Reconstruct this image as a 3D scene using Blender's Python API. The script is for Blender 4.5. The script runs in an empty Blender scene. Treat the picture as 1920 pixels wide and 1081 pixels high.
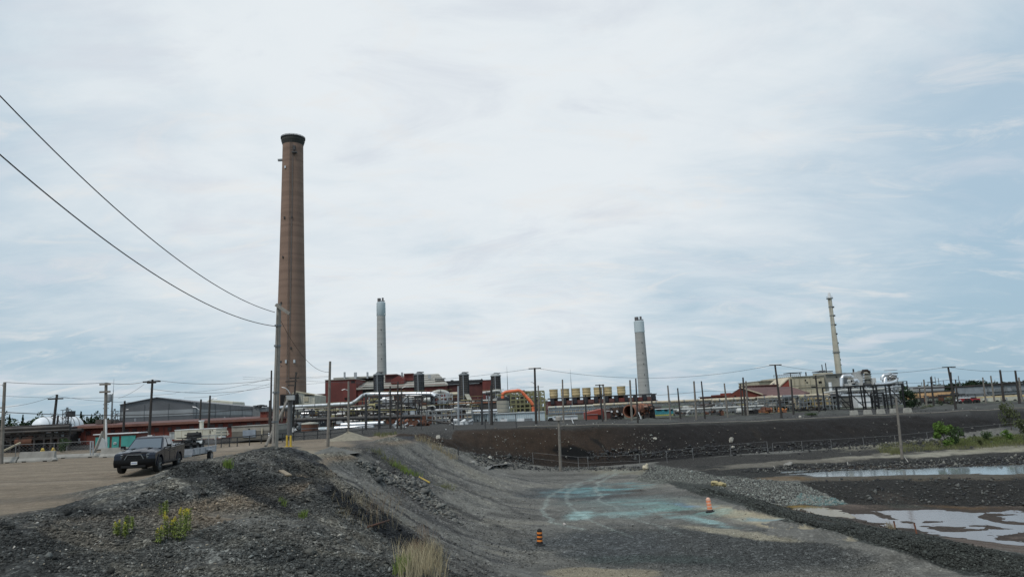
import bpy, math, random
import numpy as np
from mathutils import Vector, Matrix
random.seed(7); np.random.seed(7)
R = math.radians
scene = bpy.context.scene
col = scene.collection

# ---------------------------------------------------------------- camera
FPX, CX, CY = 1300.0, 960.0, 540.5
PITCH, ROLL = R(9.78), R(2.6)
CAM = np.array([0.0, 0.0, 2.6])
_r0 = np.array([1.0, 0, 0]); _u0 = np.array([0, -math.sin(PITCH), math.cos(PITCH)])
FW = np.array([0, math.cos(PITCH), math.sin(PITCH)])
RT = math.cos(ROLL) * _r0 - math.sin(ROLL) * _u0
UP = math.sin(ROLL) * _r0 + math.cos(ROLL) * _u0
cam_data = bpy.data.cameras.new('camera')
cam_data.sensor_width = 36.0; cam_data.lens = FPX / 1920 * 36.0
cam_data.clip_start = 0.1; cam_data.clip_end = 20000
cam = bpy.data.objects.new('camera', cam_data); col.objects.link(cam)
m = Matrix(((RT[0], UP[0], -FW[0], CAM[0]), (RT[1], UP[1], -FW[1], CAM[1]), (RT[2], UP[2], -FW[2], CAM[2]), (0, 0, 0, 1)))
cam.matrix_world = m
scene.camera = cam

# ---------------------------------------------------------------- world and sun
SUN_EL, SUN_AZ = R(55), R(-142)      # azimuth measured from +Y towards +X
w = bpy.data.worlds.new('World'); scene.world = w; w.use_nodes = True
nt = w.node_tree; nt.nodes.clear()
def N(t, nt_=None, **kw):
    n = (nt_ or nt).nodes.new(t)
    for k, v in kw.items(): setattr(n, k, v)
    return n
def build_world():
    L = nt.links.new
    out = N('ShaderNodeOutputWorld'); bg = N('ShaderNodeBackground'); L(bg.outputs[0], out.inputs[0])
    sky = N('ShaderNodeTexSky'); sky.sky_type = 'NISHITA'; sky.sun_disc = False
    sky.sun_elevation = SUN_EL; sky.sun_rotation = SUN_AZ; sky.air_density = 1.0; sky.dust_density = 2.0
    bg.inputs[1].default_value = 0.1
    tc = N('ShaderNodeTexCoord'); sep = N('ShaderNodeSeparateXYZ'); L(tc.outputs['Generated'], sep.inputs[0])
    def M(op, a, b=None, c=None, clamp=False):
        n = N('ShaderNodeMath', operation=op); n.use_clamp = clamp
        for i, v in enumerate((a, b, c)):
            if v is None: continue
            if isinstance(v, (int, float)): n.inputs[i].default_value = v
            else: L(v, n.inputs[i])
        return n.outputs[0]
    zz = M('MAXIMUM', sep.outputs[2], 0.0)
    den = M('ADD', zz, 0.20)
    cx = M('DIVIDE', sep.outputs[0], den); cy = M('DIVIDE', sep.outputs[1], den)
    comb = N('ShaderNodeCombineXYZ'); L(cx, comb.inputs[0]); L(cy, comb.inputs[1])
    def noise(scale, detail, rough, off, dist=0.0, sc=(1, 1, 1)):
        mp = N('ShaderNodeMapping'); L(comb.outputs[0], mp.inputs[0]); mp.inputs['Location'].default_value = off; mp.inputs['Scale'].default_value = sc
        n = N('ShaderNodeTexNoise'); L(mp.outputs[0], n.inputs['Vector'])
        n.inputs['Scale'].default_value = scale; n.inputs['Detail'].default_value = detail
        n.inputs['Roughness'].default_value = rough; n.inputs['Distortion'].default_value = dist
        return n.outputs[0]
    def ramp(v, a, b):
        n = N('ShaderNodeMapRange'); n.interpolation_type = 'SMOOTHSTEP'; L(v, n.inputs[0])
        n.inputs[1].default_value = a; n.inputs[2].default_value = b; return n.outputs[0]
    big = noise(0.62, 3, 0.5, (3.1, 1.2, 0), 0.4)
    mid = noise(1.9, 7, 0.58, (0.3, 5.0, 0), 0.6, (0.8, 1.2, 1))
    fine = noise(5.2, 8, 0.64, (7.3, 2.0, 0), 0.9, (0.7, 1.3, 1))
    # the thin overcast is brightest in front of the hidden sun and thins out to the right
    nrm = N('ShaderNodeVectorMath', operation='DOT_PRODUCT'); L(tc.outputs['Generated'], nrm.inputs[0])
    nrm.inputs[1].default_value = (math.sin(R(0)) * math.cos(R(33)), math.cos(R(0)) * math.cos(R(33)), math.sin(R(33)))
    glow = ramp(nrm.outputs['Value'], 0.62, 1.0)
    right = ramp(sep.outputs[0], 0.10, 0.62)
    # cover: 1 = white cloud, 0 = clear blue-grey
    c = M('ADD', M('MULTIPLY', big, 0.9), M('MULTIPLY', mid, 0.75))
    c = M('ADD', c, M('MULTIPLY', fine, 0.28))
    c = M('ADD', c, M('MULTIPLY', glow, 0.48))
    c = M('SUBTRACT', c, M('MULTIPLY', right, 0.30))
    cover = ramp(c, 0.78, 1.55)
    low = ramp(sep.outputs[2], 0.32, 0.02)
    def rgb(v): 
        n = N('ShaderNodeRGB'); n.outputs[0].default_value = (*v, 1); return n.outputs[0]
    def mix(f, a, b, bt='MIX'):
        n = N('ShaderNodeMix', data_type='RGBA', blend_type=bt)
        if isinstance(f, float): n.inputs[0].default_value = f
        else: L(f, n.inputs[0])
        L(a, n.inputs[6]); L(b, n.inputs[7]); return n.outputs[2]
    veil = mix(low, rgb((4.7, 6.1, 7.2)), rgb((3.7, 5.3, 6.5)))      # thin high veil over the blue
    blue = mix(0.86, sky.outputs[0], veil)
    white = mix(low, rgb((7.5, 8.15, 8.5)), rgb((6.2, 6.9, 7.3)))
    white = mix(glow, white, rgb((7.9, 8.4, 8.75)))
    colr = mix(cover, blue, white)
    wisp = M('MULTIPLY', ramp(noise(3.2, 9, 0.66, (1.7, 9.0, 0), 1.0, (0.8, 1.25, 1)), 0.50, 0.70), 0.5)
    colr = mix(wisp, colr, rgb((8.0, 7.95, 7.85)))
    dark = M('MULTIPLY', ramp(noise(2.4, 8, 0.6, (4.7, 3.0, 0), 0.8, (0.75, 1.2, 1)), 0.50, 0.72), 0.62)
    colr = mix(dark, colr, rgb((6.35, 6.85, 7.55)))
    L(colr, bg.inputs[0])
build_world()
sd = bpy.data.lights.new('sun', 'SUN'); sd.energy = 1.6; sd.angle = R(14); sd.color = (1.0, 0.96, 0.9)
so = bpy.data.objects.new('sun', sd); col.objects.link(so)
sdir = Vector((math.sin(SUN_AZ) * math.cos(SUN_EL), math.cos(SUN_AZ) * math.cos(SUN_EL), math.sin(SUN_EL)))
so.rotation_euler = sdir.to_track_quat('Z', 'Y').to_euler()
scene.view_settings.view_transform = 'Standard'; scene.view_settings.look = 'None'
scene.view_settings.gamma = 1.0; scene.view_settings.exposure = 0.0
scene.view_settings.use_curve_mapping = False

# ---------------------------------------------------------------- pixel <-> place helpers (photo pixels 1920x1081)
def ray(px, py):
    return RT * (px - CX) + UP * (CY - py) + FW * FPX
def P(px, py, Y):
    d = ray(px, py); return CAM + d * (Y / d[1])
def G(px, py, z=0.0):
    d = ray(px, py); return CAM + d * ((z - CAM[2]) / d[2])
def ztop(x, y, py):
    k = (CY - py) / FPX
    return CAM[2] + (k * (FW[0] * x + FW[1] * y) - (UP[0] * x + UP[1] * y)) / (UP[2] - k * FW[2])
def proj(x, y, z):
    dx, dy, dz = x - CAM[0], y - CAM[1], z - CAM[2]
    a = RT[0] * dx + RT[1] * dy + RT[2] * dz; b = UP[0] * dx + UP[1] * dy + UP[2] * dz
    c = FW[0] * dx + FW[1] * dy + FW[2] * dz
    c = np.where(np.abs(c) < 0.01, 0.01, c)
    return CX + FPX * a / c, CY - FPX * b / c, c

# ---------------------------------------------------------------- numpy noise
_perm = np.random.RandomState(3).permutation(256); _val = np.random.RandomState(4).rand(256)
def vnoise(x, y):
    xi = np.floor(x).astype(np.int64); yi = np.floor(y).astype(np.int64)
    fx = x - xi; fy = y - yi; fx = fx * fx * (3 - 2 * fx); fy = fy * fy * (3 - 2 * fy)
    def h(a, b): return _val[_perm[(_perm[a & 255] + b) & 255]]
    return (h(xi, yi) * (1 - fx) + h(xi + 1, yi) * fx) * (1 - fy) + (h(xi, yi + 1) * (1 - fx) + h(xi + 1, yi + 1) * fx) * fy
def fbm(x, y, o=4, g=0.5):
    s = 0; a = 1; t = 0
    for i in range(o):
        s = s + a * (vnoise(x + 17.3 * i, y - 9.1 * i) - 0.5); t += a; a *= g; x = x * 2.03; y = y * 2.03
    return s / t * 2
def sstep(a, b, v):
    t = np.clip((v - a) / (b - a), 0, 1); return t * t * (3 - 2 * t)

# ---------------------------------------------------------------- terrain
ctl = []
for px, py, z in [
    # near gravel bank
    (0,1081,-.1),(0,1010,.15),(60,990,.25),(130,1010,.1),(200,965,.2),(120,950,.05),(60,950,0),(200,1081,-.2),(300,1020,-.1),(300,930,.45),(330,872,.8),(310,893,.35),
    (370,900,.7),(400,868,.85),(440,858,1.0),(500,840,1.05),(545,837,1.0),(470,880,.7),(540,880,.45),(440,930,-.0),(400,960,-.15),(400,1081,-.3),(560,1081,-.5),
    # spur of the mound running down to the right
    (600,864,.6),(640,900,.0),(680,932,-.75),(720,962,-1.5),(770,1000,-2.5),(830,1030,-3.5),
    # dark gully in front of it
    (560,915,-.35),(620,950,-1.15),(680,985,-2.0),(740,1012,-3.0),(430,893,.1),(445,910,-.1),
    # foreground bank crest
    (500,955,-.3),(600,990,-.6),(680,1025,-.8),(760,1060,-.95),(840,1081,-1.1),
    # yard behind
    (0,900,0),(0,870,0),(212,893,-.02),(250,896,-.02),(290,889,0),(330,862,0),(270,905,-.02),(150,900,0),(230,890,0),(100,880,0),(400,862,0),(470,845,0),(540,850,-.02),(560,846,0),(300,858,0),(560,833,0),(440,838,0),(250,855,0),
    # second ridge
    (590,858,.02),(620,846,.35),(650,850,.25),(690,838,.15),(740,820,.45),(775,818,.3),(810,833,-.6),(850,852,-1.7),(890,874,-3.0),(930,886,-4.1),
    (660,880,-.7),(700,870,-.6),(700,900,-1.7),(760,900,-2.1),(740,935,-2.6),(800,880,-2.3),(840,900,-3.1),(800,960,-3.3),(860,950,-3.8),(900,920,-3.8),(900,1000,-4.35),(850,1000,-3.9),(950,930,-4.4),(700,825,.1),(650,832,0),
    # pit floor
    (1000,895,-4.6),(1000,950,-4.6),(1000,1000,-4.6),(930,1050,-4.5),(1000,1081,-4.6),(1200,884,-4.6),(1100,880,-4.6),(1200,950,-4.6),(1200,1050,-4.6),(1300,960,-4.6),(1400,985,-4.6),(1450,1060,-4.6),(1600,1060,-4.6),(1760,1081,-4.6),(1250,920,-4.6),
    # berm between floor and ponds
    (1235,880,-4.45),(1330,914,-4.05),(1420,943,-3.9),(1500,968,-3.85),(1560,982,-3.85),(1640,1000,-3.85),(1720,1018,-3.85),(1900,1060,-3.85),
    (1340,928,-4.5),(1440,972,-4.6),(1540,1003,-4.6),(1640,1030,-4.6),(1780,1072,-4.6),
    # pond bed
    (1500,952,-5.5),(1580,962,-5.5),(1640,985,-5.5),(1700,965,-5.5),(1750,1000,-5.5),(1800,975,-5.45),(1850,960,-5.4),(1900,1000,-5.5),(1900,962,-5.5),(1750,955,-5.4),(1600,950,-5.3),
    # dark bank, channel, path
    (1500,900,-4.45),(1600,893,-4.45),(1700,893,-4.4),(1800,893,-4.35),(1900,895,-4.35),(1480,936,-5.1),(1450,915,-4.6),(1400,905,-4.5),(1340,898,-4.5),
    (1480,886,-4.75),(1600,884,-4.75),(1700,882,-4.75),(1800,880,-4.75),(1900,878,-4.75),
    (1300,880,-4.3),(1400,876,-4.2),(1500,862,-4.05),(1600,855,-3.95),(1700,850,-3.9),(1800,846,-3.9),(1900,843,-3.9),(1240,868,-4.5),
    (1300,862,-4.35),(1450,848,-4.1),(1600,840,-4.0),(1750,830,-3.95),(1900,828,-3.9)]:
    p = G(px, py, z); ctl.append((p[0], p[1], z))
ctl += [(-2.0,24,-3.4),(-3,19,-2.6),(0,20,-4.4),(1.0,13,-1.7),(3.2,24,-4.6),(6,18,-4.6),(0,-4,-.1),(0,3,-.2),(0.8,9.5,-.9),(6,4,-.8),(12,8,-2),(12,18,-4.6),(25,15,-4),(25,25,-4.6),(35,5,-2),
        (-10,0,0),(-30,10,0),(-60,20,0),(-60,60,0),(-30,60,0),(-60,100,0),(-25,90,0),(-120,60,0),(-12,85,0),(-5,95,-1.5),(60,30,-4.5),(60,45,-5),(75,60,-4.6),(90,85,-4),(30,95,-4.2),(4,88,-4.6),(12,95,-4.6),(60,0,-1),(0,-40,0),(100,20,-3),(-3.6,20,-2.3),(-17,34,.2),(-14,45,.0)]
ctl = np.array(ctl)
def _k(d2): return np.sqrt(d2 + 0.35)
_A = _k(((ctl[:, None, :2] - ctl[None, :, :2]) ** 2).sum(-1)) 
_n = len(ctl); _M = np.zeros((_n + 1, _n + 1)); _M[:_n, :_n] = _A - np.eye(_n) * 0.15; _M[:_n, _n] = 1; _M[_n, :_n] = 1
_w = np.linalg.solve(_M, np.append(ctl[:, 2], 0))
def rbf(x, y):
    out = np.full(x.shape, _w[_n])
    for i in range(_n):
        out = out + _w[i] * _k((x - ctl[i, 0]) ** 2 + (y - ctl[i, 1]) ** 2)
    return out
def inpoly(px, py, poly):
    ins = np.zeros(px.shape, bool); n = len(poly); j = n - 1
    for i in range(n):
        xi, yi = poly[i]; xj, yj = poly[j]
        c = ((yi > py) != (yj > py)) & (px < (xj - xi) * (py - yi) / ((yj - yi) or 1e-9) + xi)
        ins ^= c; j = i
    return ins
def sdpoly(x, y, poly):
    """signed distance, positive inside"""
    d = np.full(x.shape, 1e9); n = len(poly)
    for i in range(n):
        ax, ay = poly[i]; bx, by = poly[(i + 1) % n]
        ex, ey = bx - ax, by - ay; L2 = ex * ex + ey * ey + 1e-9
        t = np.clip(((x - ax) * ex + (y - ay) * ey) / L2, 0, 1)
        d = np.minimum(d, (x - ax - ex * t) ** 2 + (y - ay - ey * t) ** 2)
    d = np.sqrt(d); return np.where(inpoly(x, y, poly), d, -d)
def wpoly(pts, z): return [tuple(G(a, b, z)[:2]) for a, b in pts]
W_NEAR, W_FAR = -5.40, -4.62
pond_polys = [wpoly([(1572,960),(1640,962),(1700,976),(1760,990),(1830,1000),(1925,1012),(1940,1040),(1850,1024),(1780,1010),(1720,1002),(1660,986),(1600,972)], W_NEAR),
              wpoly([(1745,976),(1830,984),(1925,996),(1925,1003),(1840,996),(1760,987)], W_NEAR),
              wpoly([(1860,968),(1900,960),(1960,958),(1960,984),(1900,980)], W_NEAR)]
pond_brown = wpoly([(1474,948),(1530,951),(1575,956),(1600,970),(1560,970),(1510,962)], W_NEAR)
chan_polys = [wpoly([(1470,889),(1520,884),(1620,880),(1730,876),(1820,874),(1960,866),(1960,886),(1840,889),(1720,890),(1600,893),(1530,893)], W_FAR)]
def toeY(x): return np.interp(x, [-60, -3, 3, 30, 80], [60, 84, 86, 89, 92])
def lipY(x): return np.interp(x, [-60, -12, -3, 3, 30, 80], [64, 87, 90.5, 91.5, 99, 102])
def plat(x, y):
    p = np.interp(x, [-40, -12, 3, 30], [0.35, 0.3, 0.0, -0.9])
    # gentle heaps on the plateau edge and gradual fall with distance
    return p - np.clip(y - 160, 0, 400) * 0.004
def terrain(x, y, detail=True):
    x = np.asarray(x, float); y = np.asarray(y, float)
    z = rbf(x, y)
    near = sstep(150, 110, np.hypot(x, y))
    t = sstep(0, 1, (y - toeY(x)) / (lipY(x) - toeY(x)) * 0.92 + 0.04)
    lin = np.clip((y - toeY(x)) / (lipY(x) - toeY(x)), 0, 1)
    t = 0.35 * t + 0.65 * lin
    pl = plat(x, y)
    # behind the lip, and everything far away, is the plateau
    z = np.where(y > toeY(x), z * (1 - t) + pl * t, z)
    left = sstep(-10, -16, x) * (y > 55)
    z = z * (1 - left) + left * (np.where(y > 84, 0.35 * sstep(84, 92, y), 0.0))
    far = sstep(95, 125, np.hypot(x, y)); z = z * (1 - far) + pl * far
    back = sstep(5, -15, y); z = z * (1 - back)
    if detail:
        w = sstep(-0.3, -1.2, z) * sstep(-4.5, -3.8, z) * (y < 84) * (x < 6)      # slope faces: rills running down to the right
        rill = fbm(x * 0.16 + 3, (y + 0.35 * x) * 1.05, 4, 0.6)
        z = z + 0.34 * w * rill * sstep(8, 22, y)
        r2 = 1 - np.abs(fbm(x * 0.3 + 9, (y + 0.35 * x) * 2.4, 4, 0.6)) * 2.2
        z = z + w * sstep(8, 22, y) * (0.10 * (r2 - .6) + 0.05 * fbm(x * 2.2, y * 2.2, 3))
        tf = np.where(y > toeY(x), lin * (1 - lin) * 4, 0)
        z = z + tf * (0.45 * fbm(x * 0.45, y * 0.10 + 5, 5, .6) ) + tf * 0.10 * fbm(x * 1.6, y * 1.2, 3)
        gr = gravelmask(x, y, z)
        z = z + gr * (0.17 * fbm(x * 0.42, y * 0.42, 3) + 0.08 * fbm(x * 1.7 + 5, y * 1.7, 3) + 0.045 * fbm(x * 9, y * 9 + 3, 2))
        z = z + (1 - gr) * 0.03 * fbm(x * 0.8, y * 0.8, 3) * sstep(4, 8, y)
        # dug hollow in the embankment
        p = G(1085, 848, -3.4)
        z = z - 0.45 * np.exp(-(((x - p[0]) / 2.6) ** 2 + ((y - p[1] - .2) / 1.4) ** 2))
    # ponds
    if detail:
        wx = x + 0.9 * fbm(x * 0.5, y * 0.5, 5, .6); wy = y + 0.9 * fbm(x * 0.4 + 9, y * 0.8, 5, .6)
        for polys, lev, (y0, y1) in ((pond_polys + [pond_brown], W_NEAR, (33, 50)), (chan_polys, W_FAR, (54, 68))):
            sd = np.full(x.shape, -9.0)
            for p in polys: sd = np.maximum(sd, sdpoly(wx, wy, p))
            fl = sstep(-1.6, 0.3, sd) * (x > 8)
            z = z * (1 - fl) + fl * (lev + np.clip(.018 - sd * 0.06, -0.08, 0.10) + 0.075 * fbm(x * .35, y * 1.3, 5, .6))
    return z
def gravelmask(x, y, z):
    """1 on loose heaps and banks, 0 on trafficked flats"""
    a = sstep(0.03, 0.3, z) * (y < 84) * (y < 70)
    b = sstep(-4.0, -3.0, z) * sstep(0.0, -0.3, z) * 0.8
    c = sstep(-4.45, -4.2, z) * (x > 6) * (y < 60) * 0.8 + (z < -4.7) * 0.0
    fg = sstep(30, 26, y) * (z > -3.0) * sstep(20, 16, y - 0.0 * x) 
    return np.clip(a + b + c + fg, 0, 1)
def gz(x, y): return float(terrain(np.array([x]), np.array([y]))[0])
def ground_at(px, py, lo=8.0, hi=400.0):
    """first point along the view ray that meets the ground"""
    d = ray(px, py); d = d / d[1]
    ys = np.geomspace(lo, hi, 420); pts = CAM[None] + d[None] * ys[:, None]
    g = terrain(pts[:, 0], pts[:, 1], False); k = np.argmax(pts[:, 2] < g)
    return pts[k]
# ---------------------------------------------------------------- materials
MAT = {}
def mat(name, c, rough=0.7, metal=0.0, var=0.18, scale=1.5, stain=None, st_amt=0.0, streak=0.0, bump=0.0, bscale=20.0, spec=0.5, coat=0.0, alpha=1.0, bands=None, objvar=0.0):
    if name in MAT: return MAT[name]
    m = bpy.data.materials.new(name); m.use_nodes = True; t = m.node_tree; L = t.links.new
    b = t.nodes['Principled BSDF']
    b.inputs['Roughness'].default_value = rough; b.inputs['Metallic'].default_value = metal
    b.inputs['Specular IOR Level'].default_value = spec; b.inputs['Coat Weight'].default_value = coat
    b.inputs['Alpha'].default_value = alpha
    geo = t.nodes.new('ShaderNodeNewGeometry')
    def noise(sc, det=5, xyz=(1, 1, 1)):
        mp = t.nodes.new('ShaderNodeMapping'); mp.inputs['Scale'].default_value = xyz; L(geo.outputs['Position'], mp.inputs[0])
        n = t.nodes.new('ShaderNodeTexNoise'); n.inputs['Scale'].default_value = sc; n.inputs['Detail'].default_value = det; n.inputs['Roughness'].default_value = 0.62
        L(mp.outputs[0], n.inputs['Vector']); return n.outputs[0]
    def ramp(v, a, bb, lo=0.0, hi=1.0):
        n = t.nodes.new('ShaderNodeMapRange'); L(v, n.inputs[0]); n.inputs[1].default_value = a; n.inputs[2].default_value = bb
        n.inputs[3].default_value = lo; n.inputs[4].default_value = hi; return n.outputs[0]
    def mix(f, a, bb, bt='MIX'):
        n = t.nodes.new('ShaderNodeMix'); n.data_type = 'RGBA'; n.blend_type = bt
        if isinstance(f, float): n.inputs[0].default_value = f
        else: L(f, n.inputs[0])
        for k, v in ((6, a), (7, bb)):
            if isinstance(v, tuple): n.inputs[k].default_value = (*v, 1)
            else: L(v, n.inputs[k])
        return n.outputs[2]
    dark = tuple(v * (1 - var) for v in c); lite = tuple(min(1, v * (1 + var)) for v in c)
    colr = mix(ramp(noise(scale), 0.3, 0.7), dark, lite)
    if streak:
        s = ramp(noise(scale * 1.6, 4, (1, 1, 0.08)), 0.48, 0.75, 0, streak)
        colr = mix(s, colr, stain or tuple(v * 0.45 for v in c))
    if stain and st_amt:
        colr = mix(ramp(noise(scale * 0.8, 7), 0.5, 0.66, 0, st_amt), colr, stain)
    if bands:        # lift joints in cast concrete: period, strength
        sp = t.nodes.new('ShaderNodeSeparateXYZ'); L(geo.outputs['Position'], sp.inputs[0])
        wv = t.nodes.new('ShaderNodeMath'); wv.operation = 'MULTIPLY'; L(sp.outputs[2], wv.inputs[0]); wv.inputs[1].default_value = 1 / bands[0]
        n1 = t.nodes.new('ShaderNodeTexNoise'); n1.noise_dimensions = '1D'; n1.inputs['Scale'].default_value = 1.0; n1.inputs['Detail'].default_value = 3
        L(wv.outputs[0], n1.inputs['W'])
        colr = mix(ramp(n1.outputs[0], 0.42, 0.62, 0, bands[1]), colr, tuple(v * 0.62 for v in c))
    if objvar:
        oi = t.nodes.new('ShaderNodeObjectInfo')
        colr = mix(ramp(oi.outputs['Random'], 0, 1, 0, objvar), colr, tuple(v * 0.5 for v in c))
    L(colr, b.inputs['Base Color'])
    if bump:
        bn = t.nodes.new('ShaderNodeBump'); bn.inputs['Strength'].default_value = bump; bn.inputs['Distance'].default_value = 0.05
        L(noise(bscale, 6), bn.inputs['Height']); L(bn.outputs[0], b.inputs['Normal'])
    MAT[name] = m; return m

def ground_material():
    m = bpy.data.materials.new('ground_soil'); m.use_nodes = True; t = m.node_tree; L = t.links.new
    b = t.nodes['Principled BSDF']; b.inputs['Roughness'].default_value = 0.92; b.inputs['Specular IOR Level'].default_value = 0.25
    at = t.nodes.new('ShaderNodeAttribute'); at.attribute_name = 'Col'
    ag = t.nodes.new('ShaderNodeAttribute'); ag.attribute_name = 'Grav'
    geo = t.nodes.new('ShaderNodeNewGeometry')
    def noise(sc, det=6, rough=0.65, dist=0.0, xyz=(1, 1, 1)):
        mp = t.nodes.new('ShaderNodeMapping'); mp.inputs['Scale'].default_value = xyz; L(geo.outputs['Position'], mp.inputs[0])
        n = t.nodes.new('ShaderNodeTexNoise'); n.inputs['Scale'].default_value = sc; n.inputs['Detail'].default_value = det; n.inputs['Roughness'].default_value = rough
        n.inputs['Distortion'].default_value = dist; L(mp.outputs[0], n.inputs['Vector']); return n.outputs[0]
    def ramp(v, a, bb, lo=0.0, hi=1.0):
        n = t.nodes.new('ShaderNodeMapRange'); L(v, n.inputs[0]); n.inputs[1].default_value = a; n.inputs[2].default_value = bb
        n.inputs[3].default_value = lo; n.inputs[4].default_value = hi; return n.outputs[0]
    def math_(op, a, bb):
        n = t.nodes.new('ShaderNodeMath'); n.operation = op
        for i, v in enumerate((a, bb)):
            if isinstance(v, float): n.inputs[i].default_value = v
            else: L(v, n.inputs[i])
        return n.outputs[0]
    def scale(c, f):
        n = t.nodes.new('ShaderNodeVectorMath'); n.operation = 'SCALE'; L(c, n.inputs[0]); L(f, n.inputs[3]); return n.outputs[0]
    g = ag.outputs['Fac']
    vor = t.nodes.new('ShaderNodeTexVoronoi'); vor.inputs['Scale'].default_value = 14.0; L(geo.outputs['Position'], vor.inputs['Vector'])
    vor2 = t.nodes.new('ShaderNodeTexVoronoi'); vor2.inputs['Scale'].default_value = 5.0; L(geo.outputs['Position'], vor2.inputs['Vector'])
    stone = t.nodes.new('ShaderNodeSeparateColor'); L(vor.outputs['Color'], stone.inputs[0])
    stone2 = t.nodes.new('ShaderNodeSeparateColor'); L(vor2.outputs['Color'], stone2.inputs[0])
    f = ramp(noise(0.9, 7), 0.25, 0.75, 0.72, 1.28)
    f = math_('MULTIPLY', f, ramp(noise(7.0, 6), 0.25, 0.75, 0.78, 1.22))
    sv = math_('ADD', math_('MULTIPLY', math_('POWER', stone.outputs[0], 2.2), 1.5), 0.5)
    s2 = math_('ADD', math_('MULTIPLY', math_('POWER', stone2.outputs[1], 5.0), 1.1), 0.82)
    gs = math_('MULTIPLY', math_('MULTIPLY', sv, s2), 1.0)
    # blend: 1*(1-g)+gs*g
    gf = math_('ADD', math_('MULTIPLY', gs, g), math_('SUBTRACT', 1.0, g))
    f = math_('MULTIPLY', f, gf)
    L(scale(at.outputs['Color'], f), b.inputs['Base Color'])
    h = math_('ADD', math_('MULTIPLY', math_('MULTIPLY', vor.outputs['Distance'], -0.9), math_('ADD', g, 0.08)), math_('MULTIPLY', noise(30, 8, 0.7), 0.6))
    h = math_('ADD', h, math_('MULTIPLY', noise(3.0, 6), 0.8))
    bn = t.nodes.new('ShaderNodeBump'); bn.inputs['Strength'].default_value = 0.9; bn.inputs['Distance'].default_value = 0.09
    L(h, bn.inputs['Height']); L(bn.outputs[0], b.inputs['Normal'])
    return m

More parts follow.
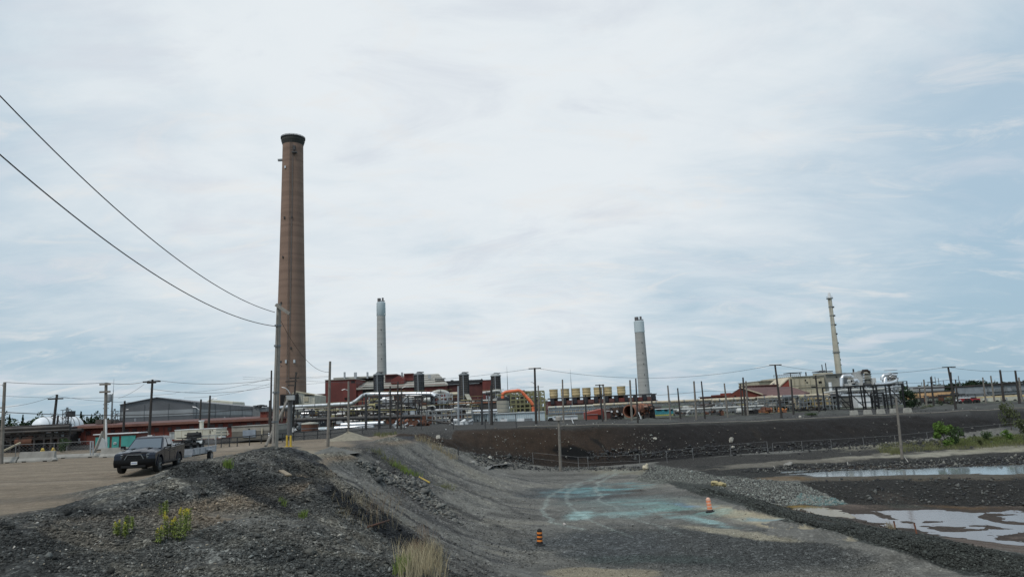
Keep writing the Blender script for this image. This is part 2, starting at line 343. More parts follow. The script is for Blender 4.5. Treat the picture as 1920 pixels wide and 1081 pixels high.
# ---------------------------------------------------------------- the ground sheet
def ground_colors(x, y, z):
    n1 = fbm(x * 0.25, y * 0.25, 4); n2 = fbm(x * 0.9 + 4, y * 0.9, 4); n3 = fbm(x * 0.07, y * 0.6 + 2, 4)
    px, py, c = proj(x, y, z)
    px = px + 14 * fbm(x * .5 + 3, y * .5, 4); py = py + 5 * fbm(x * .5, y * .5 + 8, 4)
    C = np.zeros(x.shape + (3,)); Gm = np.zeros(x.shape)
    def setc(mask, colr, g=None):
        nonlocal C, Gm
        mask = np.clip(mask, 0, 1)[..., None]; C = C * (1 - mask) + np.array(colr) * mask
        if g is not None: Gm = Gm * (1 - mask[..., 0]) + g * mask[..., 0]
    one = np.ones(x.shape)
    setc(one, (.15, .145, .13), .35)                                          # pit floor
    pl = (y > lipY(x) - 0.5); setc(pl * 1.0, (.05, .048, .045), .3)
    yard = (x < -8) & (y < 90)
    setc(yard * sstep(.6, .2, np.abs(z)) , (.205, .163, .118), .12)
    # tyre-polished lanes in the yard
    lanes = sstep(0.05, 0.5, fbm(x * 0.05 + 2, (y + .12 * x) * 0.55, 3)) * yard * (np.abs(z) < .3)
    setc(lanes * .55, (.26, .212, .158))
    setc(sstep(.12, .5, fbm(x * .035 + 11, (y + .16 * x) * 2.1, 3)) * yard * (np.abs(z) < .3) * .5, (.12, .095, .07))
    setc(sstep(.2, .5, fbm(x * .03 + 5, (y + .05 * x) * 3.0, 2)) * yard * (np.abs(z) < .3) * .4, (.29, .245, .19))
    setc(sstep(.1, .6, fbm(x * .04 + 7, (y + .1 * x) * .4, 3)) * yard * (np.abs(z) < .3) * .6, (.125, .105, .082))
    gm = gravelmask(x, y, z)
    setc(gm * (x < 8), (.105, .105, .096), 1.0)
    setc(gm * (x < 8) * sstep(.0, .3, n1 + .4 * n2), (.040, .042, .041), 1.0)
    setc(gm * (x < 8) * sstep(.15, .5, n2 - .5 * n1) * .6, (.20, .185, .15), .6)
    # slope face (grey washed sand)
    slope = sstep(.1, -.6, z) * (x < 5) * (y > 26) * (y < 84) * sstep(-4.75, -4.5, z)
    slope = slope * inpoly(px, py, [(540,845),(640,845),(760,815),(960,885),(1040,900),(1020,1081),(850,1081),(700,945),(600,868)])
    setc(slope, (.16, .155, .14), .3)
    st = fbm(x * 0.14 + 3, (y + 0.35 * x) * 1.2, 4, .6)
    setc(slope * sstep(.05, .45, st), (.085, .083, .08), .6)
    setc(slope * sstep(-.15, -.5, st) * .6, (.23, .215, .18), .2)
    def blob(cx, cy, rx, ry, ang, colr, k=1.0, g=None, soft=.5, zr=None):
        a = R(ang); dx = px - cx; dy = py - cy
        u = (dx * math.cos(a) + dy * math.sin(a)) / rx; v = (-dx * math.sin(a) + dy * math.cos(a)) / ry
        d = np.sqrt(u * u + v * v) + 0.22 * n2
        mk = sstep(1.0, 1 - soft, d) * k * (c > 0)
        if zr is not None: mk = mk * zr
        setc(mk, colr, g)
    nr = (y < 84)
    dk = (.035, .036, .037)
    blob(568, 856, 48, 9, 35, (.05, .052, .055), .85, .8, zr=nr)
    blob(600, 898, 90, 17, 38, (.125, .118, .102), .85, .6, zr=nr)
    blob(560, 880, 80, 5, 36, (.07, .068, .062), .7, .8, zr=nr)
    blob(705, 972, 190, 24, 34, (.022, .024, .026), 1, .7, soft=.4, zr=nr)  # shade of the gully, painted as a dark band into the soil colour
    blob(735, 962, 170, 5, 34, (.2, .185, .15), .6, .3, zr=nr)
    blob(740, 860, 130, 22, 24, (.07, .07, .07), .7, .6, zr=nr)
    blob(800, 822, 70, 10, 5, (.035, .036, .042), .9, .4, zr=nr)
    blob(760, 890, 150, 12, 33, (.06, .06, .058), .75, .9, zr=nr)
    blob(650, 918, 90, 10, 37, (.2, .18, .145), .7, .4, zr=nr)
    blob(880, 880, 120, 9, 30, (.2, .19, .16), .6, .2, zr=nr)
    blob(900, 950, 130, 22, 18, (.19, .185, .165), .5, .2, zr=nr)
    blob(440, 900, 180, 34, 18, (.05, .052, .05), .8, 1, zr=nr)
    blob(60, 1040, 130, 60, 0, (.045, .047, .045), .8, 1, zr=nr)
    blob(230, 985, 120, 22, -8, (.12, .115, .1), .7, .9, zr=nr)
    blob(160, 1010, 110, 18, 15, (.17, .15, .12), .6, .7, zr=nr)
    blob(420, 1020, 200, 45, 5, (.10, .103, .095), .4, 1, zr=nr)
    blob(640, 1000, 60, 9, 30, (.15, .14, .12), .7, .5, zr=nr)
    blob(500, 868, 60, 14, 35, (.11, .105, .095), .6, .8, zr=nr)
    blob(350, 890, 60, 22, 20, (.032, .034, .033), .85, 1, zr=nr)
    blob(480, 930, 110, 13, 28, (.03, .031, .031), .85, 1, zr=nr)
    blob(640, 1060, 240, 28, 8, (.06, .064, .062), .8, 1, zr=nr)
    blob(560, 1010, 140, 14, 12, (.125, .12, .105), .7, .8, zr=nr)
    blob(420, 1072, 150, 12, -5, (.13, .13, .115), .6, .8, zr=nr)
    for q in ((860, 958, 190, 4.5, 22, (.06, .058, .055), .85), (905, 930, 150, 3.2, 24, (.075, .072, .068), .7), (770, 905, 130, 4, 27, (.055, .054, .052), .8), (840, 905, 140, 3.5, 27, (.23, .22, .185), .55), (800, 935, 150, 4, 25, (.22, .21, .175), .55), (930, 985, 120, 3.5, 16, (.07, .068, .064), .7)):
        blob(*q, .5, zr=nr * (x < 5))
    # pit floor
    fl = nr * (x > -3) * (z < -4.2)
    st2 = fbm(x * 0.09, y * 0.42 + 4, 4, .6)
    setc(fl * sstep(.05, .5, st2) * .8, (.09, .087, .08), .4)
    setc(fl * sstep(-.1, -.5, st2) * .6, (.22, .205, .17), .2)
    blob(1330, 1030, 420, 55, 2, (.072, .075, .073), .95, .9, zr=fl)
    blob(1120, 1022, 180, 34, 0, (.085, .092, .095), .6, 1, zr=fl)
    blob(1120, 1074, 130, 12, 0, (.27, .235, .17), .9, .1, soft=.25, zr=fl)
    blob(1230, 1048, 200, 12, 0, (.05, .065, .06), .6, .5, zr=fl)
    blob(1090, 925, 150, 20, 0, (.062, .068, .072), .85, .3, zr=fl)
    blob(1240, 930, 160, 14, 4, (.085, .08, .074), .6, .3, zr=fl)
    blob(1180, 884, 110, 9, 0, (.20, .185, .14), .8, .2, zr=fl)
    blob(1300, 957, 60, 14, 0, (.075, .072, .064), .7, .3, zr=fl)
    blob(1450, 977, 210, 16, 12, (.36, .31, .22), .95, .1, soft=.5, zr=fl)
    blob(1390, 1000, 150, 8, 6, (.31, .28, .21), .8, .1, zr=fl)
    cy_n = sstep(-.4, .3, fbm(x * .45, y * 1.0, 4, .6))
    cyan = (.21, .30, .29)
    blob(1200, 948, 230, 34, 3, (.17, .215, .205), .65, .1, soft=.8, zr=fl * sstep(-.4, .4, st2))
    def cb(*a, k=1.0, c=cyan): blob(*a, c, k, .1, soft=.75, zr=fl * cy_n * (.45 + .55 * sstep(-.3, .3, fbm(x * 1.6, y * 2.6, 4, .65))))
    cb(1110, 922, 110, 12, -3, k=.9, c=(.165, .28, .285)); cb(1150, 912, 110, 9, -3, k=.8, c=(.13, .27, .28))
    cb(1085, 967, 48, 13, -2, k=1.1, c=(.30, .44, .425)); cb(1180, 964, 100, 9, -3, k=1.1); cb(1060, 925, 60, 8, 0, k=.8, c=(.12, .22, .24))
    cb(1290, 955, 130, 13, 3, k=.7, c=(.2, .38, .35)); cb(1300, 974, 120, 10, 9, k=.95); cb(1340, 978, 60, 6, 8, k=1, c=(.29, .43, .42))
    cb(1300, 948, 60, 5, 2, k=.7, c=(.17, .29, .42)); cb(1440, 974, 100, 7, 3, k=.65, c=(.14, .28, .34)); cb(1200, 940, 110, 8, 0, k=.5, c=(.2, .36, .35))
    # tyre arcs across the stain
    for (ax, ay, bx, by, cx2, cy2) in ((1170,880,960,930,1180,1005),(1190,882,1010,915,1270,1000),(1150,880,920,960,1090,990)):
        for s in np.linspace(0, 1, 60):
            qx = (1 - s) ** 2 * ax + 2 * s * (1 - s) * bx + s * s * cx2; qy = (1 - s) ** 2 * ay + 2 * s * (1 - s) * by + s * s * cy2
            mk = sstep(1, .3, np.hypot((px - qx) / 6.5, (py - qy) / 2.6)) * fl
            setc(mk * .24, (.33, .38, .35))
    # berm and light riprap
    R_ = (px > 1150) & (py > 790) & (c > 0) & (y < 100)
    ixr = np.where(R_)[0] if px.ndim == 1 else np.nonzero(R_)
    def zone(poly, colr, k=1.0, g=None, soft=7.0):
        m_ = np.zeros(x.shape); m_[ixr] = sstep(-soft * .6, soft * .4, sdpoly(px[ixr] + 5 * n2[ixr] , py[ixr] * 2.2 + 6 * n1[ixr], [(a, b * 2.2) for a, b in poly])) * k
        setc(m_, colr, g)
    zone([(1225,860),(1300,856),(1500,846),(1930,818),(1930,852),(1700,862),(1480,870),(1300,880),(1240,872)], (.040, .037, .033), 1, .8)
    zone([(1300,872),(1500,868),(1700,862),(1930,850),(1930,876),(1700,882),(1480,890),(1380,899),(1320,892)], (.030, .029, .026), 1, 1)
    zone([(1500,878),(1930,866),(1930,872),(1700,880),(1560,884)], (.06, .038, .022), .6, .7)
    zone([(1500,903),(1600,896),(1930,894),(1930,952),(1700,950),(1620,950),(1570,940),(1530,922)], (.022, .020, .017), 1, .8)
    zone([(1480,893),(1930,886),(1930,898),(1600,899),(1500,902)], (.075, .06, .042), .8, .4)
    zone([(1440,943),(1560,945),(1700,948),(1930,948),(1930,1035),(1750,1005),(1560,965)], (.115, .088, .072), 1, .3)
    zone([(1620,948),(1930,950),(1930,960),(1700,962)], (.045, .036, .027), .8, .7)
    zone([(1232,870),(1300,882),(1345,893),(1420,897),(1500,905),(1562,932),(1540,946),(1470,948),(1400,930),(1335,910),(1290,903),(1240,905),(1195,898)], (.12, .125, .108), .9, 1)
    zone([(1500,925),(1562,933),(1590,945),(1540,948),(1480,944)], (.10, .15, .145), .8, 1)
    zone([(1255,900),(1340,909),(1430,936),(1500,953),(1560,966),(1650,984),(1750,1004),(1930,1038),(1930,1085),(1800,1073),(1660,1028),(1560,998),(1450,968),(1370,943),(1290,920)], (.052, .056, .050), 1, 1)
    zone([(1480,976),(1600,1010),(1700,1040),(1930,1090),(1400,1090),(1300,1010)], (.072, .075, .072), .0, .9)
    low = (z < -4.68) * (x > 8) * (y < 62)
    setc(low * sstep(.1, .5, fbm(x * .3, y * .3, 4)) * .6, (.052, .042, .034), .6)
    blob(1610, 974, 90, 7, 14, (.16, .135, .12), .8, .1, zr=low)
    blob(1850, 955, 120, 7, 4, (.10, .06, .028), .8, .3, zr=low)
    blob(1730, 955, 90, 7, 8, (.06, .06, .05), .8, .8, zr=low)
    blob(1500, 950, 60, 6, 6, (.20, .13, .03), .8, .1, zr=low)
    # dark bank facing us between ponds and channel
    blob(1470, 897, 80, 5, 0, (.15, .09, .035), .6, .5, zr=nr)
    setc((x > 8) * (y > 30) * (y < 52) * sstep(.06, .015, np.abs(z - W_NEAR - .01)) * .85, (.045, .034, .027), .2)
    # beyond the channel: rubble bank, path, verge
    rb = (x > 12) & (y > 60) & (y < lipY(x))
    blob(1500, 866, 260, 5, -4, (.15, .135, .11), .9, .1, zr=rb); blob(1760, 850, 240, 5, -3, (.27, .25, .20), .95, .1, zr=rb); blob(1890, 840, 120, 6, -3, (.25, .23, .17), .8, .1, zr=rb)
    blob(1650, 835, 120, 10, -3, (.2, .185, .14), .7, .2, zr=rb); blob(1840, 828, 160, 12, -3, (.15, .14, .085), .8, .2, zr=rb)
    # embankment face
    fc = (y > toeY(x) - 1) * (y < lipY(x) + 1.5) * (x > -14)
    brown = sstep(20, 4, x)
    setc(fc * 1.0, (.0130, .0108, .0100), .35)
    setc(fc * brown * .85, (.042, .027, .0175), .3)
    lin = np.clip((y - toeY(x)) / (lipY(x) - toeY(x)), 0, 1)
    setc(fc * sstep(.45, .05, lin) * .5, (.013, .013, .013), .9)
    setc(fc * sstep(.4, .8, fbm(x * .4, y * .2 + 6, 5, .6)) * .4, (.034, .025, .018), .5)
    setc(fc * sstep(.9, .99, lin) * .8, (.035, .033, .03), .4)
    blob(1078, 849, 48, 15, 8, (.003, .003, .003), 1, .1, soft=.25, zr=(y > 76) * 1.0)  # darkness of the dug hole painted near-black into the face colour
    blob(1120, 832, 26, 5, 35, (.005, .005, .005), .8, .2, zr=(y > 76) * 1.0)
    setc((y > lipY(x) + 1.5) * (y < lipY(x) + 7) * (x > -14) * sstep(-.1, .5, n1) * .7, (.085, .08, .072), .3)
    setc((y > 84) * (x < -8) * (y < 110) * 1.0, (.055, .052, .048), .8)
    setc((y > 150) * 1.0, (.075, .08, .06), .2)
    setc((y > 500) * 1.0, (.05, .065, .04), .2)
    # yard edge specks of pale sand and the concrete-coloured strip by the fence
    blob(560, 850, 80, 8, 0, (.27, .235, .175), .9, .1, zr=nr * (np.abs(z) < .4)); blob(640, 846, 50, 8, 0, (.17, .165, .145), .6, .3, zr=nr)
    blob(450, 838, 60, 5, -6, (.27, .22, .17), .8, .1, zr=nr * (np.abs(z) < .4))
    return np.clip(C, 0, 1), np.clip(Gm, 0, 1)

def make_ground():
    az = np.concatenate([np.linspace(-180, -44, 26)[:-1], np.linspace(-44, 44, 820), np.linspace(44, 180, 26)[1:-1]])
    rr = np.concatenate([np.geomspace(1.2, 9, 30)[:-1], np.geomspace(9, 112, 560), np.geomspace(113, 9000, 60)])
    A, RR = np.meshgrid(np.radians(az), rr, indexing='ij')
    x = np.sin(A) * RR; y = np.cos(A) * RR
    z = terrain(x.ravel(), y.ravel()).reshape(x.shape)
    C, Gm = ground_colors(x, y, z)
    na, nr_ = x.shape
    co = np.stack([x, y, z], -1).reshape(-1, 3)
    idx = np.arange(na * nr_).reshape(na, nr_); nx = np.roll(idx, -1, axis=0)
    f = np.stack([idx[:, :-1], idx[:, 1:], nx[:, 1:], nx[:, :-1]], -1).reshape(-1, 4)
    cen = len(co); co = np.vstack([co, [[0, 0, gz(0, 0.1)]]])
    tri = np.stack([idx[:, 0], nx[:, 0], np.full(na, cen)], -1)
    me = bpy.data.meshes.new('ground')
    me.vertices.add(len(co)); me.vertices.foreach_set('co', co.ravel().astype(np.float32))
    nl = f.size + tri.size
    me.loops.add(nl); me.loops.foreach_set('vertex_index', np.concatenate([f[:, ::-1].ravel(), tri[:, ::-1].ravel()]).astype(np.int32))
    me.polygons.add(len(f) + len(tri))
    ls = np.concatenate([np.arange(len(f)) * 4, f.size + np.arange(len(tri)) * 3]).astype(np.int32)
    me.polygons.foreach_set('loop_start', ls)
    me.update(calc_edges=True); me.validate()
    Cc = np.ones((len(co), 4), np.float32); Cc[:-1, :3] = C.reshape(-1, 3); Cc[-1, :3] = Cc[0, :3]
    a = me.attributes.new('Col', 'FLOAT_COLOR', 'POINT'); a.data.foreach_set('color', Cc.ravel())
    g = np.append(Gm.ravel(), 1).astype(np.float32); a = me.attributes.new('Grav', 'FLOAT', 'POINT'); a.data.foreach_set('value', g)
    me.polygons.foreach_set('use_smooth', np.ones(len(me.polygons), bool))
    me.materials.append(ground_material())
    o = bpy.data.objects.new('ground', me); col.objects.link(o); o['kind'] = 'structure'
    # up-facing normals
    if me.polygons[1000].normal.z < 0: me.flip_normals()
    return o
import time
_t = time.time()
make_ground()
print('ground', time.time() - _t)
# ---------------------------------------------------------------- mesh helpers
class MB:
    def __init__(s): s.v = []; s.f = []; s.o = np.zeros(3)
    def add(s, vs, fs):
        n = len(s.v); s.v += [tuple(map(float, v)) for v in vs]; s.f += [tuple(i + n for i in f) for f in fs]; return s
    def box(s, c, d, rz=0.0):
        hx, hy, hz = d[0] / 2, d[1] / 2, d[2] / 2; ca, sa = math.cos(rz), math.sin(rz); vs = []
        for z in (-hz, hz):
            for x, y in ((-hx, -hy), (hx, -hy), (hx, hy), (-hx, hy)):
                vs.append((c[0] + x * ca - y * sa, c[1] + x * sa + y * ca, c[2] + z))
        return s.add(vs, [(3, 2, 1, 0), (4, 5, 6, 7), (0, 1, 5, 4), (1, 2, 6, 5), (2, 3, 7, 6), (3, 0, 4, 7)])
    def cyl(s, a, b, r0, r1=None, n=10, caps=True):
        r1 = r0 if r1 is None else r1; a = Vector(a); b = Vector(b); d = (b - a)
        if d.length < 1e-6: return s
        q = d.to_track_quat('Z', 'Y'); vs = []
        for p, r in ((a, r0), (b, r1)):
            for i in range(n):
                t = 2 * math.pi * i / n; vs.append(p + q @ Vector((r * math.cos(t), r * math.sin(t), 0)))
        fs = [(i, (i + 1) % n, n + (i + 1) % n, n + i) for i in range(n)]
        if caps: fs += [tuple(range(n - 1, -1, -1)), tuple(range(n, 2 * n))]
        return s.add(vs, fs)
    def bar(s, a, b, w, h=None):
        h = h or w; a = Vector(a); b = Vector(b); d = (b - a).normalized()
        side = d.cross(Vector((0, 0, 1)));  side = Vector((1, 0, 0)) if side.length < 1e-3 else side.normalized()
        up = side.cross(d); vs = []
        for p in (a, b):
            for i, j in ((-1, -1), (1, -1), (1, 1), (-1, 1)): vs.append(p + side * (i * w / 2) + up * (j * h / 2))
        return s.add(vs, [(3, 2, 1, 0), (4, 5, 6, 7), (0, 1, 5, 4), (1, 2, 6, 5), (2, 3, 7, 6), (3, 0, 4, 7)])
    def tube(s, pts, r, n=8, caps=True):
        pts = [Vector(p) for p in pts]; rs = r if isinstance(r, (list, tuple)) else [r] * len(pts)
        vs = []; m = len(pts)
        for k, p in enumerate(pts):
            d = (pts[min(k + 1, m - 1)] - pts[max(k - 1, 0)]).normalized()
            side = d.cross(Vector((0, 0, 1))); side = Vector((0, 1, 0)) if side.length < 0.05 else side.normalized()
            up = side.cross(d)
            for i in range(n):
                t = 2 * math.pi * i / n; vs.append(p + (side * math.cos(t) + up * math.sin(t)) * rs[k])
        fs = [(k * n + i, k * n + (i + 1) % n, (k + 1) * n + (i + 1) % n, (k + 1) * n + i) for k in range(m - 1) for i in range(n)]
        if caps: fs += [tuple(range(n - 1, -1, -1)), tuple(range((m - 1) * n, m * n))]
        return s.add(vs, fs)
    def lathe(s, c, prof, n=24, caps=True):
        vs = [(c[0] + r * math.cos(2 * math.pi * i / n), c[1] + r * math.sin(2 * math.pi * i / n), c[2] + z) for r, z in prof for i in range(n)]
        m = len(prof); fs = [(k * n + i, k * n + (i + 1) % n, (k + 1) * n + (i + 1) % n, (k + 1) * n + i) for k in range(m - 1) for i in range(n)]
        if caps: fs += [tuple(range(n - 1, -1, -1)), tuple(range((m - 1) * n, m * n))]
        return s.add(vs, fs)
    def extr(s, poly, d):
        """closed 3D polygon extruded by vector d"""
        n = len(poly); d = np.array(d, float); p = [np.array(q, float) for q in poly]
        return s.add(p + [q + d for q in p], [tuple(range(n - 1, -1, -1)), tuple(range(n, 2 * n))] + [(i, (i + 1) % n, n + (i + 1) % n, n + i) for i in range(n)])
    def quad(s, a, b, c, d): return s.add([a, b, c, d], [(0, 1, 2, 3)])
    def build(s, name, m, parent=None, smooth=False, label=None, cat=None, group=None, kind=None, local=False, origin=None):
        v = np.array(s.v, np.float64)
        if parent is not None:
            if not local: v = v - np.array(parent.get('_w', (0, 0, 0)))
            loc = None
        else:
            loc = np.array(origin) if origin is not None else np.array([(v[:, 0].min() + v[:, 0].max()) / 2, (v[:, 1].min() + v[:, 1].max()) / 2, v[:, 2].min()])
            v = v - loc
        me = bpy.data.meshes.new(name); me.from_pydata(v.tolist(), [], s.f); me.materials.append(m)
        if smooth:
            me.polygons.foreach_set('use_smooth', [True] * len(me.polygons))
            try: me.set_sharp_from_angle(angle=R(40))
            except Exception: pass
        o = bpy.data.objects.new(name, me); col.objects.link(o)
        if parent is not None: o.parent = parent
        else: o.location = loc
        tag(o, label, cat, group, kind); return o
def tag(o, label=None, cat=None, group=None, kind=None):
    if label: o['label'] = label
    if cat: o['category'] = cat
    if group: o['group'] = group
    if kind: o['kind'] = kind
ROOTS = []
def thing(name, label, cat, loc, group=None, rz=0.0):
    o = bpy.data.objects.new(name, None); col.objects.link(o); o.location = loc; o.rotation_euler = (0, 0, rz); o.empty_display_size = 0.3
    o['_w'] = [float(v) for v in loc]; ROOTS.append(o); tag(o, label, cat, group); return o
def kids(o): return [c for c in bpy.data.objects if c.parent == o]
def copy_thing(o, loc, label, rz=None, scale=None, children=None):
    c = o.copy(); col.objects.link(c); c.location = loc; c['label'] = label
    if rz is not None: c.rotation_euler = (0, 0, rz)
    if scale is not None: c.scale = (scale,) * 3 if isinstance(scale, (int, float)) else scale
    for ch in (children if children is not None else kids(o)):
        d = ch.copy(); col.objects.link(d); d.parent = c
        for g in ch.children:
            e = g.copy(); col.objects.link(e); e.parent = d
    return c
def share(parts_fn, n): pass
def prect(px0, px1, py0, py1, Y):
    """world rectangle seen at that pixel rectangle on the plane y=Y: x0,x1,z0,z1"""
    pm = (py0 + py1) / 2; xm = (px0 + px1) / 2
    return P(px0, pm, Y)[0], P(px1, pm, Y)[0], P(xm, py1, Y)[2], P(xm, py0, Y)[2]
def pbox(px0, px1, py0, py1, Y, d, mb=None):
    x0, x1, z0, z1 = prect(px0, px1, py0, py1, Y); mb = mb or MB()
    return mb.box(((x0 + x1) / 2, Y + d / 2, (z0 + z1) / 2), (abs(x1 - x0), d, z1 - z0))
def base(px, py, Y):
    p = P(px, py, Y); return (p[0], p[1], gz(p[0], p[1]))
def pxm(Y, z=0): return Y / FPX * 1.0     # metres per photo pixel (about) at depth Y

# palette (real base colours)
WOOD = mat('weathered_wood', (.20, .18, .155), .9, stain=(.09, .08, .07), st_amt=.5, scale=3)
WOODD = mat('tarred_wood', (.045, .040, .037), .9, scale=3)
WOODL = mat('pale_wood_pole', (.27, .25, .22), .9, streak=.5, scale=2.5, stain=(.12, .11, .1))
STEELD = mat('dark_steel', (.035, .035, .037), .6, scale=2)
STEELG = mat('grey_steel', (.20, .21, .215), .5, metal=.3, scale=2)
GALV = mat('galvanised_steel', (.42, .43, .44), .45, metal=.6, scale=3)
SILVER = mat('aluminium_cladding', (.62, .64, .66), .34, metal=.55, scale=.8, streak=.35, stain=(.28, .25, .22))
PIPEW = mat('pale_pipe_cladding', (.50, .50, .47), .5, metal=.15, scale=.6, streak=.5, stain=(.25, .19, .14))
PIPEB = mat('beige_pipe_cladding', (.52, .45, .33), .6, scale=.6, streak=.55, stain=(.26, .16, .09))
PIPED = mat('sooty_pipe', (.055, .053, .052), .7, scale=.8, stain=(.12, .1, .085), st_amt=.6)
RUST = mat('rusted_steel', (.13, .055, .032), .85, scale=.9, stain=(.035, .025, .02), st_amt=.8, streak=.5)
RUSTL = mat('light_rust', (.26, .11, .065), .85, scale=.9, stain=(.08, .04, .03), st_amt=.6)
SOOT = mat('sooty_steel', (.028, .025, .025), .85, scale=.7, stain=(.07, .045, .035), st_amt=.6)
REDW = mat('dark_red_siding', (.15, .034, .028), .75, var=.28, scale=.16, streak=.6, stain=(.06, .022, .02))
REDD = mat('brown_red_siding', (.085, .027, .025), .75, var=.3, scale=.18, streak=.5, stain=(.03, .015, .015))
REDB = mat('red_brick_wall', (.17, .042, .028), .85, scale=.5, streak=.35, stain=(.08, .03, .025))
REDS = mat('red_shed_paint', (.26, .05, .032), .7, scale=.5, streak=.3, stain=(.12, .04, .03))
ROOFR = mat('brown_red_roof', (.115, .05, .043), .7, scale=.3, streak=.2)
ROOFP = mat('pale_sheet_roof', (.34, .33, .29), .7, scale=.3, streak=.5, stain=(.2, .16, .13))
ROOFD = mat('dark_felt_roof', (.035, .035, .038), .85, scale=.4)
BEIGE = mat('beige_siding', (.46, .41, .30), .75, scale=.3, streak=.35, stain=(.2, .16, .11))
CREAM = mat('cream_paint', (.55, .53, .44), .65, scale=.6, streak=.3, stain=(.3, .26, .2))
PGREY = mat('pale_grey_siding', (.40, .42, .42), .65, scale=.4, streak=.3, stain=(.24, .23, .22))
MGREY = mat('mid_grey_siding', (.155, .16, .165), .6, scale=.3, streak=.15)
LGREY = mat('light_grey_siding', (.30, .31, .315), .6, scale=.3)
BLUEW = mat('pale_blue_siding', (.47, .55, .58), .6, scale=.5, streak=.35, stain=(.3, .33, .34))
WHITE = mat('white_paint', (.74, .75, .75), .5, scale=.7, streak=.25, stain=(.4, .38, .35))
TENT = mat('white_membrane', (.80, .82, .84), .45, var=.05, scale=.4)
CONC = mat('cast_concrete', (.30, .29, .265), .9, scale=1.2, stain=(.16, .15, .14), st_amt=.5, bump=.3)
CONCD = mat('dirty_concrete', (.13, .125, .115), .9, scale=.8, stain=(.06, .055, .05), st_amt=.6)
STACKB = mat('weathered_stack_concrete', (.26, .17, .128), .95, var=.07, scale=.04, bands=(7.0, .45), streak=.35, stain=(.12, .085, .06))
STACKG = mat('grey_stack_concrete', (.40, .395, .38), .9, var=.05, scale=.05, bands=(3.5, .35))
STACKC = mat('pale_blue_grey_cladding', (.52, .59, .62), .6, var=.05, scale=.05)
TAND = mat('tan_fibreglass', (.62, .48, .26), .6, scale=.4, streak=.3, stain=(.3, .2, .1))
TEAL = mat('teal_door_paint', (.055, .30, .265), .55, scale=1.5, streak=.3, stain=(.04, .16, .14))
TEALC = mat('teal_container_paint', (.05, .27, .32), .55, scale=.8)
YELL = mat('yellow_paint', (.55, .38, .05), .6, scale=1.5)
OLIVE = mat('olive_yellow_paint', (.20, .19, .095), .7, scale=.5, streak=.3)
ORANGE = mat('orange_duct_paint', (.72, .17, .07), .5, scale=.8, streak=.25, stain=(.45, .13, .07))
ORANGET = mat('orange_tan_siding', (.62, .38, .19), .7, scale=.15, streak=.35, stain=(.5, .36, .22))
BLACK = mat('black_void', (.008, .008, .009), .9, var=.1)
GLASSD = mat('dark_window_glass', (.02, .024, .028), .12, var=.1, spec=.8)
RUBBER = mat('black_rubber', (.018, .018, .018), .85, scale=8)
BLUE = mat('blue_paint', (.05, .10, .30), .6)
WIRE = mat('power_cable', (.03, .03, .032), .6)
WIRED = mat('pale_cable', (.10, .105, .11), .6)
INSUL = mat('insulator_ceramic', (.10, .07, .06), .4)
CHROME = mat('bright_alloy', (.5, .5, .5), .3, metal=.9)

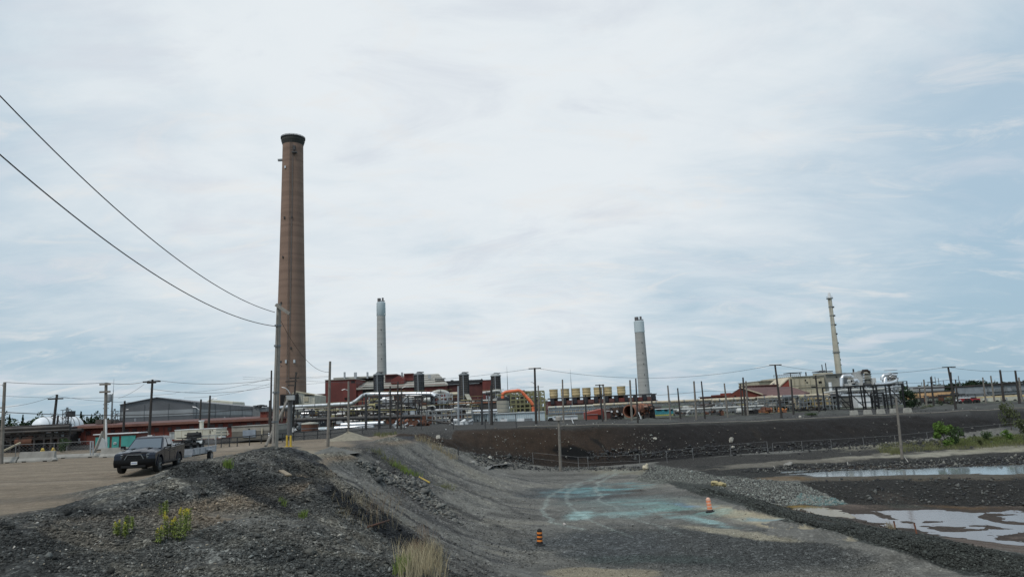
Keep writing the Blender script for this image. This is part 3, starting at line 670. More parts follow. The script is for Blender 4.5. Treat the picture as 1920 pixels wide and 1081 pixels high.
# ---------------------------------------------------------------- far: tall chimneys
def depth_at(x, y, z): return float(proj(np.array([x]), np.array([y]), np.array([z]))[2][0])
def chimney_shaft(px, py_top, Y, wt, wb, py_b, pb=None):
    b = P(pb if pb is not None else px, py_b, Y); x = b[0]
    zt = ztop(x, Y, py_top); z0 = gz(x, Y) - 1
    zb = P(px, py_b, Y)[2]
    rt = wt / 2 * depth_at(x, Y, zt) / FPX; rb = wb / 2 * depth_at(x, Y, zb) / FPX
    return x, zt, z0, zb, rt, rb
def superstack():
    Y = 900
    x, zt, z0, zb, rt, rb = chimney_shaft(545, 262, Y, 37, 57.5, 735)
    t = thing('concrete_chimney', 'giant tapering brown concrete smokestack, by far the tallest chimney', 'chimney', (x, Y, z0))
    prof = []; H = zt - z0
    for i in range(25):
        u = i / 24; prof.append((rb * 1.03 + (rt - rb * 1.03) * (1 - (1 - u) ** 1.25), u * H))
    MB().lathe((x, Y, z0), prof, 48).build('shaft', STACKB, t, True)
    g = MB().lathe((x, Y, zt), [(rt * 1.0, -9), (rt * 1.14, -3), (rt * 1.14, 0), (rt * 1.0, .2)], 40).build('crown_corbel', mat('sooty_concrete', (.05, .047, .042), .9, scale=.1), t)
    MB().lathe((x, Y, zt), [(rt * .5, 0), (rt * 1.2, 0.3), (rt * 1.2, 1.6), (rt * 1.12, 1.6), (rt * 1.12, .8), (rt * .5, .8)], 40, False).build('gallery', STEELD, t)
    for i in range(20):
        a = i / 20 * 2 * math.pi
        MB().bar((x + rt * 1.18 * math.cos(a), Y + rt * 1.18 * math.sin(a), zt + 1.6), (x + rt * 1.18 * math.cos(a), Y + rt * 1.18 * math.sin(a), zt + 2.5), .4).build('rail_post', STEELD, t)
    MB().lathe((x, Y, zt + 2.2), [(rt * 1.17, 0), (rt * 1.2, 0), (rt * 1.2, .5), (rt * 1.17, .5)], 40, False).build('handrail', STEELD, t)
    MB().lathe((x, Y, zt + .2), [(rt * .62, 0), (rt * .62, 4.5), (rt * .5, 4.5)], 24).build('flue_rim', SOOT, t)
    def on(px, u):       # point on the front of the shaft at height share u
        r = (rb * 1.03 + (rt - rb * 1.03) * (1 - (1 - u) ** 1.25)); z = z0 + u * H
        k = (px - 545) * (depth_at(x, Y, z) / FPX)
        yy = -math.sqrt(max(r * r - k * k, 0)); return np.array([x + k, Y + yy, z]), k / r
    for dx in (1.0, 4.0):
        pts = [on(dx + 545 + 1.2 * (1 - u), u)[0] + np.array([0, -1.0, 0]) for u in np.linspace(.02, .985, 24)]
        MB().tube(pts, .26, 6).build('ladder_rail', mat('ladder_steel', (.09, .085, .08), .7), t)
    pts = [on(551, u)[0] + np.array([0, -.6, 0]) for u in np.linspace(.3, .97, 20)]
    MB().tube(pts, .22, 6).build('cable_duct', STEELG, t)
    for px, u, w, m_ in ((553, .955, 6, STEELD), (537, .885, 3.2, SILVER), (537, .70, 3, STEELD), (551, .70, 2.4, STEELD), (535, .56, 2.6, STEELD), (533, .40, 2.6, STEELD), (553, .245, 2.6, STEELD), (545, .20, 4, SILVER), (559, .20, 4, SILVER), (531, .15, 2.4, STEELD)):
        p, _ = on(px, u); MB().box(p + np.array([0, -.4, 0]), (w * .55, 2.2, w)).build('port_hatch' if m_ is STEELD else 'sample_box', m_, t)
    p, _ = on(525.5, .925); q = MB().box(p + np.array([-3.0, 0, 0]), (6, 3, 2.6)).build('side_platform', STEELG, t)
    MB().box(p + np.array([-4.6, 0, 3.2]), (1.2, 1.2, 3.6)).build('beacon', STEELD, q)
    for k in (0, 1):
        pp, _ = on(525.5, .925 + .006 * k); MB().bar(p + np.array([-6, -1.4, 1.3 + 2 * k]), p + np.array([0, -1.4, 1.3 + 2 * k]), .3).build('rail', GALV, q)
    p, _ = on(553, .945); MB().box(p + np.array([1, -2.0, -3]), (6, 4, 2)).build('hoist_platform', STEELD, t)
superstack()
def twin_flue(px_t, px_b, py_flue, py_top, py_cap, py_b, Y, wt, wb, label):
    x, zt, z0, zb, rt, rb = chimney_shaft(px_t, py_top, Y, wt, wb, py_b, px_b)
    zc = ztop(x, Y, py_cap); zf = ztop(x, Y, py_flue)
    t = thing('concrete_chimney', label, 'chimney', (x, Y, z0), 'twin-flue grey chimneys')
    u = (zc - z0) / (zt - z0); rc = rb + (rt - rb) * u
    MB().lathe((x, Y, z0), [(rb * 1.04, 0)] + [(rb * 1.04 + (rc - rb * 1.04) * k / 8, (zc - z0) * k / 8) for k in range(1, 9)], 36).build('shaft', STACKG, t, True)
    MB().lathe((x, Y, zc - .2), [(rc, 0), (rc * 1.06, .4), (rc * 1.04, zt - zc), (rc * .9, zt - zc + .6)], 36).build('cap_cladding', STACKC, t, True)
    for s, w, h in ((-.42, .42, 1.0), (.44, .22, 1.1)):
        MB().cyl((x + s * rc, Y, zt), (x + s * rc, Y, zt + (zf - zt) * h), w * rc, n=16).build('flue', mat('flue_liner', (.12, .11, .11), .6), t)
    MB().box((x + rc * .1, Y - rc * .2, zt + 1.6), (rc * 1.7, 1, 1.4)).build('roof_rail', STEELG, t)
    for k in range(1, 7):
        zz = z0 + (zc - z0) * k / 7; MB().box((x + rc * .15, Y - (rb + (rc - rb) * k / 7) - .1, zz), (.8, .6, 1.4)).build('port_hatch', STEELD, t)
twin_flue(713.5, 716, 559, 567, 592, 702, 875, 15.5, 18, 'thin grey concrete chimney with pale cap rising behind the red smelter building')
twin_flue(1197, 1208, 594, 602, 623, 738, 860, 17.5, 21.5, 'banded grey concrete chimney with pale cap, right of the row of tan cooling fans')
def steel_stack():
    Y = 420; x, zt, z0, zb, rt, rb = chimney_shaft(1555, 560, Y, 7.0, 10.2, 700, 1573)
    zf = ztop(x, Y, 549)
    t = thing('steel_chimney', 'slim beige steel stack with ring platforms above the beige plant', 'chimney', (x, Y, z0))
    MB().lathe((x, Y, z0), [(rb * 1.15, 0), (rb * 1.05, (zt - z0) * .5), (rt, (zt - z0) * .8), (rt, zt - z0)], 24).build('shaft', mat('beige_stack_steel', (.52, .49, .40), .7, var=.1, scale=.15, streak=.5, stain=(.22, .17, .1), bands=(4, .3)), t, True)
    MB().lathe((x, Y, zt), [(rt * .95, 0), (rt * .6, zf - zt)], 20).build('cone_tip', WHITE, t)
    for pyy, k in ((560, 1.7), (661, 1.9)):
        z = ztop(x, Y, pyy); MB().lathe((x, Y, z), [(rt * .8, 0), (rt * k, 0), (rt * k, .5), (rt * .8, .5)], 20, False).build('ring_platform', STEELG, t)
        MB().lathe((x, Y, z + 1.2), [(rt * k, 0), (rt * k, .15), (rt * k * .98, .15), (rt * k * .98, 0)], 20, False).build('ring_rail', GALV, t)
    for pyy in (576, 592, 609, 626, 643, 674, 684):
        z = ztop(x, Y, pyy); MB().lathe((x, Y, z), [(rt * 1.0, 0), (rt * 1.14, 0), (rt * 1.14, .4), (rt * 1.0, .4)], 20, False).build('flange', STEELG, t)
        MB().box((x + rt * .9, Y - rt * .8, z), (1.1, .8, .9)).build('landing', STEELD, t)
    MB().bar((x - rt * .9, Y - rt * .9, z0), (x - rt * .55, Y - rt * .85, zt), .16).build('ladder', STEELG, t)
steel_stack()

# ---------------------------------------------------------------- poles and cables
POLES = {}
def pole(key, tp, bp, Y, w, label, m_=None, arms=(), lamp=None, name='utility_pole', cat='utility pole', group='poles across the plant', deep=.4, insul=True):
    """tp top pixel, bp base pixel, w thickness in photo pixels, arms [(pixels down from the top, half length m)]"""
    T = P(tp[0], tp[1], Y); x, y = P(bp[0], bp[1], Y)[:2]; z0 = gz(x, y); B = np.array([x, y, z0])
    r = max(w / 2 * Y / FPX * 1.02, .07); t = thing(name, label, cat, B, group); m_ = m_ or WOODD
    MB().cyl(B - np.array([0, 0, deep]), T, r * 1.18, r * .82, 10).build('shaft', m_, t, True)
    ax = (T - B) / np.linalg.norm(T - B)
    for down, hl in arms:
        c = T - ax * (down * Y / FPX); a = MB().box(c + np.array([0, -r * 1.1, 0]), (2 * hl, .14, .16)).build('crossarm', m_, t)
        if insul:
            for s in (-.9, -.45, .45, .9): MB().cyl(c + np.array([s * hl, -r * 1.1, .08]), c + np.array([s * hl, -r * 1.1, .3]), .06, .04, 8).build('insulator', INSUL, a)
    if lamp:
        lx, ly, px_, py_ = lamp; A = P(px_, py_, Y); L_ = P(lx, ly, Y)
        arm = MB().tube([A, A + (L_ - A) * .5 + np.array([0, 0, .12]), L_], .05, 6).build('lamp_arm', GALV, t)
        MB().box(L_ + np.array([0, 0, -.03]), (.62, .3, .16)).build('lamp_head', STEELG, arm)
    POLES[key] = (B, T); return t
def wire(a, b, sag, label, r=.02, m_=None, t0=0.0, t1=1.0, n=28, group='overhead cables', name='power_cable', cat='cable'):
    a = np.array(a, float); b = np.array(b, float)
    pts = [a + (b - a) * t - np.array([0, 0, 4 * sag * t * (1 - t)]) for t in np.linspace(t0, t1, n)]
    return MB().tube(pts, r, 5).build(name, m_ or WIRE, None, label=label, cat=cat, group=group)
# tables: key, top px, base px, depth, thickness px, label, material, arms, lamp
PT = [
 ('a0', (9, 716), (2, 872), 58, 6, 'grey wooden pole with a street lamp at the far left edge', WOOD, (), (0, 720, 8, 726)),
 ('a1', (107, 739), (95, 838), 84, 5, 'leaning brown pole in front of the white dome tent', WOODD, ((8, .9),), None),
 ('a1b', (109, 778), (103, 836), 90, 4, 'short bare pole close beside the leaning pole by the dome tent', WOODD, (), None),
 ('a2', (199, 717), (197, 848), 66, 6, 'grey pole with pale timber brace beside the teal doors', WOOD, ((3, .5), (17, .5)), None),
 ('a3', (286, 711), (279, 822), 80, 4.6, 'dark leaning pole with insulators directly above the pickup truck', WOODD, ((4, 1.0), (6, .5)), None),
 ('a4', (234, 751), (231, 815), 92, 4, 'short dark pole with a curved lamp arm left of the grey warehouse', WOODD, (), (241, 767, 233, 771)),
 ('a5', (377, 748), (373, 824), 84, 3.6, 'dark pole with curved lamp arm in front of the cream trailer', WOODD, (), (361, 762, 374, 768)),
 ('a6', (394, 741), (390, 818), 90, 3.8, 'brown pole with a short straight lamp arm above the cream trailer', WOODD, (), (407, 747, 395, 749)),
 ('a7', (509, 694), (507, 820), 76, 3.4, 'thin dark pole just left of the big pale pole', WOODD, (), None),
 ('a8', (505.5, 750), (504, 816), 86, 2.8, 'short dark pole beside the concrete service building', WOODD, (), None),
 ('a9', (523, 569), (515, 838), 48, 10, 'big pale wooden pole carrying the two long cables in the left of the picture', WOODL, (), None),
 ('b0', (619, 677), (614.5, 832), 62, 5, 'tall grey pole rising from the sandy yard behind the gravel ridge', WOOD, (), None),
 ('b1', (653.5, 714), (653.5, 813), 88, 4, 'grey pole behind the small sand heap', WOOD, (), (641, 731, 652, 731)),
 ('b2', (686, 738), (686, 804), 112, 4, 'dark post right of the sand heap, in front of the silver vessel', STEELD, (), None),
 ('b3', (711.5, 726), (711, 802), 114, 4.4, 'dark post in line with the first louvred cooling tower', STEELD, (), None),
 ('b4', (731.5, 724), (732, 804), 110, 3.6, 'brown post right of the first louvred cooling tower', WOODD, (), None),
 ('b5', (746, 715), (745, 806), 106, 3, 'thin dark pole left of the pole with a white lamp near the red penthouses', WOODD, (), None),
 ('b6', (752.5, 726), (752, 814), 100, 2.8, 'dark pole with a white lamp in front of the red penthouses', WOODD, (), (766, 725, 754, 727)),
 ('b7', (859, 723), (859.5, 796), 118, 3.6, 'pale grey steel pole in front of the third louvred cooling tower', GALV, (), None),
 ('b8', (903, 746), (904, 795), 116, 4, 'dark post at the left end of the pale blue shed', STEELD, (), None),
 ('b9', (921, 722), (922, 794), 112, 5, 'thick dark pole left of the tan tank', WOODD, (), None),
 ('b10', (916, 741), (918, 793), 124, 2.6, 'thin grey post hidden close behind the thick dark pole by the tan tank', STEELG, (), None),
 ('c0', (1002.5, 689), (1005, 791), 112, 4.4, 'tall dark pole with small crossarm and lamp right of the orange duct', WOODD, ((1.5, 1.0),), (995, 716, 1002, 719)),
 ('c1', (1009, 722), (1011, 789), 126, 3, 'brown pole just right of the tall pole by the orange duct', WOOD, (), None),
 ('c2', (1054.5, 711), (1056.5, 788), 116, 3.2, 'bare grey pole between the first two tan cooling fans', WOOD, (), None),
 ('c3', (1097.5, 740), (1099, 786), 132, 2.8, 'short brown pole at the left side of the red shed', WOODD, (), None),
 ('c4', (1124, 720), (1130, 786), 124, 3, 'dark pole with two crossarms in front of the red shed', WOODD, ((1.5, .8), (20, .7)), None),
 ('c5', (1130.5, 720), (1136, 785), 128, 3.6, 'grey bare pole right of the crossarm pole by the red shed', WOOD, (), None),
 ('c6', (1181, 712), (1184.5, 782), 126, 3.8, 'grey pole standing before the mouth of the rusty drum', WOOD, (), None),
 ('c7', (1192, 709), (1196, 793), 110, 3, 'dark pole right of the mouth of the rusty drum', WOODD, (), None),
 ('c8', (1220.5, 736), (1225, 778), 150, 2.6, 'short dark pole at the foot of the banded grey chimney', WOODD, (), None),
 ('c9', (1252, 722), (1257, 781), 132, 3.2, 'grey pole in front of the teal container', WOOD, (), None),
 ('d0', (1270.5, 727), (1275.5, 780), 138, 2.8, 'dark bare pole right of the teal container', WOODD, (), None),
 ('d1', (1301, 714), (1305.5, 779), 126, 3.6, 'pale grey bare pole, left of a pair in the open stretch of pipeline', WOOD, (), None),
 ('d2', (1315, 714), (1321.5, 778), 128, 2.8, 'dark bare pole, right of a pair in the open stretch of pipeline', WOODD, (), None),
 ('d3', (1358, 718), (1364.5, 777), 132, 3, 'grey pole at the left gable of the brown-red roofed building', WOOD, (), None),
 ('d4', (1388, 719), (1392, 776), 138, 2.6, 'thin pole, leftmost of the cluster of three before the brown-red roof', WOODD, (), None),
 ('d5', (1393, 707), (1397.5, 776), 130, 3.4, 'tallest dark pole of the cluster of three before the brown-red roof', WOODD, (), None),
 ('d6', (1398.5, 714), (1402, 775), 136, 3.4, 'grey pole, rightmost of the cluster of three before the brown-red roof', WOOD, (), None),
 ('d7', (1453, 683), (1465, 776), 114, 3.6, 'tall leaning pole with crossarm at the left end of the beige plant', WOODD, ((1, 1.0),), None),
 ('d8', (1483, 710), (1487.5, 773), 130, 3.2, 'dark pole against the beige plant, right of the tall crossarm pole', WOODD, (), None),
 ('d9', (1529, 703), (1536, 769), 126, 3.2, 'dark pole with small crossarm left of the black steel frame', WOODD, ((5, .6),), None),
 ('e0', (1732, 711), (1737.5, 760), 150, 3, 'grey pole right of the dark green tree by the orange-tan building', WOOD, (), None),
 ('e1', (1724, 728), (1726, 757), 160, 2.6, 'short dark pole half hidden behind the dark green tree', WOODD, (), None),
 ('e2', (1745, 706), (1750.5, 757), 150, 3.2, 'dark pole with small crossarm before the orange-tan building', WOODD, ((10, .7),), None),
 ('e3', (1777.5, 687), (1793, 768), 116, 3.8, 'strongly leaning tall crossarm pole left of the red truck', WOODD, ((1, 1.1),), None),
 ('e4', (1782.5, 697), (1786, 752), 150, 3.2, 'dark bare pole just behind the strongly leaning crossarm pole', WOODD, (), None),
 ('e5', (1791.5, 711), (1796, 756), 148, 2.6, 'short dark pole between the leaning crossarm pole and the red truck', WOODD, (), None),
 ('e6', (1842.5, 707), (1848.5, 754), 150, 2.8, 'pale thin pole at the right end of the orange-tan building', WOOD, (), None),
 ('e7', (1857.5, 704), (1864, 748), 170, 3, 'grey faint pole in front of the pale grey hall', WOOD, (), None),
 ('e8', (1875, 693), (1882, 752), 138, 4, 'thick dark pole in front of the pale grey hall', WOODD, (), None),
 ('e9', (1903.5, 694), (1911, 752), 136, 4, 'dark pole near the right edge of the picture, left of its grey twin', WOODD, (), None),
 ('f0', (1910, 707), (1916, 750), 150, 3.4, 'grey pole nearest the right edge of the picture', WOOD, (), None),
 ('p0', (1047.5, 784), (1050.5, 873), 80, 5, 'grey pole standing in the pit beside the wire fence', WOOD, (), None),
 ('p1', (1680, 745), (1691, 856), 72, 4.4, 'grey pole standing beside the path above the water channel', WOOD, (), None),
]
for k, tp, bp, Y, w_, lab, m_, arms, lamp in PT: pole(k, tp, bp, Y, w_, lab, m_, arms, lamp)
# round drum lamp on the pit pole
def extra_pole_parts():
    B, T = POLES['p0']; t = [o for o in ROOTS if o['label'].startswith('grey pole standing in the pit')][0]
    MB().lathe((T[0], T[1], T[2] - .3), [(.1, 0), (.36, .1), (.36, .45), (.1, .6)], 14).build('cable_coil', mat('coil_grey', (.3, .28, .25), .8), t)
    # hardware at the top of the big pale pole
    B, T = POLES['a9']; t = [o for o in ROOTS if o['label'].startswith('big pale wooden pole')][0]
    a = MB().bar(P(517, 571, 47.7), P(543, 588, 47.7), .16, .2).build('crossarm', WOODL, t)
    MB().cyl(P(534, 577, 47.6) - np.array([0, 0, .05]), P(534, 574, 47.6) + np.array([0, 0, .12]), .26, n=12).build('transformer_can', STEELD, a)
    for q in ((518, 568), (523, 566), (528, 572), (534, 585), (540, 590)): MB().cyl(P(q[0], q[1] + 2, 47.6), P(q[0], q[1] - 2, 47.6), .07, n=8).build('insulator', INSUL, a)
    MB().tube([P(521, 590, 47.7), P(520, 660, 47.7), P(517, 740, 47.7), P(514, 830, 47.7)], .02, 5).build('ground_wire', WIRE, t)
    for q in (610, 648, 735, 790): MB().cyl(P(521.6 - (q - 600) * .03, q, 48) - np.array([0, 0, .06]), P(521.6 - (q - 600) * .03, q, 48) + np.array([0, 0, .06]), .235, n=12).build('band', STEELG, t)
extra_pole_parts()
def transformer_pole():
    Y = 74; B = base(543, 816, Y); t = thing('utility_pole', 'thick grey pole with crossarms, lamp and brace right of the big pale pole', 'utility pole', B, 'poles across the plant')
    MB().cyl(P(542.5, 818, Y), P(544.5, 744, Y), .25, .25, 10).build('shaft', mat('grey_pole', (.11, .11, .11), .9), t, True)
    MB().cyl(P(549, 800, Y + .5), P(555, 697, Y + .5), .11, .08, 8).build('upper_pole', WOODD, t, True)
    for a, b in (((543, 708.5), (561, 708)), ((535.5, 715), (557, 713.5)), ((540, 722), (551, 722))):
        m1 = MB().bar(P(*a, Y), P(*b, Y), .13).build('crossarm', WOODD, t)
        for k in range(4):
            q = P(a[0] + (b[0] - a[0]) * (k + .3) / 4, a[1] - 1.5, Y); MB().cyl(q - np.array([0, 0, .06]), q + np.array([0, 0, .14]), .06, n=8).build('insulator', INSUL, m1)
    MB().bar(P(553, 709, Y), P(557, 698, Y), .1).build('stay', WOODD, t)
    MB().cyl(P(541, 745, Y), P(498, 836, Y - 8), .13, .13, 8).build('brace_pole', WOOD, t)
    MB().cyl(P(537, 742, Y), P(528, 790, Y + 2), .1, .1, 8).build('brace_pole', WOOD, t)
    a = MB().tube([P(544, 738, Y), P(540, 731, Y), P(535, 727, Y), P(528, 725.5, Y)], .05, 6).build('lamp_arm', GALV, t)
    MB().box(P(527, 725.5, Y), (.6, .25, .12)).build('lamp_head', GALV, a)
    MB().box(P(545, 745, Y - .3), (.8, .4, .5)).build('junction_box', PGREY, t)
transformer_pole()
T_ = lambda k: POLES[k][1]
wire(P(515, 585, 48), P(0, 180, 22), 1.2, 'upper of the two long cables sweeping down to the big pale pole', .023, t1=1.45, n=40)
wire(P(515, 611, 48), P(0, 290, 22), 1.15, 'lower of the two long cables sweeping down to the big pale pole', .025, t1=1.45, n=40)
wire(P(524, 596, 48), P(617, 697, 62), 1.0, 'short slack cable from the big pale pole to the tall grey pole', .015)
wire(T_('a0'), T_('a2'), .15, 'thin cable between the far left lamp pole and the pole by the teal doors', .02, m_=WIRED)
wire(T_('a2'), T_('a3'), .3, 'cable from the teal-door pole to the pole above the pickup', .025)
wire(T_('a3'), P(509, 711, 76), .5, 'cable from the pole above the pickup to the big pale pole', .022, m_=WIRED)
wire(P(281, 728, 80), P(509, 724, 76), .6, 'lower cable right of the pole above the pickup', .02, m_=WIRED)
wire(P(-40, 769, 60), P(509, 762, 70), .6, 'low dark cable running level across the dome tent and warehouse', .035)
wire(P(-20, 762, 84), T_('a1'), .5, 'cable from the left edge up to the leaning pole', .02, m_=WIRED)
wire(P(106, 742, 84), P(340, 748, 110), .6, 'faint cable right of the leaning pole', .02, m_=WIRED)
wire(P(-20, 740, 100), P(330, 737, 120), .6, 'faint level cable above the dome tent', .02, m_=WIRED)
wire(P(270, 720, 80), P(222, 746, 95), .2, 'thin slanting cable left of the pole above the pickup', .016, m_=WIRED)
wire(P(330, 735, 120), P(508, 708, 110), .6, 'faint rising cable behind the warehouse, upper', .02, m_=WIRED)
wire(P(345, 745, 120), P(508, 718, 110), .6, 'faint rising cable behind the warehouse, lower', .02, m_=WIRED)
wire(P(570, 713, 150), P(1001, 690, 112), 1.2, 'long cable over the red smelter to the pole by the orange duct', .025, m_=WIRED)
wire(T_('c0'), T_('d7'), 1.9, 'long slack cable over the tan cooling fans', .025, m_=WIRED)
wire(T_('d7'), P(1777.5, 687, 116), 1.3, 'long slack cable over the beige plant', .025, m_=WIRED)
wire(P(1778, 688, 116), P(1960, 690, 116), .6, 'cable from the leaning crossarm pole out of the picture', .025, m_=WIRED)
wire(P(1200, 742, 128), P(1330, 732, 128), .1, 'lower cable right of the banded chimney', .03)
wire(P(1330, 732, 128), P(1400, 730, 130), .2, 'lower cable left of the cluster of three poles', .022)
wire(P(1696, 718, 140), P(1782, 711, 140), .2, 'dark cable left of the leaning crossarm pole, lower', .028)
wire(P(1782, 711, 140), P(1930, 716, 140), .2, 'dark cable right of the leaning crossarm pole, lower', .028)
for k, (x0, y0, x1, y1) in enumerate(((575, 702, 618, 704), (575, 706, 618, 706), (575, 717, 618, 716))):
    wire(P(x0 - 120, y0 + 4, 130), P(x1, y1, 130), .3, ['topmost', 'middle', 'lowest'][k] + ' of three faint cables right of the giant smokestack', .018, m_=WIRED)
# ---------------------------------------------------------------- generic plant pieces
def grow(t, name, m_, items, smooth=False):
    """items: list of (px0,px1,py0,py1,Y,d) boxes, each its own part"""
    return [pbox(*it).build(name, m_, t, smooth) for it in items]
def rnd(a, b): return random.uniform(a, b)
def pipe(label, pts, Y, rpx, m_, n=12, flanges=0, name='steam_pipe', cat='pipe', group=None, legs=None, flm=None):
    pts3 = [P(a, b, Y if len(q) == 0 else q[0]) for a, b, *q in pts]
    # rounded bends
    out = [pts3[0]]
    for i in range(1, len(pts3) - 1):
        p = pts3[i]; a = pts3[i - 1] - p; b = pts3[i + 1] - p; la, lb = np.linalg.norm(a), np.linalg.norm(b)
        k = min(rpx * Y / FPX * 1.8, la * .45, lb * .45); a = a / la * k; b = b / lb * k
        for s in (0, .33, .67, 1): out.append(p + a * (1 - s) ** 2 + b * s ** 2)
    out.append(pts3[-1]); r = rpx * Y / FPX
    mid = pts3[len(pts3) // 2]
    if not flanges and not legs:
        return MB().tube(out, r, n).build(name, m_, None, True, label=label, cat=cat, group=group)
    t = thing(name, label, cat, (pts3[0][0], pts3[0][1], gz(pts3[0][0], pts3[0][1])), group)
    MB().tube(out, r, n).build('duct' if r > 1.5 else 'pipe_run', m_, t, True)
    seg = [np.linalg.norm(pts3[i + 1] - pts3[i]) for i in range(len(pts3) - 1)]; tot = sum(seg)
    def at(s):
        s *= tot
        for i, l in enumerate(seg):
            if s <= l: return pts3[i] + (pts3[i + 1] - pts3[i]) * (s / l), (pts3[i + 1] - pts3[i]) / l
            s -= l
        return pts3[-1], (pts3[-1] - pts3[-2]) / seg[-1]
    for k in range(flanges):
        p, d = at((k + .5) / flanges); MB().cyl(p - d * .12 * r, p + d * .12 * r, r * 1.14, n=n).build('flange', flm or m_, t)
    for k in range(legs or 0):
        p, d = at((k + .3) / legs); g = gz(p[0], p[1]); MB().box((p[0], p[1], (p[2] - r + g) / 2), (.3, .3, max(p[2] - r - g, .3))).build('support_leg', STEELD, t)
    return t
def rack(label, px0, px1, levels, pyb, Y, depth, step, m_, name='pipe_rack', rails=True, fill=0, fillm=None, brace=True, w=.22, cat='steel structure', group=None, nd=2):
    """open steel frame: posts, longitudinal beams at the given pixel rows, cross beams, rails and small pipe runs"""
    B = base((px0 + px1) / 2, pyb, Y); t = thing(name, label, cat, B, group)
    n = max(2, int((px1 - px0) / step) + 1); top = levels[0]
    for dd in range(nd):
        Yd = Y + dd * depth / max(nd - 1, 1)
        for i in range(n):
            px = px0 + (px1 - px0) * i / (n - 1) + (rnd(-.2, .2) * step if 0 < i < n - 1 else 0)
            sl = -.046 * (px - (px0 + px1) / 2)
            p = P(px, top + sl, Yd); g = gz(p[0], p[1]); MB().box((p[0], p[1], (p[2] + g) / 2), (w, w, p[2] - g)).build('post', m_, t)
        for lv in levels:
            sl = -.046 * (px1 - px0) / 2; a = P(px0, lv - sl, Yd); b = P(px1, lv + sl, Yd); b[2] = a[2]
            MB().bar(a, b, w * .9, w * 1.1).build('beam', m_, t)
            if rails and dd == 0 and lv is levels[0]:
                MB().bar(a + np.array([0, 0, 1.1]), b + np.array([0, 0, 1.1]), .07).build('handrail', YELLR if fillm is None else GALV, t)
    if brace:
        for i in range(n - 1):
            if random.random() < .5:
                xa = px0 + (px1 - px0) * i / (n - 1); xb = px0 + (px1 - px0) * (i + 1) / (n - 1)
                l0, l1 = levels[0], (levels[1] if len(levels) > 1 else pyb)
                MB().bar(P(xa, l1 - .046 * (xa - (px0 + px1) / 2), Y), P(xb, l0 - .046 * (xb - (px0 + px1) / 2), Y), w * .6).build('brace', m_, t)
    mats = fillm or [PIPED, STEELG, SILVER, PIPEW, RUST, SOOT, STEELD, PIPEB, PIPEW, CREAM, GALV, YELLR]; fill = int(fill * 1.5)
    lo, hi = levels[0] - 2, (levels[-1] + pyb) / 2
    for k in range(fill):
        q = random.random(); Yk = Y + rnd(0.2, depth - .2); mm = random.choice(mats); cxp = (px0 + px1) / 2
        if q < .5:      # horizontal run
            a0 = rnd(px0, px1 - 6); a1 = min(px1, a0 + rnd(8, (px1 - px0) * .6)); yy = rnd(lo, hi)
            pts = [P(a0, yy - .046 * (a0 - cxp), Yk)]; e = P(a1, yy - .046 * (a1 - cxp), Yk); e[2] = pts[0][2]; pts.append(e)
            if random.random() < .6: pts.append(e + np.array([0, 0, rnd(-2.2, 1.0)]))
            MB().tube(pts, rnd(.06, .22), 6).build('pipe', mm, t, True)
        elif q < .72:   # riser
            a0 = rnd(px0, px1); yy = rnd(lo, hi - 3); p = P(a0, yy - .046 * (a0 - cxp), Yk); h = rnd(1, 4)
            MB().tube([p, p - np.array([0, 0, min(h, max(p[2] - gz(p[0], p[1]), .5))])], rnd(.06, .2), 6).build('pipe', mm, t, True)
        elif q < .9:    # boxes and drums of equipment
            a0 = rnd(px0, px1 - 3); yy = rnd(lo + 3, hi + 2); p = P(a0, yy - .046 * (a0 - cxp), Yk)
            MB().box(p, (rnd(.4, 2.2), rnd(.5, 1.2), rnd(.3, 1.6))).build('equipment_box', mm, t)
        else:
            a0 = rnd(px0, px1 - 3); yy = rnd(lo, hi); p = P(a0, yy - .046 * (a0 - cxp), Yk)
            s = rnd(.8, 2.5); MB().cyl(p, p + np.array([s, 0, 0]), rnd(.25, .6), n=10).build('small_drum', mm, t, True)
    return t
YELLR = mat('faded_yellow_rail', (.32, .28, .13), .7)

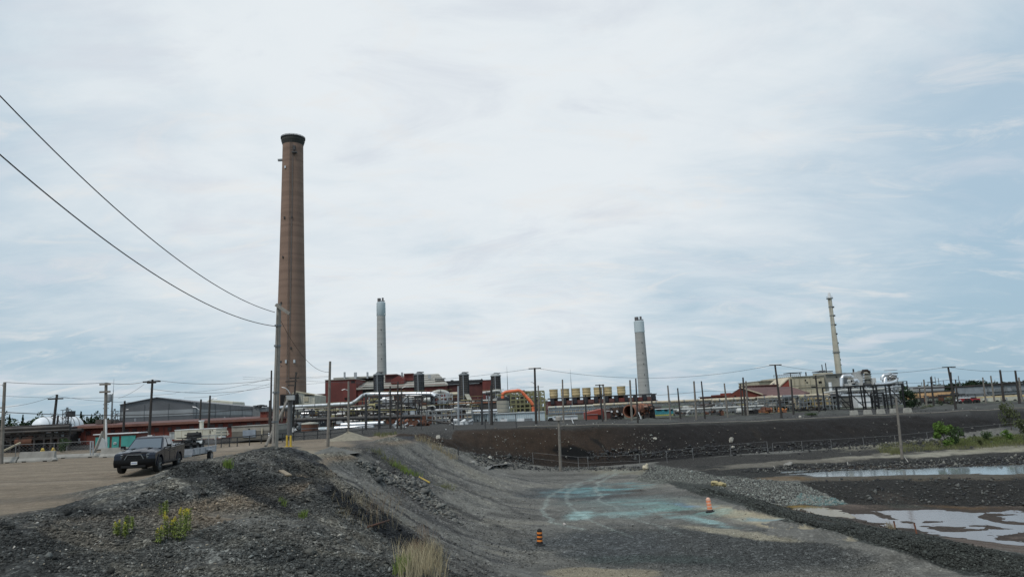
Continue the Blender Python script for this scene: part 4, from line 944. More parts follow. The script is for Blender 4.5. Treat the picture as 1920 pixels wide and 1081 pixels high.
# ---------------------------------------------------------------- red smelter hall
def smelter():
    Y = 330; B = base(700, 790, Y)
    t = thing('smelter_hall', 'large dark red smelter hall with pale sheet roof, rooftop vents and red penthouses', 'building', B)
    def pb(n, m_, *a): return pbox(*a).build(n, m_, t)
    # stepped end block, hall wall, lean roof
    pb('wall', REDW, 609.5, 668, 711.5, 800, Y, 40); pb('wall', REDW, 588, 609.2, 739, 800, Y + 2, 30)
    w = pb('wall', REDW, 668.3, 836, 722, 800, Y + 1, 50)
    pb('wall', REDD, 836.3, 924, 713, 800, Y + 12, 50)
    a, b = P(668, 707, Y + 40), P(822, 700, Y + 40); c, d = P(840, 719.5, Y), P(668, 724.5, Y); c[2] = d[2] = min(c[2], d[2]); a[2] = b[2]
    MB().extr([a, b, c, d], (0, 0, -.7)).build('roof', ROOFP, t)
    for k in range(1, 5):
        s = k / 5; MB().bar(d + (a - d) * s + np.array([0, 0, .2]), c + (b - c) * s + np.array([0, 0, .2]), .22).build('roof_seam', mat('roof_seam', (.16, .13, .11), .8), t)
    pb('roof_edge', ROOFP, 609, 668, 710.2, 711.5, Y - .5, 40)
    pb('roof_walk', ROOFP, 625, 712, 705.6, 708.6, Y + 20, 12)
    for px, tp, w_ in ((645.5, 697, 2.4), (665.8, 697.5, 4.5), (688.5, 697, 2.6), (753.5, 697.5, 3), (804.8, 702, 5)):
        v = pb('roof_vent', GALV, px - w_ / 2, px + w_ / 2, tp, 709, Y + 18, 1.5)
        pbox(px - w_ * .9, px + w_ * .9, 706, 709.5, Y + 17, 3).build('vent_base', STEELG, v)
    # rounded red penthouses
    for (x0, x1, t0, b0, m_) in ((722, 743, 701, 718, REDD), (757.5, 774, 699.5, 713, REDW)):
        pb('penthouse', m_, x0, x1, t0 + 2, b0, Y + 14, 12); pb('penthouse_roof', ROOFR, x0 - .6, x1 + .6, t0, t0 + 2, Y + 13, 14)
    x0, x1, z0, z1 = prect(733, 757, 704, 719, Y + 6)
    zz = z0 + (z1 - z0) * .55
    MB().extr([(x0, Y + 6, z0), (x1, Y + 6, z0), (x1, Y + 6, zz), (x0 + (x1 - x0) * .6, Y + 6, z1), (x0, Y + 6, zz)], (0, 12, 0)).build('penthouse', REDW, t)
    # louvres and small windows
    grow(t, 'louvre', BLACK, [(658, 665, 713.5, 717, Y - .2, .4), (646, 650, 745, 748.5, Y - .2, .4)])
    grow(t, 'dark_opening', BLACK, [(680, 702, 724, 740, Y + .7, .4), (776, 792, 726, 740, Y + .7, .4), (741, 748, 724.5, 727, Y + .7, .4)])
    grow(t, 'roof_parapet', ROOFD, [(824, 905, 712.5, 717.8, Y + 11, 40)]); grow(t, 'white_fascia', WHITE, [(840, 899, 718.6, 719.6, Y + 11.4, .4)])
    grow(t, 'roof_fan', STEELD, [(845, 849.5, 711.8, 716, Y + 30, 3), (880, 885, 711.5, 716, Y + 30, 3), (896, 901, 711, 716, Y + 28, 3), (902, 904, 709.5, 716, Y + 20, 2)])
    grow(t, 'wall', REDW, [(905, 924, 714, 748, Y + 9, 6)])
    grow(t, 'canopy', STEELG, [(815, 834, 708.4, 709.6, Y + 10, 5)]); grow(t, 'canopy_post', STEELD, [(816, 816.8, 709, 716, Y + 10, .5), (832, 832.8, 709, 716, Y + 10, .5)])
    for px in (744, 790, 870, 920): pb('wall_pilaster', REDD, px, px + 1.5, 726, 760, Y - .3, .8)
    pb('wall_band', ROOFR, 668, 836, 726.2, 727.4, Y + .6, .5)
    pb('eave', ROOFR, 586.5, 609.2, 738, 739.5, Y + 1, 32)
smelter()
def beige_annex():
    Y = 300; B = base(570, 775, Y)
    t = thing('stack_annex', 'small beige annex with brown vent strip at the foot of the giant smokestack', 'building', B)
    x0, x1, z0, z1 = prect(547, 590, 737, 755, Y)
    xm = x0 + (x1 - x0) * .2
    MB().extr([(x0, Y, z0 - 8), (x1, Y, z0 - 8), (x1, Y, z1 - 1.0), (xm, Y, z1 + .8), (x0, Y, z1 - .6)], (0, 18, 0)).build('wall', CREAM, t)
    MB().bar((x0 - .3, Y - .5, z1 - .5), (xm, Y - .5, z1 + 1.0), .4).build('roof_edge', BEIGE, t); MB().bar((xm, Y - .5, z1 + 1.0), (x1 + .3, Y - .5, z1 - .8), .4).build('roof_edge', BEIGE, t)
    grow(t, 'vent', BLACK, [(571 + k * 2.6, 573 + k * 2.6, 739.4 - .08 * k, 741.6 - .08 * k, Y - .25, .3) for k in range(7)])
    grow(t, 'door', BEIGE, [(570.5, 578, 744, 752, Y - .3, .4)]); grow(t, 'window', BLACK, [(556, 558, 736.5, 744, Y - .3, .4)])
    grow(t, 'wall_rib', PGREY, [(x, x + .5, 740, 755, Y - .2, .3) for x in (549, 552, 560, 563, 566, 581, 584)])
    q = thing('flue_portal', 'black box-shaped flue opening at the left foot of the giant smokestack', 'opening', base(535, 775, 290))
    pbox(525, 546, 738.5, 770, 290, 12).build('portal_frame', SOOT, q); pbox(527, 544, 741, 756, 289.7, .5).build('opening', BLACK, q)
beige_annex()
LT = [(710, 700.5, 740, 'leftmost of the four louvred dark cooling towers, below the thin chimney'),
      (786, 700, 741, 'second louvred dark cooling tower from the left, with a grey cap'),
      (870.5, 700.5, 752, 'third louvred tower from the left, tallest and browner, with a beige chute'),
      (930, 702, 745, 'rightmost of the four louvred dark cooling towers, beside the silver bend')]
LV = [mat('louvre_bluegrey', (.105, .115, .135), .7, scale=.4, streak=.3), mat('louvre_grey', (.10, .10, .105), .7, scale=.4, streak=.3),
      mat('louvre_brown', (.15, .135, .115), .7, scale=.4, streak=.4), mat('louvre_dark', (.11, .10, .095), .7, scale=.4, streak=.3)]
for i, (px, tp, bt, lab) in enumerate(LT):
    Y = 285; x0, x1, z0, z1 = prect(px - 9.3, px + 9.3, tp, bt, Y); cx_ = (x0 + x1) / 2; r = (x1 - x0) / 2
    t = thing('cooling_tower', lab, 'cooling tower', (cx_, Y, gz(cx_, Y)), 'louvred cooling towers on the smelter')
    MB().lathe((cx_, Y, z0 - 6), [(r * .8, 0), (r * .8, 5), (r * .92, 6), (r * .92, z1 - z0 + 5.2)], 12).build('shell', LV[i], t)
    n = 8 if i != 2 else 11
    for k in range(n + 1):
        z = z0 + .3 + (z1 - z0 - 1.2) * k / n
        MB().lathe((cx_, Y, z), [(r * .9, 0), (r * 1.0, -.05), (r * 1.0, .22), (r * .9, .3)], 12, False).build('ring_band', STEELD, t)
    for k in range(12):
        a = 2 * math.pi * (k + .5) / 12; MB().bar((cx_ + r * .97 * math.cos(a), Y + r * .97 * math.sin(a), z0), (cx_ + r * .97 * math.cos(a), Y + r * .97 * math.sin(a), z1 - .6), .22).build('mullion', STEELD, t)
    MB().lathe((cx_, Y, z1 - .7), [(r * .7, 0), (r * 1.1, .1), (r * 1.1, .45), (r * .5, 1.1), (r * .3, 1.5)], 14).build('cap', STEELG if i != 3 else PGREY, t)
    MB().box((cx_ + r * .3, Y, z1 + .55), (r * 1.3, r, .25)).build('cap_lid', STEELD, t)
    MB().bar((cx_ - r * .1, Y - r, z0 - 1), (cx_ - r * .1, Y - r, z1 - .5), .25).build('ladder', GALV, t)
Y = 280
MB().extr([P(870.5, 738, Y), P(878.5, 738, Y), P(886, 752, Y), P(878, 752, Y)], (0, 3, 0)).build('chute', CREAM, None, label='beige inclined chute below the third louvred tower', cat='chute')
MB().extr([P(787, 745, 200), P(799, 744, 200), P(800.5, 759, 200), P(793, 760, 200)], (0, 2.5, 0)).build('hopper', mat('pale_olive', (.33, .32, .25), .7), None, label='pale tapered hopper in the middle of the sooty pipework', cat='hopper')

# ---------------------------------------------------------------- pipes of the middle plant
pipe('long silver duct at the foot of the smokestack running right past the red hall', [(499, 767, 215), (545, 762, 210), (660, 756.5, 205), (672, 748, 205), (680, 741, 205), (690, 738.5, 203), (811, 737.5, 200), (817, 743, 199)], 205, 3.6, SILVER, 14, 14, legs=9, flm=STEELG)
pipe('silver bend with arched elbow above the second tower frame', [(806, 743), (812, 736), (822, 733), (834, 733.5), (843, 740), (845, 745)], 212, 3.6, PIPEW, 14, 3, flm=STEELD)
pipe('short silver overhead bend left of the orange duct', [(905, 736), (918, 735), (932, 731.5), (939, 733), (941, 738)], 215, 2.7, PIPEW, 12, 3, flm=STEELG)
pipe('bright orange elbowed duct descending to the pale blue shed', [(942.5, 746), (942, 738.5), (947, 734.5), (975.5, 731), (999, 756.5), (1000, 771)], 165, 2.9, ORANGE, 14, 6)
pipe('long sooty black pipe crossing the middle plant', [(548, 787), (700, 782.5), (788, 779.5), (812, 784), (838, 790)], 140, 3.4, PIPED, 12, 16, legs=10, flm=STEELD)
pipe('second sooty pipe just under the silver duct', [(660, 764), (700, 758), (742, 757), (770, 755.5)], 190, 2.8, PIPED, 12, 6, flm=STEELG)
pipe('grey drooping pipe left of the pale grey pole', [(788, 764), (812, 760), (816, 762), (817, 776)], 170, 1.1, PIPEW, 10)
pipe('white pipe running right to the tan tank', [(818, 768), (850, 772), (880, 770), (932, 768)], 150, 1.6, SILVER, 10, 4)
pipe('upper white pipe behind the white pipe left of the tan tank', [(843, 757), (870, 751.5), (932, 749.5)], 190, 1.7, PIPEW, 10, 4)
pipe('brown pipe below the beige chute', [(842, 758), (870, 755), (905, 754.5), (930, 753.5)], 185, 1.2, RUSTL, 8, 0)
pipe('low sooty pipe bending down at the left of the pale grey pole', [(800, 786), (835, 792), (858, 794)], 128, 1.8, PIPED, 10, 4)
pipe('thin yellow rail pipe along the middle frames', [(590, 768), (745, 768), (780, 768)], 150, .7, YELLR, 8)
pipe('thin blue-grey pipe above the frames right of the smokestack', [(546, 768), (620, 766.5), (690, 764)], 175, .8, SILVER, 8)
RNDR = [
 ('rusty brown steel frame packed with pipes right of the giant smokestack', 546, 625, [766, 775], 800, 160, 10, 12, STEELD, 46),
 ('sooty two-storey pipe frame between the smokestack and the first louvred tower', 620, 700, [762, 771, 781], 802, 155, 12, 10, SOOT, 60),
 ('sooty pipe frame under the first louvred tower', 686, 760, [742, 756, 769, 780], 802, 165, 14, 12, STEELD, 64),
 ('dark frame with yellow rails under the red penthouses', 742, 800, [742, 755, 768, 780], 800, 160, 12, 11, SOOT, 56),
 ('grey lattice platform under the silver arched bend', 806, 848, [738, 744, 752, 757], 797, 200, 10, 8, GALV, 34),
 ('low tangle of pipework in front of the third louvred tower', 800, 885, [768, 777, 786], 797, 135, 10, 9, STEELG, 64),
 ('dark frame behind the pale grey pole', 838, 905, [751, 760, 769], 795, 185, 12, 11, SOOT, 50),
 ('dark frame right of the rightmost louvred tower', 905, 945, [737, 748, 758], 792, 205, 10, 9, STEELD, 36),
]
for lab, a, b, lv, pyb, Y, d, st, mm, fl in RNDR: rack(lab, a, b, lv, pyb, Y, d, st, mm, fill=fl)
# blocks of sheds in among the frames
for lab, a, b, y0, y1, Y, d, mm in (
    ('sooty sheet-clad shed right of the smokestack behind the frames', 556, 600, 768, 800, 175, 8, mat('slate_siding', (.07, .078, .088), .8, scale=.4, streak=.3)),
    ('dark flue building under the silver duct', 618, 700, 764, 802, 182, 8, SOOT),
    ('sooty converter building under the first two louvred towers', 690, 806, 745, 800, 195, 14, mat('sooty_siding', (.06, .058, .062), .85, scale=.3, streak=.5, stain=(.02, .02, .02))),
    ('dark low building behind the pipe tangle', 806, 935, 756, 796, 200, 14, mat('dark_grey_siding', (.075, .07, .068), .85, scale=.3, streak=.4)),  # siding in a plain dark grey
    ('red-brown shed beside the second pole of the middle plant', 620, 640, 770, 792, 170, 5, RUSTL),
    ('long rust-coloured shed behind the silver vessels', 724, 800, 781, 799, 152, 5, RUST),
    ('grey-beige plant block behind the dense yellow and grey pipework', 1436, 1500, 744, 770, 178, 8, mat('dusty_beige', (.24, .22, .17), .8, scale=.4, streak=.5)),
    ('tan plant block just left of the black steel frame', 1503, 1567, 741, 768, 176, 8, mat('dusty_tan', (.34, .29, .19), .8, scale=.4, streak=.5)),
    ('pale grey casing under the right silver scrubber', 1641, 1690, 725, 764, 194, 8, mat('casing_grey', (.38, .38, .37), .7, scale=.4, streak=.5)),
    ('upper grey deck house under the white arch duct', 1572, 1640, 724, 742, 200, 6, mat('deck_grey', (.30, .30, .29), .7, scale=.4, streak=.5)),
    ('low dusty block left of the three poles behind the pipe bridges', 1345, 1432, 752, 770, 195, 8, mat('dusty_grey', (.16, .15, .14), .8, scale=.4, streak=.5))):
    x0, x1, z0, z1 = prect(a, b, y0, y1, Y); q = thing('process_building', lab, 'building', ((x0 + x1) / 2, Y, gz((x0 + x1) / 2, Y)))
    MB().box(((x0 + x1) / 2, Y + d / 2, (z0 + z1) / 2 - .5), (x1 - x0, d, z1 - z0 + 1)).build('wall', mm, q)
    MB().box(((x0 + x1) / 2, Y + d / 2, z1 + .12), (x1 - x0 + .5, d + .6, .25)).build('roof', ROOFD, q)
    n = int((b - a) / 9)
    for k in range(n):
        px = a + 4 + k * 9; hgt = rnd(2, 5); yy = rnd(y0 + 4, max(y0 + 5, y1 - 14))
        pbox(px, px + rnd(2, 5), yy, yy + hgt, Y - .25, .4).build(random.choice(('louvre', 'hatch')), random.choice((BLACK, STEELG, RUST, STEELD)), q)
# vessels and tanks
def vessel(px0, px1, py, Y, rpx, label, m_=SILVER, group='horizontal vessels by the track'):
    a, b = P(px0, py + .023 * (px1 - px0), Y), P(px1, py - .023 * (px1 - px0), Y); b[2] = a[2]; r = rpx * Y / FPX
    t = thing('horizontal_vessel', label, 'tank', (a[0], Y, gz(a[0], Y)), group)
    d = (b - a) / np.linalg.norm(b - a)
    MB().tube([a - d * r * .35, a - d * r * .25, a, b, b + d * r * .25, b + d * r * .35], [r * .35, r * .7, r, r, r * .7, r * .35], 18).build('shell', m_, t, True)
    n = max(2, int((px1 - px0) / 16))
    for k in range(n):
        p = a + (b - a) * (k + .5) / n; MB().cyl(p - d * .06, p + d * .06, r * 1.03, n=18).build('band', GALV, t)
        g = gz(p[0], p[1]); MB().box((p[0], p[1], (p[2] - r * .6 + g) / 2), (.5, r * 1.4, max(p[2] - r * .6 - g, .2))).build('saddle', STEELD, t)
BRIGHT = mat('bright_aluminium', (.62, .64, .66), .3, metal=.6, scale=.8, streak=.2, stain=(.3, .28, .25))
vessel(640, 719, 794.5, 138, 4.2, 'longer bright silver vessel behind the dark posts', BRIGHT)
vessel(628, 700, 801.5, 126, 4.6, 'lower bright silver vessel right of the pale blue tank', BRIGHT)
vessel(593, 617, 805, 124, 4.6, 'short pale blue tank left of the tall grey pole', BLUEW)
def drum_tank(px0, px1, py0, py1, Y, m_, label, bands=3, roofm=None, name='storage_tank', group=None):
    x0, x1, z0, z1 = prect(px0, px1, py0, py1, Y); cx_ = (x0 + x1) / 2; r = (x1 - x0) / 2; g = gz(cx_, Y)
    z0 = min(z0, max(g, z0)); t = thing(name, label, 'tank', (cx_, Y + r, g), group)
    MB().lathe((cx_, Y + r, min(z0, z1 - 1)), [(r, 0), (r, z1 - z0)], 28).build('shell', m_, t, True)
    MB().lathe((cx_, Y + r, z1 - .02), [(r * 1.02, 0), (r * 1.02, .2), (r * .1, r * .22)], 28).build('roof', roofm or STEELD, t)
    for k in range(bands): MB().lathe((cx_, Y + r, z0 + (z1 - z0) * (k + 1) / (bands + 1)), [(r * .99, 0), (r * 1.012, .02), (r * 1.012, .1), (r * .99, .12)], 28, False).build('hoop', STEELG, t)
    if z0 > g + .2: MB().lathe((cx_, Y + r, g), [(r * .96, 0), (r * .96, z0 - g + .05)], 20).build('plinth', CONCD, t)
    return t
drum_tank(561, 592, 794.5, 813, 120, RUST, 'squat rust-streaked brown tank with white rim left of the pale blue tank', 1, CREAM)
t = drum_tank(931, 955, 750, 772, 168, mat('tan_tank', (.38, .36, .30), .7, scale=.4, streak=.3), 'pale tan round tank with dark collar below the orange duct', 2, STEELD)
MB().lathe((P(943, 748, 168)[0], 168 + 1.55, P(943, 751, 168)[2]), [(1.5, 0), (1.45, .75), (1.2, 1.0)], 24).build('collar', STEELD, t, True)
# olive-yellow precipitator frame
rack('olive-yellow painted equipment frame right of the orange duct', 957, 1020, [734, 741, 748, 756, 764], 790, 178, 12, 9, OLIVE, fill=60, fillm=[OLIVE, OLIVE, SOOT, STEELG, PIPEW, STEELD], w=.3)
rack('olive-yellow upper gantry joining the orange duct and the tan tank', 934, 975, [738, 745], 770, 186, 8, 8, OLIVE, fill=30, fillm=[OLIVE, STEELG, PIPEW, STEELD, SOOT])
q = thing('precipitator', 'olive-brown precipitator casing inside the olive-yellow frame', 'machine', base(988, 790, 182))
for it, mm in (((960, 984, 748, 766, 186, 6), mat('olive_grey', (.10, .10, .075), .8)), ((990, 1018, 743, 757, 187, 6), mat('olive_grey', (.10, .10, .075), .8)), ((984, 1002, 758, 769, 182, 5), mat('brown_grey', (.13, .12, .11), .8)), ((1003, 1017, 757, 769, 182, 5), STEELG)):
    pbox(*it).build('casing', mm, q)
for k in range(14): a = rnd(960, 1012); b_ = rnd(738, 764); pbox(a, a + rnd(2, 6), b_, b_ + rnd(1, 3), 180.5, .6).build('duct_box', random.choice((OLIVE, SOOT, PIPEW, STEELD, YELLR)), q)
# pale blue sheds
def blue_shed():
    Y = 138; x0, x1, z0, z1 = prect(931, 1022, 771, 795, Y); g = gz((x0 + x1) / 2, Y)
    t = thing('steel_shed', 'long pale blue sheet-metal shed with open bays below the orange duct', 'shed', ((x0 + x1) / 2, Y, g))
    MB().box(((x0 + x1) / 2, Y + 5, (z1 + g) / 2 - .3), (x1 - x0, 10, z1 - g)).build('wall', BLUEW, t)
    MB().box(((x0 + x1) / 2, Y + 5, z1 - .22), (x1 - x0 + .3, 10.4, .12)).build('roof', PGREY, t)
    n = 22
    for k in range(n): MB().box((x0 + (x1 - x0) * (k + .5) / n, Y - .03, (z1 + g) / 2 - .3), (.06, .05, z1 - g - .3)).build('wall_rib', PGREY, t)
    for a, b, y0, y1, mm in ((938, 951, 785, 793, WHITE), (953, 965, 784.5, 793, mat('dull_blue', (.30, .35, .37), .6)), (970, 983, 784, 791, WHITE), (984, 998, 783.5, 791, STEELG), (928, 932, 784, 787, STEELD), (940, 945, 783.6, 785, STEELD)):  # one bay door in a duller blue than the walls
        f = pbox(a, b, y0 - .0, y1, Y - .12, .12).build('bay_door' if b - a > 6 else 'window', mm, t)
    t2 = thing('steel_shed', 'pale blue lean-to hall with closely spaced dark posts left of the long blue shed', 'shed', base(907, 795, 144))
    pbox(884, 931, 775, 796, 144, 7).build('wall', BLUEW, t2)
    for px in (885, 890, 894, 898.5, 907, 912, 926.5): pbox(px, px + 1.0, 775, 797, 143.4, .2).build('post', STEELD, t2)
    for px, yy in ((894, 786), (909, 786), (902, 787)): pbox(px, px + 3, yy, yy + 2, 143.8, .1).build('window', GLASSD, t2)
    pbox(882, 932, 773, 775, 143.6, 8).build('roof', SILVER, t2)
blue_shed()
# mobile equipment near the sheds
q = thing('window_van', 'small blue-grey vehicle with big dark windows right of the long blue shed', 'vehicle', base(1032, 788, 132))
pbox(1028.5, 1036.5, 781.5, 787, 132, 3).build('body', BLUEW, q); pbox(1029.5, 1035.5, 782.4, 785, 131.9, .12).build('window', GLASSD, q)
for px in (1030, 1035): c = P(px, 787.3, 132.0); MB().cyl(c + np.array([0, -.1, 0]), c + np.array([0, .2, 0]), .28, n=12).build('wheel', RUBBER, q)
q = thing('site_trailer', 'long white site trailer below the pipe gallery', 'trailer', base(1062, 786, 134))
pbox(1038, 1083, 779.5, 786, 134, 4).build('body', WHITE, q); grow(q, 'door', LGREY, [(1046, 1049, 781, 786, 133.9, .1), (1070, 1072, 781, 785.5, 133.9, .1)]); pbox(1037.5, 1083.5, 778.8, 779.5, 133.8, 4.4).build('roof', PGREY, q)
def red_shed():
    Y = 142; x0, x1, z0, z1 = prect(1100, 1146, 765, 787, Y); g = gz((x0 + x1) / 2, Y)
    t = thing('red_shed', 'bright red sheet-metal shed with sloping top and dark bay', 'shed', ((x0 + x1) / 2, Y, g))
    xa = P(1131, 770, Y)[0]
    MB().extr([(x0, Y, g), (xa, Y, g), (xa, Y, z1 - .1), (x0, Y, z1 - .75)], (0, 7, 0)).build('wall', REDS, t)
    MB().box(((xa + x1) / 2, Y + 4, (g + z1 - .5) / 2), (x1 - xa - .02, 6, z1 - g - .5)).build('wall', ROOFR, t)
    pbox(1121, 1129, 777, 787, Y - .1, .2).build('open_bay', BLACK, t)
    pbox(1133, 1145, 769.5, 770.5, Y + .8, .2).build('white_trim', WHITE, t); pbox(1100, 1121, 776, 776.6, Y - .15, .2).build('rail', GALV, t)
red_shed()
# furnace scrap
def furnace():
    Y = 140; c = P(1180, 770.5, Y); r = 11.6 * Y / FPX
    t = thing('rotary_drum', 'rusty open-ended rotary drum lying on the plateau edge, its wide mouth facing us', 'drum', (c[0], Y, gz(c[0], Y)))
    m1 = MB(); n = 28; vs = []
    ax = np.array([.8, .6, 0]); sd_ = np.array([.6, -.8, 0])
    ax = np.array([.35, .94, 0]); sd_ = np.array([.94, -.35, 0])
    rings = [(r, 0), (r * 1.04, .1), (r * 1.04, .5), (r, .6), (r * .97, 7), (r * .88, 7), (r * .88, .5), (r * .88, 0)]
    for rr, d in rings:
        for i in range(n):
            a = 2 * math.pi * i / n; vs.append(c + ax * d + sd_ * rr * math.cos(a) + np.array([0, 0, rr * math.sin(a)]))
    m1.add(vs, [(k * n + i, k * n + (i + 1) % n, ((k + 1) % 8) * n + (i + 1) % n, ((k + 1) % 8) * n + i) for k in range(8) for i in range(n)])
    m1.build('drum_shell', RUSTL, t, True)
    MB().cyl(c + ax * 6.5, c + ax * 6.8, r * .87, n=24).build('inner_wall', SOOT, t)
    t2 = thing('furnace_vessel', 'sooty horizontal furnace vessel right of the open rusty drum', 'furnace', base(1208, 780, 146))
    a, b = P(1192, 768, 146), P(1222, 769, 146); b[2] = a[2]
    MB().tube([a, b], 9.5 * 146 / FPX, 20).build('shell', RUST, t2, True)
    for k in range(5): p = a + (b - a) * (k + .3) / 5; MB().cyl(p - np.array([.08, 0, 0]), p + np.array([.08, 0, 0]), 10.1 * 146 / FPX, n=20).build('stiffener', RUSTL, t2)
    MB().tube([P(1196, 760, 146), P(1201, 757.5, 146), P(1208, 758.5, 146), P(1213, 764, 146)], .25, 8).build('hood_arch', RUSTL, t2, True)
    grow(t2, 'burner_box', SOOT, [(1217, 1228, 760, 784, 144.5, 3), (1207, 1218, 774, 784, 144, 2)])
    grow(t2, 'brick_lining', mat('pale_pink_brick', (.42, .29, .23), .9), [(1219.5, 1223, 762.5, 766.5, 144.2, .3), (1208, 1214, 760, 762.5, 144.4, .6)])
    for k in range(26): a0, b0 = rnd(1194, 1226), rnd(762, 783); pbox(a0, a0 + rnd(1, 4), b0, b0 + rnd(1, 3.5), 143.6 + rnd(0, .6), .6).build('scrap_plate', random.choice((SOOT, RUST, STEELD, BLACK)), t2)
    t3 = thing('burner_skid', 'dark brown furnace skid with round white gauges left of the open rusty drum', 'machine', base(1157, 785, 142))
    grow(t3, 'frame_box', mat('dark_brown_paint', (.075, .045, .03), .8), [(1146, 1161, 764, 779, 142, 3)]); grow(t3, 'frame_box', SOOT, [(1161, 1170, 762, 784, 143, 3), (1145, 1148, 763, 785, 141.7, .5)])
    for px, py, rr in ((1147, 771, 1.8), (1157.5, 770.5, 2), (1166, 776, 1.7), (1154.5, 780, 1.4)):
        p = P(px, py, 141.6); MB().cyl(p, p + np.array([0, .3, 0]), rr * 142 / FPX, n=14).build('gauge', WHITE, t3)
    for px in (1150, 1154, 1158, 1164): p = P(px, 782.5, 141.6); MB().cyl(p, p + np.array([0, .5, 0]), .28, n=12).build('wheel', RUBBER, t3)
    for k in range(14): a0, b0 = rnd(1146, 1168), rnd(764, 782); pbox(a0, a0 + rnd(1, 3), b0, b0 + rnd(1, 3.5), 141.4, .5).build('bracket', random.choice((SOOT, RUST, STEELD)), t3)
furnace()
q = thing('teal_container', 'low teal container with yellow stripe along its foot right of the furnace vessel', 'container', base(1246, 779, 150))
pbox(1229, 1262.5, 766.5, 776, 150, 4).build('body', TEALC, q); pbox(1229, 1262.5, 776.1, 778.5, 150, 4).build('foot_stripe', mat('yellow_green_paint', (.42, .42, .10), .7), q)
grow(q, 'window', BLACK, [(1232, 1240, 767.5, 769, 149.85, .2), (1246, 1251.5, 767, 769.5, 149.85, .2), (1257, 1261, 766.8, 769, 149.85, .2)]); pbox(1229, 1262.5, 765.8, 766.4, 149.8, 4.3).build('roof_edge', WHITE, q)
grow(q, 'panel_rib', TEALC, [(x, x + .5, 770, 776, 149.9, .1) for x in range(1231, 1262, 4)])

# ---------------------------------------------------------------- red hall with fans
def fan_hall():
    Y = 310; B = base(1130, 775, Y)
    t = thing('fan_hall', 'long low dark red hall with a row of black louvre vents on its roof edge', 'building', B)
    pbox(1028, 1232, 747, 790, Y + 6, 30).build('wall', REDD, t)
    x0, x1, z0, z1 = prect(1026, 1240, 753.5, 762, Y)
    MB().extr([(x0, Y, z0), (x1, Y, z0), (x1, Y + 8, z1), (x0, Y + 8, z1)], (0, 0, -.5)).build('roof', ROOFR, t)
    MB().box(((x0 + x1) / 2, Y + .3, z0 - 3), (x1 - x0, .6, 5.5)).build('wall', mat('grey_brown_wall', (.10, .085, .08), .8, scale=.3, streak=.3), t)
    for px in (1036, 1058, 1078.5, 1098.5, 1118, 1137.5, 1156, 1174.5, 1192, 1209, 1226.5):
        py = 747.5 - .046 * (px - 1130); v = pbox(px - 3.2, px + 3.2, py - 5.5, py + 6, Y + 4.6, 3).build('louvre_vent', mat('vent_black', (.02, .022, .028), .7), t)
        pbox(px - 6, px + 6, py - 9.5, py - 8.3, Y + 4, 4).build('rain_hood', STEELD, v); pbox(px - .5, px + .5, py - 8.5, py - 5, Y + 6, .4).build('hood_post', STEELD, v)
    for a, b in ((1062, 1074), (1082, 1094), (1102, 1114), (1122, 1133), (1142, 1152), (1160, 1171), (1178, 1188), (1196, 1205), (1213, 1222)):
        py = 749 - .046 * ((a + b) / 2 - 1130); pbox(a, b, py - 2, py + 5, Y + 5, .8).build('wall_panel', random.choice((REDW, ROOFR, REDD)), t)
    pbox(1028, 1232, 741.5, 743, Y + 12, 20).build('roof_deck', ROOFD, t)
fan_hall()
for k, px in enumerate((1038.5, 1060, 1080.5, 1100.5, 1122, 1140.5, 1166)):
    Y = 330; sl = -.046 * (px - 1100); x0, x1, z0, z1 = prect(px - 8, px + 8, 726.5 + sl, 741 + sl, Y); cx_ = (x0 + x1) / 2; r = (x1 - x0) / 2
    n_ = ['first', 'second', 'third', 'fourth', 'fifth, half behind a crossarm pole,', 'sixth', 'seventh, set apart from the others,'][k]
    t = thing('cooling_fan_drum', n_ + ' tan cooling drum from the left behind the fan hall', 'cooling fan', (cx_, Y + r, z0 - 4), 'tan cooling fan drums')
    MB().lathe((cx_, Y + r, z0 - 4), [(r * .92, 0), (r * .92, 4.2), (r * 1.0, 4.4), (r * .96, 4 + (z1 - z0) * .6), (r * 1.01, z1 - z0 + 4)], 26).build('shell', TAND, t, True)
    MB().lathe((cx_, Y + r, z1), [(r * .97, 0), (r * .97, -1.2), (0.1, -1.2)], 26, False).build('throat', BLACK, t)
    for u in (.1, .45, .8, .97): MB().lathe((cx_, Y + r, z0 + (z1 - z0) * u), [(r * .98, 0), (r * 1.03, 0), (r * 1.03, .16), (r * .98, .16)], 26, False).build('hoop', mat('tan_shade', (.22, .17, .08), .7), t)
    MB().box((cx_, Y + r, z0 - 5), (r * 2.4, r * 2.2, 2)).build('deck', STEELG, t)
def mast(px, py0, py1, Y, label, w=.25):
    x = P(px, py1, Y)[0]; g = gz(x, Y); t = thing('antenna_mast', label, 'mast', (x, Y, g)); z1 = P(px, py0, Y)[2]
    MB().cyl((x, Y, g), (x, Y, z1), w * .7, w * .3, 6).build('mast_pole', STEELG, t); MB().cyl((x, Y, z1), (x, Y, z1 + 3), .05, .03, 5).build('whip', STEELG, t)
mast(952.5, 704, 740, 220, 'thin antenna mast above the orange duct'); mast(1072, 708, 740, 250, 'thin antenna mast between the second and third tan fans')
mast(209.5, 730, 790, 190, 'thin radio mast left of the grey warehouse')
